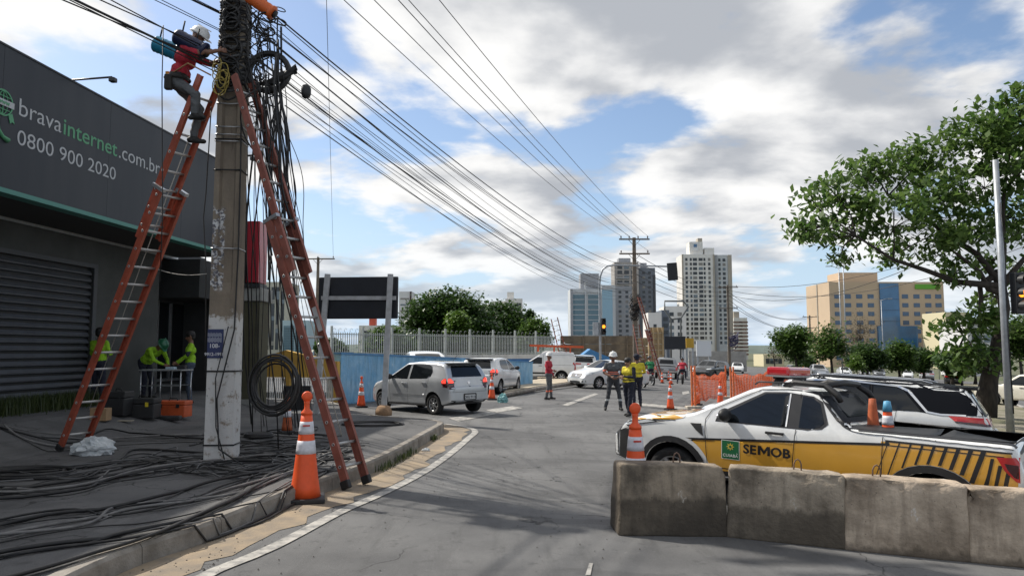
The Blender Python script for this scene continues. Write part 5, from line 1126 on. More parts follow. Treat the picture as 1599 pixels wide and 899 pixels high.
# ------------------------------------------------------------------ people
SKIN = mat('skin_brown', (.20, .10, .065), .55, var=.1, vs=10); SKIN2 = mat('skin_tan', (.30, .17, .11), .55, var=.1, vs=10); HAIR = mat('hair_black', (.008, .007, .006), .6); SHOE = mat('boot_black', (.012, .011, .010), .6)
def cloth(n, c): return mat('cloth_' + n, c, .85, var=.18, vs=9, bump=1.0, bs=15)
REFL = mat('reflective_tape', (.50, .52, .52), .4); ORT = mat('orange_tape', (.75, .16, .08), .6)
NEON = cloth('neon_green', (.28, .52, .02)); NAVY = cloth('navy', (.014, .016, .030)); GREY = cloth('grey', (.10, .105, .11)); GREYD = cloth('charcoal', (.045, .048, .055)); REDC = cloth('red', (.42, .025, .045)); YELC = cloth('yellow', (.62, .52, .035)); GREENC = cloth('green', (.02, .18, .07)); DENIM = cloth('denim', (.07, .09, .13))
STAND = dict(pelvis=(0, 0, .95), chest=(0, 0, 1.29), neck=(0, 0, 1.47), head=(.02, 0, 1.62), lat=(0, 1, 0),
             kneeL=(.03, .10, .50), kneeR=(.03, -.10, .50), ankL=(-.02, .11, .09), ankR=(-.02, -.11, .09), elbL=(-.03, .26, 1.14), elbR=(-.03, -.26, 1.14), wrL=(.06, .27, .89), wrR=(.06, -.27, .89), look=(1, 0, 0))
def capsule(bm, a, b, ra, rb, n=12):
    a = Vector(a); b = Vector(b); d = b - a; L_ = d.length
    q = d.to_track_quat('Z', 'Y').to_matrix().to_4x4() if L_ > 1e-5 else Matrix.Identity(4); rings = []
    for t in np.linspace(-PI / 2, 0, 5): rings.append((ra * math.cos(t), ra * math.sin(t)))
    for t in np.linspace(0, PI / 2, 5): rings.append((rb * math.cos(t), L_ + rb * math.sin(t)))
    vs = []
    for r, z in rings: vs.append([bm.verts.new(a + (q @ Vector((max(r, 1e-4) * math.cos(2 * PI * j / n), max(r, 1e-4) * math.sin(2 * PI * j / n), z)))) for j in range(n)])
    for i in range(len(rings) - 1):
        for j in range(n): bm.faces.new((vs[i][j], vs[i][(j + 1) % n], vs[i + 1][(j + 1) % n], vs[i + 1][j]))
    bm.faces.new(vs[0][::-1]); bm.faces.new(vs[-1])
def person(label, loc, heading, pose=None, wear=None, build=1.0, height=1.0, vox=.011, helmet=None, cap=None, hair=True, over=None, skin=SKIN, rot=None, group=None, fat=1.0, curl=.5):
    P = {k: Vector(v) for k, v in {**STAND, **(pose or {})}.items()}
    W_ = dict(shirt=NEON, pants=NAVY, sleeve='shirt', fore='shirt', shoe=SHOE); W_.update(wear or {})
    lat = P['lat'].normalized(); up = (P['neck'] - P['pelvis']).normalized(); pr = []
    def A(a, b, ra, rb, tg): pr.append((Vector(a), Vector(b), ra, rb, tg))
    pe, chs, nk, hd = P['pelvis'], P['chest'], P['neck'], P['head']; fwd = up.cross(lat) * -1
    fwd = lat.cross(up)
    w_ = build
    A(pe - lat * .075 * w_, pe + lat * .075 * w_, .118 * fat, .118 * fat, 'pants'); mid = pe.lerp(chs, .45); A(mid - lat * .06 * w_, mid + lat * .06 * w_, .115 * fat, .115 * fat, 'shirt'); A(pe.lerp(chs, .2) - lat * .065, pe.lerp(chs, .2) + lat * .065, .116 * fat, .116 * fat, 'shirt')
    A(chs - lat * .085 * w_, chs + lat * .085 * w_, .122, .122, 'shirt'); u2 = chs.lerp(nk, .55); A(u2 - lat * .13 * w_, u2 + lat * .13 * w_, .075, .075, 'shirt'); A(u2, nk + up * .04, .07, .052, 'skin')
    A(nk, hd - (hd - nk).normalized() * .05, .054, .052, 'skin')
    hu = (hd - nk).normalized(); lk = P['look']; lk = (lk - hu * lk.dot(hu)).normalized(); hl = hu.cross(lk)
    A(hd - hu * .035 + lk * .005, hd + hu * .045 - lk * .008, .078, .092, 'skin'); A(hd - hu * .075 + lk * .035, hd - hu * .03 + lk * .045, .042, .05, 'skin'); A(hd - hu * .012 + lk * .092, hd - hu * .035 + lk * .108, .012, .016, 'skin')
    for s_ in (-1, 1): A(hd + hl * .086 * s_ - hu * .02, hd + hl * .090 * s_ + hu * .02, .014, .018, 'skin')
    for sd_, s_ in (('L', 1), ('R', -1)):
        hip = pe + lat * .088 * s_ * w_ - up * .02; kn, an = P['knee' + sd_], P['ank' + sd_]
        A(hip, kn, .092 * fat, .064, 'pants'); A(kn, kn.lerp(an, .35), .062, .066, 'pants'); A(kn.lerp(an, .35), an + Vector((0, 0, .03)), .066, .052, 'pants')
        td = P.get('toe' + sd_); td = (Vector(td) - an) if td is not None else Vector((.15, .03 * s_, -.045)); A(an - td.normalized() * .05 + Vector((0, 0, -.045)), an + td * .92, .045, .036, 'shoe'); A(an, an + td * .3 - Vector((0, 0, .02)), .05, .045, 'shoe')
        sh_ = chs.lerp(nk, .62) + lat * .185 * s_ * w_; el, wr = P['elb' + sd_], P['wr' + sd_]
        A(sh_, el, .060, .046, 'sleeve'); A(el, el.lerp(wr, .3), .045, .043, 'fore'); A(el.lerp(wr, .3), wr, .043, .029, 'fore')
        d = (wr - el).normalized(); sdv = (lat * s_ - d * d.dot(lat * s_)); sdv = sdv.normalized() if sdv.length > .1 else d.orthogonal().normalized(); pn = d.cross(sdv).normalized()
        A(wr, wr + d * .075, .026, .030, 'skin'); A(wr + d * .05 - pn * .022, wr + d * .08 + pn * .022, .022, .022, 'skin')
        for k, ln in enumerate((.070, .080, .074, .058)):                      # four fingers, each with a knuckle bend
            o_ = wr + d * .088 + pn * (-.033 + .022 * k); mdir = (d * math.cos(curl) - sdv * math.sin(curl)).normalized(); m2 = (d * math.cos(curl * 2.1) - sdv * math.sin(curl * 2.1)).normalized()
            A(o_, o_ + mdir * ln * .5, .0105, .0095, 'skin'); A(o_ + mdir * ln * .5, o_ + mdir * ln * .5 + m2 * ln * .5, .0095, .008, 'skin')
        th = wr + d * .03 - pn * .03; A(th, th + (d * .6 - pn * .7 - sdv * .3).normalized() * .038, .013, .012, 'skin'); A(th + (d * .6 - pn * .7 - sdv * .3).normalized() * .038, th + (d * .6 - pn * .7 - sdv * .3).normalized() * .038 + (d * .9 - pn * .2 - sdv * .3).normalized() * .03, .011, .009, 'skin')
    bm = bmesh.new()
    for a, b, ra, rb, tg in pr: capsule(bm, a, b, ra, rb)
    me = bpy.data.meshes.new('person'); bm.to_mesh(me); bm.free(); ob = bpy.data.objects.new('tmp', me); COL.objects.link(ob)
    md = ob.modifiers.new('r', 'REMESH'); md.mode = 'VOXEL'; md.voxel_size = vox; md.use_smooth_shade = True
    m2_ = ob.modifiers.new('s', 'SMOOTH'); m2_.factor = .5; m2_.iterations = 4
    dg = bpy.context.evaluated_depsgraph_get(); dg.update(); res = bpy.data.meshes.new_from_object(ob.evaluated_get(dg), depsgraph=dg); bpy.data.objects.remove(ob); res.name = 'person'
    nv_ = len(res.vertices); cv = np.empty(nv_ * 3); res.vertices.foreach_get('co', cv); nr_ = np.array([x for q in res.vertex_normals for x in q.vector]); cv = cv.reshape(-1, 3); nr_ = nr_.reshape(-1, 3)     # cloth folds
    kk = (cv[:, 2] < P['neck'].z - .03) & (cv[:, 2] > .12); x_, y_, z_ = cv.T
    fold = .0035 * np.sin(31 * x_ + 17 * z_ + 2.2 * np.sin(23 * y_ + 9 * z_)) + .003 * np.sin(27 * y_ - 33 * z_ + 2.5 * np.sin(19 * x_ + 13 * z_)) + .0018 * np.sin(61 * z_ + 40 * x_ + 3 * np.sin(37 * y_))
    cv = cv + nr_ * (fold * kk)[:, None]; res.vertices.foreach_set('co', cv.ravel()); res.update()
    n = len(res.polygons); ct = np.empty(n * 3); res.polygons.foreach_get('center', ct); ct = ct.reshape(-1, 3); best = np.full(n, 1e9); bi = np.zeros(n, int)
    tags = []
    for a, b, ra, rb, tg in pr:
        if tg not in tags: tags.append(tg)
        a_ = np.array(a); d_ = np.array(b) - a_; L2 = max(float(d_ @ d_), 1e-9); t_ = np.clip(((ct - a_) @ d_) / L2, 0, 1); ds = np.linalg.norm(ct - a_ - t_[:, None] * d_, axis=1) - (ra + (rb - ra) * t_)
        k = ds < best; best[k] = ds[k]; bi[k] = tags.index(tg)
    mats_ = []; idx = {}
    def slot(v):
        while isinstance(v, str): v = W_.get(v, skin if v == 'skin' else v) if v != 'skin' else skin
        if v.name not in idx: idx[v.name] = len(mats_); mats_.append(v)
        return idx[v.name]
    tagslot = np.array([slot(t) for t in tags]); mi = tagslot[bi]
    if over:
        for fn, m_ in over: k = fn(ct, np.array([tags[b] for b in bi])); mi[k] = slot(m_)
    for m_ in mats_: res.materials.append(m_)
    res.polygons.foreach_set('material_index', mi.astype(np.int32)); res.polygons.foreach_set('use_smooth', np.ones(n, bool)); res.update()
    o = tag(obj('person', res, None, loc, heading), label, 'person', group); o.scale = (height,) * 3
    if rot: o.rotation_euler = rot
    HM = Matrix(((lk.x, hl.x, hu.x, 0), (lk.y, hl.y, hu.y, 0), (lk.z, hl.z, hu.z, 0), (0, 0, 0, 1))); HM.translation = hd
    for s_ in (-1, 1): m = MB(); m.ell((.083, s_ * .032, .012), (.008, .014, .008), 8, 6, M=HM); m.build('eye', HAIR, o)
    m = MB(); m.ell((.090, 0, -.060), (.006, .024, .006), 8, 5, M=HM); m.build('mouth', mat('lips', (.14, .05, .045), .6), o)
    if helmet:
        m = MB(); m.lathe([(.137, .035), (.138, .05), (.122, .052), (.120, .09), (.108, .125), (.08, .155), (.04, .172), (.005, .176)], 20, 0, HM @ Matrix.Diagonal((1.12, .98, 1, 1))); m.box(None, (.22, .022, .012), M=HM @ Matrix.Translation((0, 0, .175))); m.prism([(.10, -.09), (.185, -.05), (.195, 0), (.185, .05), (.10, .09)], .035, .045, M=HM); m.build('helmet', helmet, o)
    elif hair or cap:
        m = MB(); m.lathe([(.094, .0), (.102, .03), (.100, .07), (.085, .105), (.05, .132), (.005, .14)], 16, 0, HM @ Matrix.Translation((-.014, 0, 0)) @ Matrix.Diagonal((1.06, 1, 1, 1))); m.ell((-.05, 0, -.02), (.06, .085, .07), 12, 8, M=HM)
        if cap: m.prism([(.06, -.07), (.15, -.055), (.17, 0), (.15, .055), (.06, .07)], .045, .056, M=HM)
        m.build('cap' if cap else 'hair', cap or HAIR, o)
    return o, HM
def band_z(z0, z1, tg=None): return lambda c, t: (c[:, 2] > z0) & (c[:, 2] < z1) & ((t == tg) if tg else np.ones(len(c), bool))
HW = mat('helmet_white', (.68, .68, .66), .35, coat=.4); HG = mat('helmet_green', (.015, .13, .06), .4, coat=.3); HB = mat('helmet_black', (.012, .012, .014), .2, coat=.6)
def stood(px, py): q = on(px, py); return (q.x, q.y, q.z)
# red shirted worker in profile
person('man in red shirt, grey trousers and white helmet standing beside the white van', stood(857, 624), rad(-25), dict(elbR=(.02, -.26, 1.16), wrR=(.24, -.17, 1.10), elbL=(-.04, .25, 1.14), wrL=(.10, .22, .90), ankL=(.06, .10, .09), ankR=(-.06, -.10, .09)),
       dict(shirt=REDC, pants=GREY), over=[(band_z(.30, .36, 'pants'), ORT)], helmet=HW, height=1.0)
# grey overalls, white helmet, walking towards us
person('man in grey work shirt and white helmet with orange reflective tape, holding papers', stood(958, 641), rad(-88), dict(pelvis=(0, 0, .94), kneeL=(.05, .17, .50), ankL=(.06, .21, .09), kneeR=(.02, -.15, .50), ankR=(-.03, -.24, .09), elbL=(.05, .28, 1.15), wrL=(.23, .12, 1.03), elbR=(.02, -.28, 1.16), wrR=(.22, -.08, 1.02)),
       dict(shirt=GREY, pants=GREYD, fore='skin'), over=[(band_z(.30, .355, 'pants'), REFL), (band_z(1.10, 1.125, 'shirt'), ORT), (band_z(1.155, 1.18, 'shirt'), ORT), (band_z(1.20, 1.25, 'sleeve'), ORT)], helmet=HW, height=1.05, build=1.1)
# yellow vest, facing across
person('person in yellow and navy vest with folded arms beside the grey overalled man', stood(982, 650), rad(-140), dict(head=(.03, 0, 1.58), neck=(.01, 0, 1.45), kneeL=(.05, .10, .50), ankL=(.10, .10, .09), ankR=(-.12, -.10, .09), kneeR=(-.02, -.10, .5), elbL=(.04, .27, 1.14), wrL=(.26, .06, 1.16), elbR=(.04, -.27, 1.14), wrR=(.27, -.03, 1.12)),
       dict(shirt=YELC, pants=NAVY, sleeve=NAVY, fore=NAVY), over=[(band_z(1.045, 1.075, 'shirt'), NAVY)], hair=True, height=1.0, build=1.1, fat=1.1, skin=SKIN2)
person('bigger man in yellow jacket with a dark belt line seen from behind', stood(995, 635), rad(100), dict(pelvis=(0, 0, .95), elbL=(.06, .30, 1.14), wrL=(.24, .20, 1.05), elbR=(.06, -.30, 1.14), wrR=(.25, -.18, 1.08)), dict(shirt=YELC, pants=NAVY), over=[(band_z(1.09, 1.12), NAVY)], cap=NAVY, height=1.05, build=1.12, fat=1.12)
# workers by the shop
person('worker in neon green shirt standing by the shutter behind the orange ladder', (-9.62, 17.3, .5), rad(75), dict(elbL=(.05, .25, 1.15), wrL=(.24, .15, 1.1), elbR=(.05, -.25, 1.15), wrR=(.26, -.1, 1.15)), None, height=1.02)
bend = dict(pelvis=(-.12, 0, .92), chest=(.13, 0, 1.16), neck=(.28, 0, 1.27), head=(.40, 0, 1.33), look=(.45, 0, -.9), kneeL=(.0, .10, .5), kneeR=(-.02, -.10, .5), elbL=(.35, .22, 1.0), wrL=(.53, .10, .86), elbR=(.35, -.20, .98), wrR=(.54, -.06, .86))
person('worker in neon green shirt and green helmet bending over the metal table', (-9.28, 19.0, .5), rad(-22), bend, None, helmet=HG, height=1.04)
person('worker in neon green shirt standing beside the pole with a dark arm sleeve', (-8.18, 18.9, .40), rad(205), dict(elbL=(.08, .30, 1.18), wrL=(.26, .16, 1.0), elbR=(.10, -.25, 1.15), wrR=(.30, -.12, 1.0)), dict(pants=DENIM), over=[(lambda c, t: (t == 'sleeve') & (c[:, 2] < 1.26), NAVY)], height=1.05)
# lineman on the orange ladder
axl = (t1 - b1).normalized(); fr = .835; fp = b1 + (t1 - b1) * fr
lm_pose = dict(pelvis=(-.20, 0, .93), chest=(-.10, 0, 1.27), neck=(-.02, 0, 1.45), head=(.07, 0, 1.60), kneeL=(.08, .13, .58), ankL=(.02, .10, .14), kneeR=(.12, -.12, .72), ankR=(.10, -.10, .42), elbL=(.17, .24, 1.30), wrL=(.42, .14, 1.34), elbR=(.15, -.24, 1.28), wrR=(.40, -.12, 1.36))
lm, LH = person('lineman in red shirt and grey trousers working high on the orange ladder', (fp.x + .06, fp.y - .16, fp.z - .04), rad(2), lm_pose, dict(shirt=REDC, pants=GREY, fore='skin'), helmet=HW, height=1.03, vox=.010, over=[(band_z(.985, 1.03), SHOE)])
m = MB()
m.tube([(-.20 + .15 * math.cos(a), .21 * math.sin(a), .975 + .02 * math.sin(a)) for a in np.linspace(0, 2 * PI, 20)], .026, 6); bt = m.build('tool_belt', mat('belt', (.02, .018, .016), .7), lm)
m = MB(); m.box((-.24, -.20, .86), (.10, .09, .22), bev=.02); m.build('tool_pouch', mat('pouch', (.03, .028, .026), .8), bt); m = MB(); m.box((-.33, .02, 1.04), (.05, .16, .07), bev=.01); m.build('harness_pad', mat('harness_yellow', (.62, .30, .03), .7), bt)
m = MB(); m.tube([(-.22, -.16, 1.0), (.02, -.20, 1.14), (.36, -.22, .96)], .012, 5); m.build('lanyard', mat('lanyard', (.45, .25, .12), .8), bt)
# motorcycles and riders
def motorcycle(loc, heading, label, col):
    t = thing('motorcycle', label, 'motorcycle', loc, heading); R_ = .30
    for x in (-.64, .64):
        M = Matrix.Translation((x, 0, R_)) @ Matrix.Rotation(PI / 2, 4, 'X'); m = MB(); m.lathe([(R_ - .07, -.04), (R_ - .02, -.05), (R_, 0), (R_ - .02, .05), (R_ - .07, .04)], 24, 0, M, ring=True); w_ = m.build('wheel', TYRE, t)
        m = MB(); m.lathe([(R_ - .075, -.015), (R_ - .06, 0), (R_ - .075, .015)], 20, 0, M, ring=True)
        for k in range(8): a = k * PI / 4; m.tube([(x, 0, R_), (x + .24 * math.cos(a), 0, R_ + .24 * math.sin(a))], .006, 4)
        m.build('rim', RIM, w_)
    m = MB(); m.tube([(-.64, .0, R_), (-.2, 0, .42), (.1, 0, .40), (.42, 0, .86)], .035, 6); m.tube([(.42, 0, .86), (.1, 0, .70), (-.6, 0, .74)], .03, 6); m.build('frame', PLAST, t)
    m = MB(); m.box((-.02, 0, .42), (.36, .24, .30), bev=.05); m.build('engine', mat('engine_metal', (.12, .12, .12), .5, metal=.6), t)
    m = MB(); m.ell((.14, 0, .80), (.26, .14, .12), 14, 8); m.build('fuel_tank', col, t); m = MB(); m.box((-.32, 0, .80), (.60, .24, .10), bev=.04); m.build('seat', PLAST, t)
    m = MB()
    for s_ in (-1, 1): m.tube([(.64, s_ * .07, R_), (.46, s_ * .08, .92)], .022, 6)
    m.build('fork', CHROME, t); m = MB(); m.tube([(.40, -.36, 1.02), (.46, -.1, .97), (.46, .1, .97), (.40, .36, 1.02)], .016, 6); m.build('handlebar', PLAST, t)
    m = MB(); m.ell((.58, 0, .88), (.09, .09, .09), 12, 8); m.build('headlamp', HEADL, t); m = MB(); m.prism([(.38, -.06), (.9, -.05), (.9, .05), (.38, .06)], .615, .635); m.build('mudguard', col, t); m = MB(); m.tube([(.0, -.14, .32), (-.7, -.17, .38)], .035, 8); m.build('exhaust', CHROME, t)
    m = MB(); m.box((-.70, 0, .72), (.10, .14, .06), bev=.015); m.build('tail_lamp', REDL, t); return t
ride = dict(pelvis=(-.22, 0, .93), chest=(-.10, 0, 1.25), neck=(-.02, 0, 1.43), head=(.05, 0, 1.58), kneeL=(.20, .20, .80), kneeR=(.20, -.20, .80), ankL=(.0, .20, .40), ankR=(.0, -.20, .40), elbL=(.10, .30, 1.14), wrL=(.36, .31, 1.06), elbR=(.10, -.30, 1.14), wrR=(.36, -.31, 1.06))
def rider(px, py, hd, ml, pl, wear, col, one_foot=False):
    q = on(px, py); motorcycle(q, rad(hd), ml, col); person(pl, q, rad(hd), {**ride, **({'ankL': (-.05, .34, .09), 'kneeL': (.14, .30, .55)} if one_foot else {})}, wear, helmet=HB, vox=.018, height=1.03)
rider(1000, 604, 100, 'black motorcycle just behind the worker in the yellow jacket', 'motorcyclist in dark jacket and dark helmet behind the yellow jacket', dict(shirt=NAVY, pants=NAVY), paint('black', (.012, .013, .015)))
rider(1015, 601, 96, 'motorcycle with a rider in a green shirt', 'motorcyclist in green shirt next to the dark rider', dict(shirt=GREENC, pants=NAVY), GLOSSB)
rider(1066, 599, 75, 'red motorcycle beside the orange net end posts', 'motorcyclist in red shirt with one foot down near the net', dict(shirt=REDC, pants=NAVY), paint('red', (.4, .02, .02)), True)
# ------------------------------------------------------------------ overhead lines
def sagged(p, q, sag, n=18):
    p = Vector(p); q = Vector(q); return [p.lerp(q, t) - Vector((0, 0, sag * 4 * t * (1 - t))) for t in np.linspace(0, 1, n)]
def wire(pts, r, label, group, name='overhead_cable', mt=None, sides=5):
    m = MB(); m.tube(pts, r, sides); return tag(m.build(name, mt or CABLE), label, 'cable', group)
pole0 = Vector((-13.2, -19.5, 0)); c8, s8 = math.cos(rad(4)), math.sin(rad(4))
def p1(x, y, z): return Vector((PX + x * c8 - y * s8, PY + x * s8 + y * c8, .15 + z))
L2_ = fp2.location
def p2(x, z): return Vector((L2_.x + x, L2_.y - .14, L2_.z + z))
POWER = 'bare power line running from crossarm to crossarm above the road'
for x1, z1, x2, z2 in ((-1.1, 9.55, -1.05, H2 + .12), (-.4, 9.55, -.4, H2 + .12), (.4, 9.55, .3, H2 + .12), (1.1, 9.55, 1.05, H2 + .12), (.9, 8.75, 1.05, H2 - 1.02)):
    a = p1(x1, -.14, z1); wire(sagged(a, p2(x2, z2), .55), .011, POWER, 'power lines between crossarms', mt=CABG); wire(sagged(a, pole0 + Vector((x1, 0, z1)), .5, 12), .011, POWER, 'power lines between crossarms', mt=CABG)
TEL = 'black telephone cable strung between the two concrete poles'
for k in range(17):
    z1 = 5.75 + 1.45 * random.random(); z2 = H2 - 2.3 - 2.7 * (1 - (z1 - 5.75) / 1.45) + random.uniform(-.25, .25); thick = k in (2, 7, 11)
    wire(sagged(p1(.21, -.05 + random.uniform(-.12, .12), z1), p2(random.uniform(-.12, .15), z2), random.uniform(.5, 1.7), 22), .014 if thick else random.uniform(.005, .009), TEL, 'telephone cables between the poles')
TEL0 = 'black telephone cable leaving the pole over the lineman and the shop'
for k in range(13):
    z1 = 5.70 + 1.6 * random.random(); wire(sagged(p1(-.20, random.uniform(-.15, .1), z1), pole0 + Vector((random.uniform(-.3, .3), 0, 5.4 + random.random() * 1.8)), random.uniform(.2, .9), 16), .017 if k in (1, 4) else random.uniform(.006, .010), TEL0, 'telephone cables over the shop')
f3 = fp3.location
wire(sagged(at(508, -70, 22), (f3.x + 1.5, f3.y - .14, f3.z + H3 + .1), .1, 10), .012, 'thin line dropping from above to the crossarm behind the billboard', None, mt=CABG)
wire(sagged(at(440, 160, 12), (f3.x - 1.5, f3.y - .14, f3.z + H3 + .1), .3, 10), .011, 'thin line from the cable coil down to the distant crossarm', None, mt=CABG)
wire(sagged(at(445, 165, 11.2), at(930, 440, 57), .9, 16), .010, 'low thin line crossing under the bundle towards the signal arm', None, mt=CABG)
f5 = fp5.location
for k, (px, py, Y) in enumerate(((1640, 330, 60), (1660, 360, 62), (1640, 300, 50))):
    wire(sagged((f5.x, f5.y - .14, f5.z + H5 - .1 - k * .6), at(px, py, Y), 2.2 + k * .5, 14), .028, 'dark line swinging from the cable wound pole behind the big tree', 'lines behind the big tree')
for k in range(5): wire(sagged(p2(random.uniform(-.1, .1), H2 - 1.2 - k * .55), (f5.x, f5.y, f5.z + H5 - .4 - k * .5), .8, 10), .022, 'dark line between the crossarmed pole and the cable wound pole', 'lines between far poles')
f4 = fp4.location
for k in range(4): wire(sagged((f5.x, f5.y, f5.z + H5 - .8 - k * .5), (f4.x + (k % 2) - .5, f4.y, f4.z + H4 - .3 - (k // 2) * 1.9), 1.6, 12), .03, 'fine line running on to the thin pole by the hotel', 'lines to the thin pole', mt=CABG)
# closures and fittings at the pole
def closure(a, b, r, mt, label):
    a = Vector(a); b = Vector(b); t = thing('splice_closure', label, 'cable closure', (a + b) / 2, 0); d = (b - a) / 2; u = d.normalized(); L_ = (b - a).length
    m = MB(); n = 18; prof = [(-.5, .25), (-.48, .6), (-.44, .86), (-.38, 1.0)] + [(q, 1.0 if i % 2 else .94) for i, q in enumerate(np.linspace(-.33, .33, 9))] + [(.38, 1.0), (.40, 1.08), (.47, 1.08), (.48, .8), (.5, .3)]
    M = u.to_track_quat('Z', 'Y').to_matrix().to_4x4(); m.lathe([(r * k, z * L_) for z, k in prof], n, 0, M); m.build('shell', mt, t)
    m = MB(); m.lathe([(r * .6, .5 * L_), (r * .6, .56 * L_), (.02, .58 * L_)], 14, 0, M); m.build('end_plate', PLAST, t)
    for s_ in (-.25, .2): m = MB(); m.tube([u * L_ * s_ + Vector((0, 0, r * .9)), u * L_ * s_ + Vector((.03, 0, r + .16))], .012, 5); m.build('hanger', PLAST, t)
    return t
closure(at(239, 67, 10.7), at(281, 84, 10.75), .125, mat('closure_blue', (.02, .22, .36), .4), 'bright blue cylindrical splice closure hanging beside the lineman')
closure(at(272, 55, 10.55), at(322, 82, 10.6), .12, mat('closure_navy', (.012, .018, .055), .4), 'dark navy splice closure hanging over the lineman shoulder')
closure(at(385, -8, 10.7), at(428, 22, 10.75), .10, mat('closure_orange', (.62, .12, .02), .5), 'orange splice closure at the top of the wrapped pole')
m = MB(); m.lathe([(.015, -.11), (.055, -.09), (.075, -.04), (.075, .04), (.055, .09), (.015, .11)], 14, 0, Matrix.Translation(at(478, 143, 11.0))); tag(m.build('line_insulator', PLAST), 'black egg shaped insulator hanging on a cable beside the pole', 'insulator')
def coil(c, rx, rz, n, r, label, ax='front', name='cable_coil', wob=.04, grp=None, tilt=0.0):
    m = MB(); c = Vector(c); pts = []
    for i in range(n * 22):
        a = 2 * PI * i / 22; k = 1 + wob * math.sin(a * .37 + i * .013) + wob * .6 * math.sin(a * .171 + 1); o_ = wob * math.sin(a * .29)
        p = Vector((rx * k * math.cos(a), o_ * rx + tilt * math.sin(a), rz * k * math.sin(a))) if ax == 'front' else Vector((rx * k * math.cos(a), rz * k * math.sin(a), r + (i / (n * 22)) * r * 2.2 + .015 * math.sin(a * .23) ** 2))
        pts.append(c + p)
    m.tube(pts, r, 5); return tag(m.build(name, CABLE), label, 'cable coil', grp)
q = at(420, 112, 10.95); coil(q, .30, .29, 6, .026, 'round coil of thick black cable hanging at the side of the pole', wob=.06)
q = at(440, 122, 10.9); 
m = MB(); 
for k in range(9): m.tube([q + Vector((-.34 + .02 * k, random.uniform(-.04, .04), -.12 + random.uniform(-.03, .03))), q + Vector((0, random.uniform(-.05, .05), .05 + random.uniform(-.06, .06))), q + Vector((.22, random.uniform(-.04, .04), .14 + random.uniform(-.06, .05))), q + Vector((.12, 0, .05)), q + Vector((-.2, .02, -.13))], .022, 5)
tag(m.build('cable_hank', CABLE), 'tied hank of grey black cable hanging off the coil', 'cable coil')
q = at(428, 600, 10.4); coil((q.x, q.y, q.z), .30, .36, 9, .014, 'big loose coil of black cable hanging upright behind the tall cone', wob=.14, tilt=.04)
q = on(583, 664, .15); coil(q, .62, .44, 8, .013, 'flat coil of black cable lying at the sidewalk corner', 'flat', wob=.07)
q = on(40, 742, .15); coil(q, .55, .34, 7, .017, 'flat coil of thick black cable near the orange ladder foot', 'flat', wob=.12)
q = on(405, 688, .15); coil(q + Vector((0, 0, .05)), .20, .16, 12, .022, 'small tight black coil on the ground beside the pole', 'flat', wob=.2)
# loose cables hanging from the pole down to the pavement
HANG = 'black cable hanging loose from the pole beside the brown ladder'
for k in range(52):
    px0 = random.uniform(384, 440); py0 = random.uniform(20, 190); Y0 = random.uniform(10.55, 11.25); a = at(px0, py0, Y0)
    if k < 30: px1 = px0 * .3 + random.uniform(300, 350); py1 = random.uniform(380, 480); e = at(px1, py1, Y0 - random.uniform(-.2, .5))
    else: e = on(random.uniform(385, 500), random.uniform(640, 705), .16)
    pts = []; w1, w2, w3 = random.uniform(-.16, .16), random.uniform(-.16, .16), random.random() * 6; w4 = random.uniform(.02, .06)
    for t in np.linspace(0, 1, 22):
        p = a.lerp(e, t); b_ = math.sin(PI * t); pts.append(p + Vector((w1 * b_ + w4 * math.sin(9 * t + w3) * b_, w2 * b_, w4 * math.cos(7 * t + w3) * b_)))
    wire(pts, random.choice([.006, .007, .009, .012, .017]), HANG, 'cables hanging from the pole', 'hanging_cable')
for k in range(26):                                        # tight snarls at the top of the pole
    c = at(random.uniform(388, 425), random.uniform(20, 175), random.uniform(10.7, 11.2)); R_ = random.uniform(.08, .26); a0 = random.random() * 6; el = random.uniform(.5, 1.7)
    wire([c + Vector((R_ * math.cos(a0 + t), .3 * R_ * math.sin(2 * t + a0), -el * R_ * (t - 2) * .55 + R_ * math.sin(a0 + t))) for t in np.linspace(0, random.uniform(3, 7), 20)], random.uniform(.007, .014), 'short snarled black cable end curling at the wrapped pole top', 'snarled cable ends', 'cable_snarl')
for k in range(18):                                        # knots on the front of the shaft
    z = random.uniform(5.5, 6.9); R_ = random.uniform(.10, .2); a0 = random.random() * 6
    wire([p1(R_ * math.cos(a0 + t) * .9, -.22 - .03 * math.sin(3 * t), z + R_ * math.sin(a0 + t)) for t in np.linspace(0, 6.5, 20)], random.uniform(.01, .02), 'black cable loop tied on the front of the wrapped pole', 'cable loops on the pole', 'cable_loop')
YC = mat('cable_yellow', (.35, .27, .06), .6)
for k in range(9):
    q = at(random.uniform(336, 352), random.uniform(100, 140), 10.72); R_ = random.uniform(.05, .10); a0 = random.random() * 6
    wire([q + Vector((R_ * math.cos(a0 + t), .02 * math.sin(t), R_ * 1.6 * math.sin(a0 + t))) for t in np.linspace(0, 6.2, 16)], .008, 'yellow wire loop beside the top of the orange ladder', 'yellow wire loops', 'wire_loop', YC)
wire([p1(-.24, -.25, 5.2), at(322, 300, 11.2), at(318, 340, 11.2), at(322, 420, 11.1), at(320, 560, 10.9), on(326, 700, .16)], .010, 'twisted black drop cable down the left of the pole', None, 'hanging_cable')
wire([at(255, 40, 10.4), at(253, 130, 10.4), at(254, 330, 10.45), at(250, 440, 10.7)], .008, 'single thin wire dropping past the shop lettering', None, 'hanging_cable')
wire([p1(.19, -.215, 5.0), p1(.205, -.22, 4.3), p1(.21, -.22, 3.0), p1(.19, -.225, 1.9), p1(-.02, -.24, .9), p1(.05, -.3, .2), on(385, 730, .16)], .012, 'black cable running down the front edge of the pole', None, 'hanging_cable')
wire([p1(.1, -.21, 1.95), p1(-.05, -.235, 1.2), p1(-.02, -.24, .5), p1(.12, -.26, .05)], .009, 'black wire looped across the whitewashed pole face', None, 'hanging_cable')
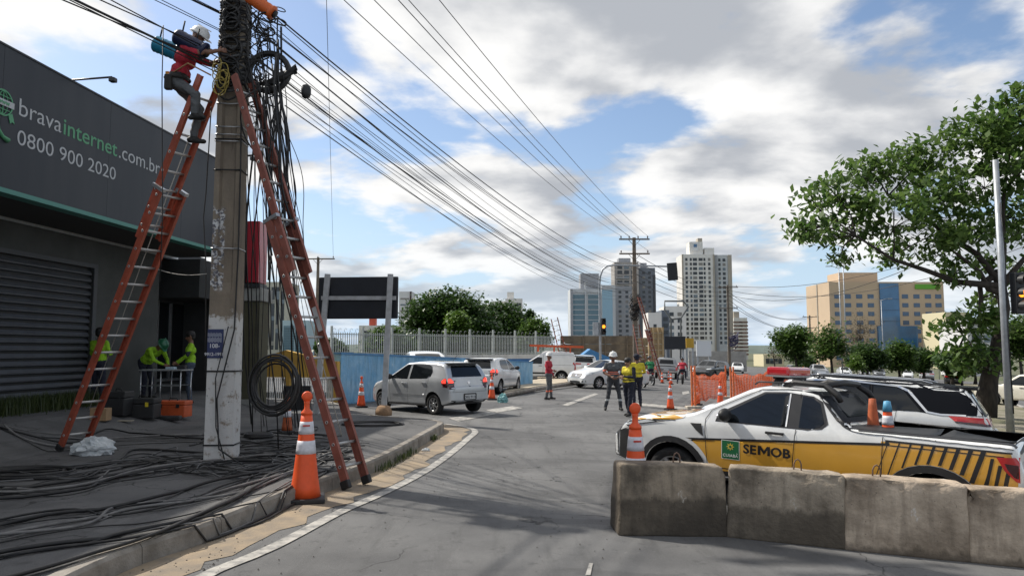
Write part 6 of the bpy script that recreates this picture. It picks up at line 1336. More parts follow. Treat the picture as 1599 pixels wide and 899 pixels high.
wire(sagged(p1(-.24, -.2, 2.72), l1.location + (t1 - b1).normalized() * 3.2 + Vector((.2, .1, 0)), .05, 8), .006, 'pale cord tied from the pole to the orange ladder', None, 'tie_cord', mat('rope', (.42, .40, .36), .9))
# cables lying on the pavement
CABW = mat('cable_dusty', (.16, .155, .15), .8, var=.3, vs=5); GCL = 'black cable lying in the tangle on the sidewalk'; crs = [[(-40, 775), (100, 765), (200, 742), (330, 722), (440, 716), (520, 722)], [(-40, 838), (100, 818), (220, 800), (330, 776), (430, 742), (540, 706)], [(-40, 872), (120, 846), (240, 826), (350, 797), (440, 762), (520, 716)],
        [(-30, 702), (80, 700), (180, 690), (300, 688), (420, 690), (540, 690)], [(-30, 745), (90, 752), (170, 738), (240, 716), (330, 720), (470, 706)], [(120, 735), (210, 722), (300, 732), (390, 742), (470, 732), (530, 700)]]
def splin(P_, n=40):
    o = []; 
    for i in range(len(P_) - 1):
        p0_, p1_, p2_, p3_ = P_[max(i - 1, 0)], P_[i], P_[i + 1], P_[min(i + 2, len(P_) - 1)]
        for t in np.linspace(0, 1, n // (len(P_) - 1), endpoint=False): o.append(.5 * ((2 * p1_) + (p2_ - p0_) * t + (2 * p0_ - 5 * p1_ + 4 * p2_ - p3_) * t * t + (3 * p1_ - p0_ - 3 * p2_ + p3_) * t ** 3))
    o.append(P_[-1]); return o
def surf(x, y):                                             # height of pavement or road under a point
    if x < -7.3: return min(.5, .152 + (-7.3 - x) * .2677)
    kx = np.interp(y, [p.y for p in dn if p.y < 16.5], [p.x for p in dn if p.y < 16.5]); return .155 if x < kx - .01 else gz(x) + .004
for k in range(50):
    c = crs[[0, 0, 1, 1, 2, 3, 4, 5][k % 8]]; sx_ = random.gauss(0, 1); s0_ = random.randint(0, 1) if k % 3 else 0; P_ = []
    for px, py in c[s0_:]:
        q = on(px + random.gauss(0, 18), py + sx_ * 6 + random.gauss(0, 4.5), .15); P_.append(q)
    pts = splin(P_); r_ = random.choice([.006, .007, .009, .012, .016, .019]); ph = random.random() * 6; am = random.uniform(.0, .05); lift = random.random() * .035
    pts = [Vector((p.x + am * math.sin(3 * i_ * .2 + ph), p.y + am * math.cos(2.3 * i_ * .2 + ph), surf(p.x, p.y) + r_ + lift * abs(math.sin(i_ * .31 + ph)))) for i_, p in enumerate(pts)]
    wire(pts, r_, GCL, 'cables tangled on the sidewalk', 'ground_cable', random.choice([CABLE, CABLE, CABLE, CABLE, CABG, CABW]))
for k in range(26):                                         # loops thrown around the pole base
    q = on(random.uniform(300, 520), random.uniform(672, 745), .15); R_ = random.uniform(.2, .7); a0 = random.random() * 6; el = random.uniform(.4, 1); r_ = random.uniform(.006, .012)
    pts = [Vector((q.x + R_ * math.cos(a0 + t) + .05 * math.sin(3 * t), q.y + el * R_ * math.sin(a0 + t), 0)) for t in np.linspace(0, random.uniform(3, 8), 34)]
    pts = [Vector((p.x, p.y, surf(p.x, p.y) + r_ + .05 * max(0, math.sin(i_ * .4 + a0)))) for i_, p in enumerate(pts)]
    wire(pts, r_, 'loop of thin cable curled on the sidewalk near the pole base', 'cable loops at the pole base', 'ground_cable', random.choice([CABLE, CABG]))
pts = splin([on(px, py) for px, py in [(-60, 965), (60, 930), (140, 903), (230, 872), (330, 822), (400, 782), (450, 752)]], 24)
for k in range(3): wire([Vector((p.x + .03 * k, p.y, (surf(p.x, p.y) + .02 + .01 * k))) for p in pts], .014, 'thick black cable draped down over the kerb', 'cables over the kerb', 'ground_cable')
# ------------------------------------------------------------------ trees
LEAFB = leafmat('leaf_big', (.045, .10, .020), (.145, .225, .055), .5); LEAF = leafmat('leaf_broad', (.038, .085, .016), (.11, .18, .040), .45); LEAFD = leafmat('leaf_dark', (.024, .058, .013), (.065, .12, .026), .35); LEAFY = leafmat('leaf_light', (.07, .14, .02), (.14, .22, .04), .4); BARK = mat('bark', (.060, .048, .038), .95, col2=(.025, .02, .016), vs=6, bump=.8, bs=20, stretch=(1, 1, .3)); DRY = leafmat('leaf_dry', (.07, .055, .035), (.12, .10, .06), .2)
def leaf_mesh(cs, size, mt, droop=.3, name='crown'):
    n = len(cs); L_ = size * rng.uniform(.65, 1.25, n); az = rng.uniform(0, 2 * PI, n); pitch = rng.normal(-droop, .45, n)
    d = np.stack([np.cos(az) * np.cos(pitch), np.sin(az) * np.cos(pitch), np.sin(pitch)], 1); s_ = np.stack([-np.sin(az), np.cos(az), rng.normal(0, .35, n)], 1); s_ /= np.linalg.norm(s_, axis=1)[:, None]
    up = np.cross(d, s_); a = cs - d * L_[:, None] * .5; e = cs + d * L_[:, None] * .5; mdl = cs + d * L_[:, None] * .05
    l = mdl + s_ * (L_ * .30)[:, None] + up * (L_ * .07)[:, None]; r = mdl - s_ * (L_ * .30)[:, None] + up * (L_ * .07)[:, None]
    v = np.stack([a, r, e, l], 1).reshape(-1, 3); me = bpy.data.meshes.new(name); me.vertices.add(4 * n); me.vertices.foreach_set('co', v.ravel()); me.loops.add(4 * n); me.loops.foreach_set('vertex_index', np.arange(4 * n, dtype=np.int32)); me.polygons.add(n); me.polygons.foreach_set('loop_start', np.arange(0, 4 * n, 4, dtype=np.int32)); me.polygons.foreach_set('loop_total', np.full(n, 4, np.int32)); me.update(calc_edges=True); me.materials.append(mt); return me
def crown_pts(blobs, per, clump_r, leaves):
    """leaf sprays: small clumps spread through each lobe, denser towards its skin"""
    out = []; tips = []
    for (c, r, wgt) in blobs:
        k = max(3, int(per * wgt)); u = rng.normal(size=(k, 3)); u /= np.linalg.norm(u, axis=1)[:, None]; u *= (rng.uniform(.35, 1.0, k) ** .5)[:, None]
        cc = np.array(c) + u * np.array(r); tips.append(cc)
        for q in cc: m_ = int(leaves * rng.uniform(.5, 1.4)); out.append(q + rng.normal(size=(m_, 3)) * clump_r * np.array([1, 1, .55]))
    return np.concatenate(out), tips
def tree(label, base, trunk, r0, blobs, per, clump_r, leaves, size, mt, name='tree', droop=.3, group=None, limbs=2, twigs=True, prim=0):
    t = thing(name, label, 'tree', base, 0, group); cs, tips = crown_pts(blobs, per, clump_r, leaves); m = MB(); tr = [Vector(p) for p in trunk]; n = len(tr); m.tube(tr, [r0 * (1 - .55 * i / (n - 1)) * (1.25 if i == 0 else 1) for i in range(n)], 10)
    knots = []
    if prim:                                          # a few main limbs first, the lobes fork off them
        C_ = [Vector(b[0]) for b in blobs]; knots = [max(C_, key=lambda q: (q - tr[-1]).length)]
        while len(knots) < prim: knots.append(max(C_, key=lambda q: min((q - k2).length for k2 in knots + [tr[-1]])))
        limbs_ = []
        for k2 in knots:
            e_ = tr[-1].lerp(k2, .78); s0_ = tr[-2].lerp(tr[-1], rng.uniform(.2, 1)); mid = s0_.lerp(e_, .5) + Vector((0, 0, -.04 * (e_ - s0_).length)) + Vector(rng.normal(size=3) * .25); q1 = s0_.lerp(mid, .5) + Vector(rng.normal(size=3) * .12)
            pl2 = [s0_, q1, mid, mid.lerp(e_, .5) + Vector(rng.normal(size=3) * .15), e_]; m.tube(pl2, [r0 * .40, r0 * .32, r0 * .24, r0 * .17, r0 * .10], 7); limbs_ += pl2[1:]
    for (c, r, wgt), tp in zip(blobs, tips):
        if prim:
            c = Vector(c); s_ = min(limbs_, key=lambda q: (q - c).length); mid = s_.lerp(c, .5) + Vector(rng.normal(size=3) * .15); rr = r0 * .11; m.tube([s_, mid, c], [rr, rr * .7, rr * .4], 5)
            for q in tp[::max(1, int(len(tp) / 9))]: q = Vector(q); m.tube([mid.lerp(c, .5), mid.lerp(q, .6) + Vector((0, 0, .08)), q], [rr * .42, rr * .25, rr * .1], 4)
            continue
        s_ = tr[-1] if rng.random() < .6 else tr[max(0, n - 2)].lerp(tr[-1], .6); c = Vector(c); mid = s_.lerp(c, .55) + Vector(rng.normal(size=3) * .12 * (c - s_).length * .4); rr = r0 * .42
        m.tube([s_, s_.lerp(mid, .5), mid, c], [rr, rr * .75, rr * .5, rr * .25], 6)
        for q in tp[::max(1, int(len(tp) / 6))] if twigs else []:
            q = Vector(q); m.tube([mid.lerp(c, .6), mid.lerp(q, .6) + Vector((0, 0, .05)), q], [rr * .28, rr * .16, rr * .06], 4)
    m.build('trunk', BARK, t); o = obj('crown', leaf_mesh(cs, size, mt, droop), t); o['kind'] = 'stuff'; return t
def blobpx(base, lst, Y):
    o = []
    for px, py, r, dy in lst:
        q = at(px, py, Y + dy) - Vector(base); s_ = (Y + dy) / F; o.append(((q.x, q.y, q.z), (r * s_ * .95, r * s_, r * s_ * .60), max(.15, (r / 60) ** 2)))
    return o
# the big tree on the median
Yt_ = 27.0; tb_ = at(1536, 640, Yt_); base = Vector((tb_.x, tb_.y, gz(tb_.x) + .1))
bl_ = [(1268, 352, 36, -2), (1262, 318, 30, -1), (1300, 300, 42, 0), (1330, 350, 48, 0), (1340, 275, 40, 1), (1390, 262, 52, 1), (1395, 330, 58, -1), (1450, 240, 55, 1), (1460, 310, 62, 0), (1455, 375, 50, -1), (1400, 395, 38, 1), (1515, 215, 60, 0), (1530, 290, 66, 1), (1585, 170, 62, 0), (1600, 250, 72, -1), (1520, 365, 50, 0), (1585, 345, 62, 1), (1650, 200, 90, 0), (1665, 330, 90, 1), (1490, 420, 34, 0), (1540, 405, 30, 1),
       (1312, 400, 20, 0), (1285, 368, 30, 0), (1500, 515, 34, 0), (1545, 500, 38, -1), (1520, 560, 40, 0), (1555, 470, 28, 1), (1490, 555, 26, 0), (1620, 440, 50, 1)]
tr_ = [Vector((0, 0, 0)), at(1545, 590, Yt_) - base, at(1558, 540, Yt_) - base, at(1568, 480, Yt_) - base, at(1560, 420, Yt_) - base]
tree('large broad crowned tree with dark glossy leaves leaning over the avenue', base, tr_, .34, blobpx(base, bl_, Yt_), 36, .27, 17, .31, LEAFB, 'broadleaf_tree', .6, prim=6)
# trees behind the park fence
def simple(label, px, pyb, pyt, wpx, Y, mt, size, nm='leafy_tree', per=36, lobes=9, grp=None, trunk=.22, leaves=22, flat=.75, z0=None):
    b = at(px, 547, Y); b.z = gz(b.x) if z0 is None else z0; s_ = Y / F; top = at(px, pyt, Y).z; bot = at(px, pyb, Y).z; H = top - b.z; R_ = wpx / 2 * s_; ch = max(top - bot, 1.0); bl = []
    for k in range(lobes):
        a = rng.uniform(0, 2 * PI); rr = rng.uniform(.15, .72) * R_; zc = rng.uniform(bot + ch * .25, top - ch * .28) - b.z; f = 1 - .45 * max(0, (zc - (bot + ch * .5 - b.z)) / ch * 2); lr = R_ * rng.uniform(.32, .50)
        bl.append(((rr * math.cos(a) * f, rr * math.sin(a) * f, zc), (lr, lr, min(lr * flat, ch * .32)), 1.0))
    bl.append(((0, 0, top - b.z - ch * .25), (R_ * .5, R_ * .5, ch * .25), 1.0))
    return tree(label, b, [(0, 0, -.05), (.1, 0, (bot - b.z) * .6 + .3), (0, .1, bot - b.z + ch * .35)], trunk, bl, per, .09 * ch + .1, leaves, size, mt, nm, .2, grp)
simple('tall rounded dark tree behind the park fence', 706, 560, 451, 146, 84, LEAFD, .5, lobes=22, per=70, leaves=26); simple('dark tree joining the rounded one behind the park fence', 786, 560, 472, 112, 88, LEAFD, .5, lobes=16, per=64, leaves=26); simple('dark low tree closing the row behind the park fence', 745, 560, 490, 90, 82, LEAFD, .5, lobes=12, per=56, leaves=24); simple('lower bright edged tree at the end of the park fence', 836, 560, 497, 52, 80, LEAF, .45, lobes=7)
simple('pale green young tree in front of the rounded dark tree', 713, 535, 488, 34, 70, LEAFY, .42, lobes=6); simple('bushy green tree behind the fence below the billboard', 606, 560, 510, 84, 66, LEAF, .40, lobes=10, per=42); simple('low green tree seen between billboard post and fence end', 520, 560, 532, 44, 60, LEAFD, .40, lobes=6)
simple('low hedge like tree behind the middle of the fence', 655, 562, 520, 70, 68, LEAFD, .42, lobes=8); simple('small sprig topped tree above the fence end', 827, 500, 484, 12, 82, LEAFD, .3, lobes=3, per=12, trunk=.06)
# trees along the avenue
simple('dense young tree beside the distant pole', 1242, 572, 506, 66, 92, LEAF, .5, lobes=9, per=34); simple('bare brown twiggy tree beside the dense young one', 1208, 570, 532, 36, 95, DRY, .22, lobes=4, per=12, leaves=8, trunk=.12); simple('open crowned tree before the hotel left wing', 1297, 575, 503, 56, 85, LEAF, .42, lobes=8, per=22, leaves=16)
simple('bare grey brown tree before the hotel windows', 1345, 560, 486, 62, 100, DRY, .22, lobes=8, per=26, leaves=9, trunk=.16); simple('dark shrubby tree under the bare one before the hotel', 1352, 585, 535, 62, 88, LEAFD, .45, lobes=8); simple('rounded tree with pale trunk before the blue glazing', 1402, 585, 530, 46, 90, LEAF, .42, lobes=7); simple('spreading dark tree in front of the hotel right wing', 1440, 582, 545, 54, 96, LEAFD, .45, lobes=8)
simple('leafy tree between the hotel and the big tree', 1484, 588, 552, 44, 80, LEAFD, .42, lobes=7); simple('dense tree behind the galvanised pole', 1592, 575, 490, 70, 75, LEAF, .4, lobes=9); simple('young pale green sapling near the lamp posts', 1337, 590, 552, 16, 78, LEAFY, .3, lobes=3, per=12, trunk=.07)
simple('round shrub tree at the foot of the white tower', 1262, 592, 555, 44, 105, LEAFD, .45, lobes=6); simple('dark tree beyond the median near the hotel corner', 1520, 590, 540, 60, 95, LEAFD, .45, lobes=8)
# far wooded ridge
mb = MB(); xs_ = np.linspace(-900, 1500, 130); rows = 5
vs_ = []
for j in range(rows):
    for i, x in enumerate(xs_): vs_.append((x, 1150 + j * 60, [-6, 6, 11, 13, 2][j] + 5 * mn.noise(Vector((x * .012, j * .7, 2.3))) - (3.4 if x > 60 else 0)))
nx_ = len(xs_); mb.add(vs_, [(j * nx_ + i, j * nx_ + i + 1, (j + 1) * nx_ + i + 1, (j + 1) * nx_ + i) for j in range(rows - 1) for i in range(nx_ - 1)], 0, True); struct(mb.build('hills', mat('far_hill', (.10, .13, .11), 1.0, var=.2, vs=.02)))

# ------------------------------------------------------------------ buildings
WIN = mat('tower_window', (.03, .035, .04), .15, spec=.5); WIN2 = mat('office_glass', (.07, .15, .19), .08, spec=.8)
WINC = mat('curtained_window', (.22, .21, .19), .5); WINB = mat('bright_window', (.10, .13, .15), .1, spec=.8)
BM = {}
def winmesh(w_, h_, m_, d_=.12, nm='window'):
    k = (round(w_, 2), round(h_, 2), m_.name, nm)
    if nm == 'window' and m_.name == 'tower_window' and random.random() < .28: m_ = random.choice([WINC, WINB]); k = (round(w_, 2), round(h_, 2), m_.name, nm)
    if k not in BM: m = MB(); m.box((0, 0, 0), (w_, d_, h_)); BM[k] = m.mesh(nm, m_)
    return BM[k]
def building(label, px0, px1, pyt, Y, dep, col, face, left=None, right=None, rz=0.0, nm='apartment_tower', cat='building', z_top=None, extra=None):
    """a block whose front spans two pixel columns at distance Y; windows on the front and one side"""
    a = at(px0, 547, Y); b = at(px1, 547, Y); w_ = b.x - a.x; g = gz((a.x + b.x) / 2); H = at(px0, pyt, Y).z - g
    t = thing(nm, label, cat, ((a.x + b.x) / 2, Y, g), rz); m = MB(); m.box((0, dep / 2, H / 2 - .5), (w_, dep, H + 1)); m.build('wall', col, t)
    def side(spec, n, wd, place_):
        fl, cl, ww, hh, z0, mt = spec[:6]; skip = spec[6] if len(spec) > 6 else set()
        fh = (H - z0 - spec[7] if len(spec) > 7 else H - z0 - 1.5) / fl
        for i in range(fl):
            for j, u in enumerate(cl if isinstance(cl, (list, tuple)) else [(k + .5) / cl for k in range(cl)]):
                if (i, j) in skip: continue
                x = (u - .5) * wd; place_(x, z0 + (i + .5) * fh, ww[j] if isinstance(ww, (list, tuple)) else ww, hh, mt)
    side(face, 0, w_, lambda x, z, ww, hh, mt: obj('window', winmesh(ww, hh, mt), t, (x, -.03, z)))
    if left: side(left, 0, dep, lambda x, z, ww, hh, mt: obj('window', winmesh(ww, hh, mt), t, (-w_ / 2 - .03 + .06, dep / 2 - x, z), PI / 2))
    if right: side(right, 0, dep, lambda x, z, ww, hh, mt: obj('window', winmesh(ww, hh, mt), t, (w_ / 2 + .03 - .06, dep / 2 + x, z), PI / 2))
    if extra: extra(t, w_, dep, H)
    return t
CRM = mat('cream_render', (.70, .68, .64), .9, var=.08, vs=.2); CRD = mat('beige_render', (.40, .36, .30), .9, var=.08, vs=.2); GRB = mat('grey_cladding', (.33, .34, .36), .8, var=.08, vs=.2); GRD = mat('slate_cladding', (.13, .15, .18), .7, var=.1, vs=.2); PCH = mat('peach_render', (.52, .40, .28), .9, var=.06, vs=.1); LTB = mat('light_cladding', (.50, .52, .53), .7, var=.08, vs=.2); BGL = mat('blue_glazing', (.03, .13, .28), .12, spec=.8, var=.25, vs=.15); YRN = mat('pale_yellow_render', (.62, .56, .38), .9)
def box_part(t, nm, c, d, m_): m = MB(); m.box(c, d); return m.build(nm, m_, t)
def wt(t, w_, d, H):
    box_part(t, 'roof_tower', (-w_ * .02, d * .4, H + 3.4), (w_ * .42, d * .5, 6.8), CRM); box_part(t, 'tank_room', (w_ * .12, d * .35, H + 7.6), (w_ * .14, d * .3, 2.4), CRD); box_part(t, 'roof_room', (w_ * .40, d * .4, H + 1.8), (w_ * .30, d * .5, 3.6), CRM)
    for x in (-.5, .5): box_part(t, 'corner_strip', (x * w_ * .985, -.12, H / 2), (w_ * .045, .35, H), CRD)
    s_ = box_part(t, 'sign_panel', (-w_ * .05, d * .15 - .1, H + 4.2), (w_ * .18, .3, 4.2), mat('white_panel', (.7, .7, .7), .6)); box_part(s_, 'sign_mark', (-w_ * .05, d * .15 - .35, H + 4.8), (w_ * .10, .1, 1.6), BGL)
Yw = 380
building('tall white apartment tower with pairs of dark windows and a roof block', 1068, 1118, 397, Yw, 14, CRM, (19, [.13, .27, .40, .58, .70, .85], [1.2, 1.0, 2.1, 2.1, 1.0, 1.2], 1.5, 8, WIN), extra=wt, nm='apartment_tower')
building('set back wing of the tall white apartment tower', 1119, 1146, 398, Yw + 4, 12, LTB, (19, [.28, .55], [1.2, 1.5], 1.5, 8, WIN), extra=lambda t, w_, d, H: (box_part(t, 'corner_strip', (w_ * .38, -.2, H / 2), (w_ * .22, .5, H), CRD), box_part(t, 'corner_strip', (-w_ * .42, -.25, H / 2), (w_ * .14, .6, H), GRB)))
building('slim cream apartment block behind the white tower', 1147, 1168, 496, 420, 14, CRM, (10, [.3, .72], [5.0, 5.0], 1.0, 2, mat('brown_band', (.22, .15, .12), .8)), extra=lambda t, w_, d, H: box_part(t, 'roof_room', (-w_ * .2, d * .4, H + 1.8), (w_ * .4, d * .5, 3.6), CRD))
def off(t, w_, d, H):
    box_part(t, 'pillar', (-w_ * .46, -.25, H / 2), (w_ * .08, .5, H), GRB); box_part(t, 'pillar', (-w_ * .03 + w_ * .02, -.35, H / 2 + 1), (w_ * .05, .7, H + 4), LTB); box_part(t, 'roof_room', (w_ * .15, d * .5, H + 3.6), (w_ * .6, d * .6, 7.2), GRB); box_part(t, 'parapet', (0, -.2, H - .8), (w_, .4, 1.6), LTB)
building('pale office block with long blue window bands', 891, 940, 451, 330, 14, LTB, (11, [.09, .32, .75], [1.2, 5.6, 5.0], 1.9, 3, WIN2, set(), 2.4), extra=off, nm='office_block')
building('office block wing with a light blue glazed front', 940, 962, 445, 328, 16, LTB, (1, [.42], [4.6], 27, 2.5, mat('sky_glazing', (.22, .38, .48), .08, spec=.8), set(), 1.0), nm='office_block')
building('grey residential slab with small square windows next to the glazed wing', 961, 988, 447, 345, 14, GRB, (13, [.3, .7], 1.3, 1.2, 3, WIN), nm='apartment_tower')
building('half finished grey tower with balconies behind the crossarmed pole', 961, 999, 409, 400, 14, mat('raw_concrete', (.34, .32, .30), .9, var=.12, vs=.3), (17, [.22, .5, .78], [2.6, 2.6, 2.2], 1.9, 4, WIN), extra=lambda t, w_, d, H: (box_part(t, 'roof_room', (-w_ * .05, d * .4, H + 1.2), (w_ * .5, d * .5, 2.4), GRB), [box_part(t, 'balcony', (-w_ * .18, -.6, 6 + k * 2.9), (w_ * .5, 1.2, .5), GRB) for k in range(14)]))
building('dark slate apartment tower with narrow windows', 999, 1025, 418, 405, 14, GRD, (17, [.3, .65], [1.5, 1.5], 1.3, 4, WIN), extra=lambda t, w_, d, H: (box_part(t, 'corner_strip', (w_ * .44, -.2, H / 2 - 2), (w_ * .14, .6, H - 4), mat('dark_strip', (.05, .055, .065), .7)), box_part(t, 'roof_room', (-w_ * .15, d * .4, H + 1.5), (w_ * .4, d * .4, 3), GRB)))
building('cream apartment block beyond the dark park trees', 766, 790, 470, 300, 12, CRM, (9, [.4], [2.2], 1.2, 3, WIN)); building('cream apartment block with balconies beyond the park trees', 789, 816, 466, 296, 12, CRM, (10, [.25, .62, .85], [2.0, 2.0, 1.0], 1.3, 3, WIN), extra=lambda t, w_, d, H: box_part(t, 'roof_room', (-w_ * .2, d * .4, H + 1.4), (w_ * .4, d * .4, 2.8), CRM))
building('pale apartment tower with vertical window rows behind the hanging cables', 404, 446, 440, 210, 12, mat('sand_render', (.46, .44, .37), .9, var=.06, vs=.2), (15, [.12, .30, .48, .66, .84], [1.0, .9, 1.0, .9, 1.0], 1.2, 2, WIN)); building('pale blue banded apartment tower behind the hanging cables', 440, 480, 500, 190, 12, mat('pale_blue_render', (.40, .52, .58), .8, var=.06, vs=.2), (11, [.26, .72], [2.7, 2.7], .9, 1, WIN2)); building('tan apartment block half hidden by the olive pier', 392, 412, 446, 230, 12, CRM, (13, [.5], [1.5], 1.3, 2, WIN))
building('white block with brown end bands beside the billboard', 622, 642, 455, 260, 10, mat('white_render2', (.62, .62, .62), .9), (7, [.45], [3.0], .5, 6, WIN), extra=lambda t, w_, d, H: box_part(t, 'brown_strip', (w_ * .42, -.15, H / 2), (w_ * .12, .4, H), mat('brown_strip', (.07, .04, .045), .8))); building('low red trimmed white block under the billboard', 560, 620, 508, 230, 10, CRM, (3, [.2, .4, .6, .8], 2.4, 1.0, 4, WIN), extra=lambda t, w_, d, H: box_part(t, 'red_tank', (-w_ * .2, d * .4, H + 1.5), (w_ * .16, d * .3, 3), mat('red_tank', (.42, .07, .04), .7)))
# hotel with the blue glazing
Yh = 230
def hotel_extra(t, w_, d, H):
    box_part(t, 'blue_glazing', (w_ * .02, -.2, H / 2 + 1), (w_ * .165, .5, H - 3), BGL); box_part(t, 'blue_glazing', (-w_ * .0 + w_ * .075, -.45, H * .24), (w_ * .34, .9, H * .48), BGL); box_part(t, 'roof_room', (-w_ * .18, d * .5, H + 1.7), (w_ * .34, d * .5, 3.4), PCH)
    box_part(t, 'joint_strip', (-w_ / 2 - .1, d * .5, H / 2), (.25, .5, H), CRD)
    for k in range(6): box_part(t, 'glazing_bar', (w_ * .02, -.48, 4 + k * 3.4), (w_ * .165, .08, .12), mat('glazing_bar', (.03, .08, .16), .5))
    box_part(t, 'green_sign_band', (w_ * .36, -.16, H - 1.5), (w_ * .22, .2, 1.5), mat('hotel_green', (.12, .36, .03), .6))
building('peach hotel block with a tall blue glazed centre', 1298, 1478, 440, Yh, 18, PCH, (8, [.07, .16, .26, .36, .66, .76, .86, .95], 1.9, 1.3, 1.5, mat('hotel_window', (.06, .11, .19), .15, spec=.6), set(), 3.2), extra=hotel_extra, nm='hotel', left=None)
building('pale yellow low building right of the hotel', 1479, 1512, 487, 210, 12, YRN, (3, [.3, .7], 1.2, 1.2, 3, WIN)); building('white shop with a red sign top beside the avenue', 1512, 1560, 500, 150, 10, mat('white_render2', (.62, .62, .62), .9), (2, [.3, .7], 2.0, 1.5, 1, WIN), extra=lambda t, w_, d, H: box_part(t, 'red_sign', (w_ * .2, -.3, H + .8), (w_ * .28, .5, 1.4), mat('red_sign', (.36, .012, .025), .35)), nm='shop_building')
building('small pale yellow building at the avenue end', 1192, 1224, 553, 240, 10, YRN, (2, [.2, .4, .6, .8], 1.2, 1.0, 1, WIN)); building('white low block beyond the wide screen', 1040, 1072, 478, 240, 10, CRM, (6, [.3, .7], 1.4, 1.2, 4, WIN)); building('small grey blue block behind the timber hoarding', 1034, 1046, 484, 200, 8, GRD, (5, [.5], [1.2], 1.0, 4, WIN)); building('cream block below the slate tower', 1013, 1034, 488, 195, 8, CRM, (1, [.5], [.8], .8, 8, WIN))
# timber hoarding, screens, gantry
HD = mat('hoarding_timber', (.26, .20, .13), .9, col2=(.14, .11, .08), vs=.8, bump=.3)
def slab_thing(nm, label, cat, px0, px1, pyt, Y, m_, thick=.3, pyb=None, plank=None):
    a = at(px0, pyt, Y); b = at(px1, pyt, Y); g = gz((a.x + b.x) / 2); w_ = b.x - a.x; z0 = 0 if pyb is None else at(px0, pyb, Y).z - g; H = a.z - g
    t = thing(nm, label, cat, ((a.x + b.x) / 2, Y, g))
    if plank:
        n = max(2, int((H - z0) / plank)); mm = MB(); mm.box((0, 0, 0), (w_, thick, (H - z0) / n - .03)); me = mm.mesh('plank', m_)
        for k in range(n): obj('plank', me, t, (random.uniform(-.1, .1), random.uniform(-.03, .03), z0 + (k + .5) * (H - z0) / n))
        for x in (-.48, -.2, .1, .4): box_part(t, 'upright', (x * w_, -thick * .9, H / 2), (.18, .18, H), m_)
    else: box_part(t, 'panel', (0, 0, (H + z0) / 2), (w_, thick, H - z0), m_)
    if z0 > .5:
        for x in (-.4, .4): box_part(t, 'post', (x * w_, thick * .7, (z0 + .6) / 2), (.16, .16, z0 + .6), GAL)
    return t
slab_thing('timber_hoarding', 'long brown timber hoarding behind the signal post', 'hoarding', 876, 990, 524, 88, HD, .3, None, .8); slab_thing('timber_hoarding', 'taller tan timber stack beside the far ladders', 'hoarding', 1012, 1036, 511, 86, mat('tan_timber', (.40, .29, .16), .9, var=.25, vs=1), .4, None, .6); slab_thing('timber_hoarding', 'tan timber panel with a braced frame behind the signal', 'hoarding', 955, 1012, 527, 90, mat('tan_timber2', (.33, .25, .15), .9, var=.25, vs=1), .3, None, .9)
slab_thing('advertising_screen', 'black advertising screen on posts before the white tower', 'billboard', 1037, 1070, 525, 70, mat('panel_black', (.010, .012, .018), .5), .3, 545); slab_thing('advertising_board', 'yellow board at the side of the black screen', 'billboard', 1071, 1083, 528, 71, mat('yellow_board', (.55, .33, .03), .6), .2, 543); slab_thing('white_board', 'plain white board at the foot of the white tower', 'billboard', 1087, 1110, 532, 78, mat('white_board', (.62, .64, .66), .6), .2, 556)
slab_thing('boundary_wall', 'low grey wall along the far side of the works', 'wall', 1075, 1165, 548, 110, mat('grey_render', (.32, .31, .29), .9), .3)
Yg = 92; gt = thing('gantry_frame', 'grey steel gantry frame with an angular top behind the screen', 'gantry', (at(1058, 560, Yg).x, Yg, gz(20))); g0 = gt.location
def gq(px, py): q = at(px, py, Yg); return Vector((q.x - g0.x, 0, q.z - g0.z))
for pp in ([(1048, 560), (1048, 498), (1038, 484), (1038, 470), (1067, 470), (1075, 479), (1063, 497), (1063, 560)], [(1048, 498), (1063, 497)]): m = MB(); m.tube([gq(*p) for p in pp], .12, 5); m.build('frame_tube', mat('gantry_grey', (.13, .14, .14), .6), gt)
# utility truck with orange rack, ladder and blue tarpaulin behind the red shirted man
ut = VAN
m = MB()
for z in (2.15,): bar(m, (-2.6, -.6, z), (.7, -.6, z), .12, .12); bar(m, (-2.6, .6, z), (.7, .6, z), .12, .12)
for x in (-1.8, -.8, .2):
    for s_ in (-.6, .6): bar(m, (x, s_, 1.78), (x, s_, 2.12), .08, .08)
m.build('orange_rack', mat('rack_orange', (.60, .10, .03), .6), ut)
qa = on(890, 596); qb = at(866, 497, 45); ladder('extension_ladder', (qa.x, qa.y, gz(qa.x)), qb, .5, (1, .15, 0), LB_, 'red brown ladder standing steeply at the utility van', split=.6)
qt_ = at(924, 560, 60); tt = thing('tarpaulin_stall', 'blue tarpaulin shelter beside the signal post', 'shelter', (qt_.x, 60, gz(qt_.x))); m = MB(); m.add([(-1.3, -1.0, 1.35), (-.2, -1.0, 2.15), (1.3, -1.0, 1.5), (-1.3, 1.0, 1.4), (-.2, 1.0, 2.2), (1.3, 1.0, 1.5), (-1.35, -1.05, .5), (1.35, -1.05, .5)], [(0, 1, 4, 3), (1, 2, 5, 4), (6, 7, 2, 1, 0)]); m.build('sheet', mat('tarp_blue', (.05, .20, .42), .6, var=.2, vs=2, bump=.5, bs=4), tt)
for x in (-1.25, 1.25):
    for y in (-.95, .95): box_part(tt, 'post', (x, y, .68), (.08, .08, 1.36), GAL)
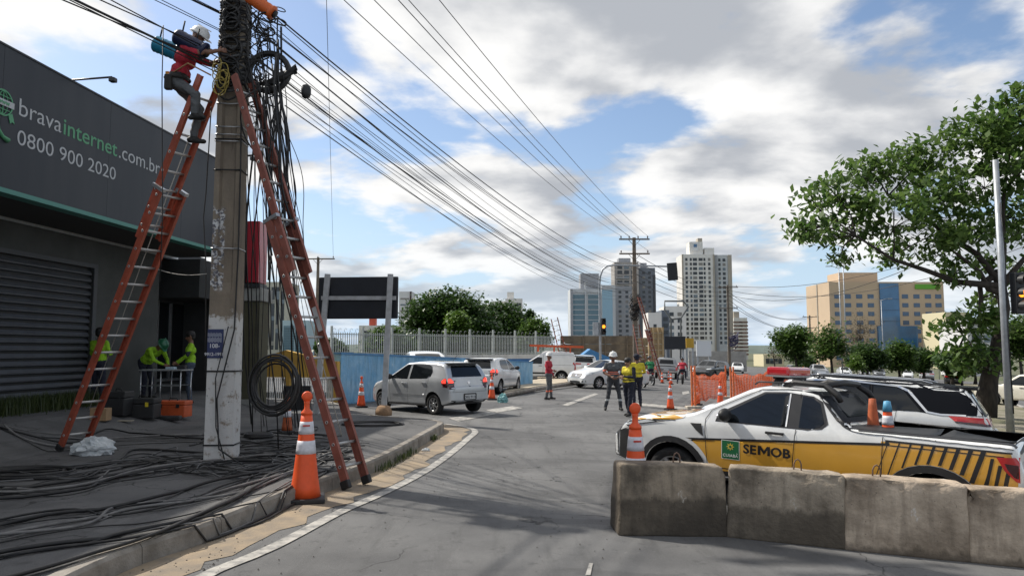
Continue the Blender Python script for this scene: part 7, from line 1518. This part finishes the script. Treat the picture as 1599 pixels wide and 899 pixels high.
# ------------------------------------------------------------------ small things on the forecourt
def fz(x): return min(.5, .152 + max(0, -7.3 - x) * .2677)
def onf(px, py):                                     # point of forecourt or pavement under a pixel
    r = ray(px, py); t = 8.0
    for _ in range(50): h = fz(r.x * t); t += ((h - CZ) / r.z - t) * .6
    return Vector((r.x * t, r.y * t, fz(r.x * t)))
def case(px, py, d, m_, label, parts, rz=.1, nm='tool_case', cat='tool case'):
    q = onf(px, py); t = thing(nm, label, cat, q, rz); m = MB(); m.box((0, 0, d[2] * .36), (d[0], d[1], d[2] * .72), bev=.02); m.build('tray', m_, t); m = MB(); m.box((0, 0, d[2] * .865), (d[0] * 1.02, d[1] * 1.02, d[2] * .27), bev=.02); m.build('lid', m_, t)
    for x in (-.28, .28): m = MB(); m.box((x * d[0], -d[1] * .53, d[2] * .70), (d[0] * .10, .02, d[2] * .22)); m.build('latch', parts, t)
    m = MB(); m.tube([(-.14 * d[0], 0, d[2]), (-.12 * d[0], 0, d[2] + .05), (.12 * d[0], 0, d[2] + .05), (.14 * d[0], 0, d[2])], .012, 6); m.build('handle', PLAST, t); return t
YLA = mat('latch_yellow', (.62, .48, .02), .5)
case(270, 650, (.72, .36, .36), mat('case_orange', (.55, .10, .03), .5, var=.1, vs=6), 'orange hard tool case on the forecourt in front of the metal table', PLAST, -.08)
case(222, 652, (.62, .40, .42), PLAST, 'black tool case with yellow latches beside the shop wall', YLA, .05); case(184, 648, (.44, .40, .50), PLAST, 'taller plain black case between the cardboard box and yellow latches', PLAST, .02)
m = MB(); m.box((0, 0, .05), (.55, .22, .10), bev=.03); tag(m.build('tool_bag', PLAST, None, onf(262, 656), .1), 'flat black tool bag lying against the orange case', 'tool bag')
q = onf(157, 656); t = thing('cardboard_box', 'small brown cardboard box by the ladder foot', 'box', q, .1); m = MB(); m.box((0, 0, .12), (.30, .26, .24)); m.build('carton', mat('cardboard', (.34, .22, .12), .9, var=.12, vs=6), t); m = MB(); m.box((-.09, 0, .247), (.12, .26, .008)); m.build('flap', mat('cardboard', (.34, .22, .12), .9), t)
m = MB(); m.box((0, 0, .006), (.5, .12, .012)); tag(m.build('timber_offcut', mat('offcut', (.38, .34, .26), .8), None, onf(188, 657), .05), 'pale timber offcut lying in front of the black cases', 'plank')
# metal table with papers
q = onf(296, 636); q.z = .5; tbl = thing('metal_table', 'light metal frame table with things on it beside the pole', 'table', (-8.50, 18.3, .40), rad(-4))
for x in (-.5, 0, .5):
    for y in (-.25, .25): m = MB(); m.tube([(x, y, 0), (x, y, .86)], .016, 6); m.build('leg', ALU, tbl)
m = MB(); m.box((0, 0, .875), (1.08, .56, .03)); m.build('table_top', mat('table_top', (.30, .31, .31), .5), tbl); m = MB(); bar(m, (-.5, -.25, .50), (.5, -.25, .50), .025, .025); bar(m, (-.5, .25, .50), (.5, .25, .50), .025, .025); m.build('rail', ALU, tbl)
m = MB(); m.box((0, 0, .03), (.22, .16, .06), bev=.01); tag(m.build('equipment_box', mat('pale_blue', (.42, .52, .58), .5), None, (-8.34, 18.2, 1.292)), 'pale blue grey equipment box on the metal table', 'box'); m = MB(); m.box((0, 0, .05), (.20, .14, .10), bev=.02); tag(m.build('splicing_machine', PLAST, None, (-8.14, 18.35, 1.292)), 'black splicing machine on the metal table', 'tool')
# plastic bag
def bag(c, s_, label, mt, nm='plastic_bag'):
    bm = bmesh.new(); bmesh.ops.create_icosphere(bm, subdivisions=4, radius=1)
    for v in bm.verts:
        n = mn.fractal(v.co * 2.2 + Vector((s_[0] * 9, 2, 4)), .7, 2.1, 4); k = 1 + .28 * n; z = v.co.z; tip = max(0, z) ** 3; v.co = Vector((v.co.x * k * (1 - .45 * tip) * s_[0], v.co.y * k * (1 - .45 * tip) * s_[1], max(-.42, z * k) * s_[2] + .42 * s_[2]))
    me = bpy.data.meshes.new(nm); bm.to_mesh(me); bm.free(); me.materials.append(mt); return tag(obj(nm, me, None, c, .2), label, 'bag')
bag(onf(146, 709), (.30, .20, .19), 'crumpled white plastic bag lying by the orange ladder foot', mat('bag_film', (.50, .53, .54), .35, var=.12, vs=5)); q = on(785, 628); bag(q, (.18, .14, .22), 'teal plastic bag standing beside the cone at the white hatchback', mat('bag_teal', (.20, .42, .42), .5, var=.15, vs=8)); q = on(665, 704); bag(q, (.07, .05, .04), 'crushed clear plastic litter lying by the kerb', mat('bag_film', (.50, .53, .54), .35))
# black board behind the coil
q = on(463, 652, .15); t = thing('black_board', 'black cabinet panel standing behind the cable coil', 'panel', q, .05); hh_ = at(463, 602, q.y).z - q.z; ww_ = 41 * q.y / F; box_part(t, 'panel', (0, 0, hh_ * .62), (ww_, .06, hh_ * .76), mat('panel_black2', (.010, .010, .011), .6))
for x in (-.4, .4): box_part(t, 'leg', (x * ww_, .05, hh_ * .35), (.04, .04, hh_ * .7), DARKM)
# grass along the shutter and weeds at the kerb
def tuft(n, pos, h, spread, label, nm, mt, kind='stuff', z=None):
    m = MB()
    for _ in range(n):
        x, y, zz_ = pos(); a = random.random() * 6; hh = h * random.uniform(.5, 1.2); ln = random.uniform(.1, .6) * hh; w_ = .006 + .004 * random.random(); c, s_ = math.cos(a), math.sin(a)
        m.add([(x - s_ * w_, y + c * w_, zz_), (x + s_ * w_, y - c * w_, zz_), (x + c * ln * .4 + s_ * w_ * .7, y + s_ * ln * .4 - c * w_ * .7, zz_ + hh * .6), (x + c * ln * .4 - s_ * w_ * .7, y + s_ * ln * .4 + c * w_ * .7, zz_ + hh * .6), (x + c * ln, y + s_ * ln, zz_ + hh)], [(0, 1, 2, 3), (3, 2, 4)])
    return tag(m.build(nm, mt), label, 'grass', kind=kind)
GRS = leafmat('grass_blade', (.035, .06, .015), (.09, .11, .035), .3)
def gpos():
    s_ = random.uniform(-1.0, 4.9); tt_ = -1.73 + .04 + abs(random.gauss(0, .28)); p = sh(s_, tt_, 0); return p.x, p.y, fz(p.x) - .01
tuft(4200, gpos, .36, 0, 'uneven grass growing along the foot of the slatted shutter', 'grass', GRS)
def kpos():
    p = random.choice([q for q in dn if 11.0 < q.y < 13.2 or 14.6 < q.y < 15.2]); return p.x + random.gauss(.04, .04), p.y + random.gauss(0, .10), gz(p.x) + .0
tuft(240, kpos, .12, 0, 'small weeds sprouting at the foot of the kerb', 'kerb_weeds', GRS)
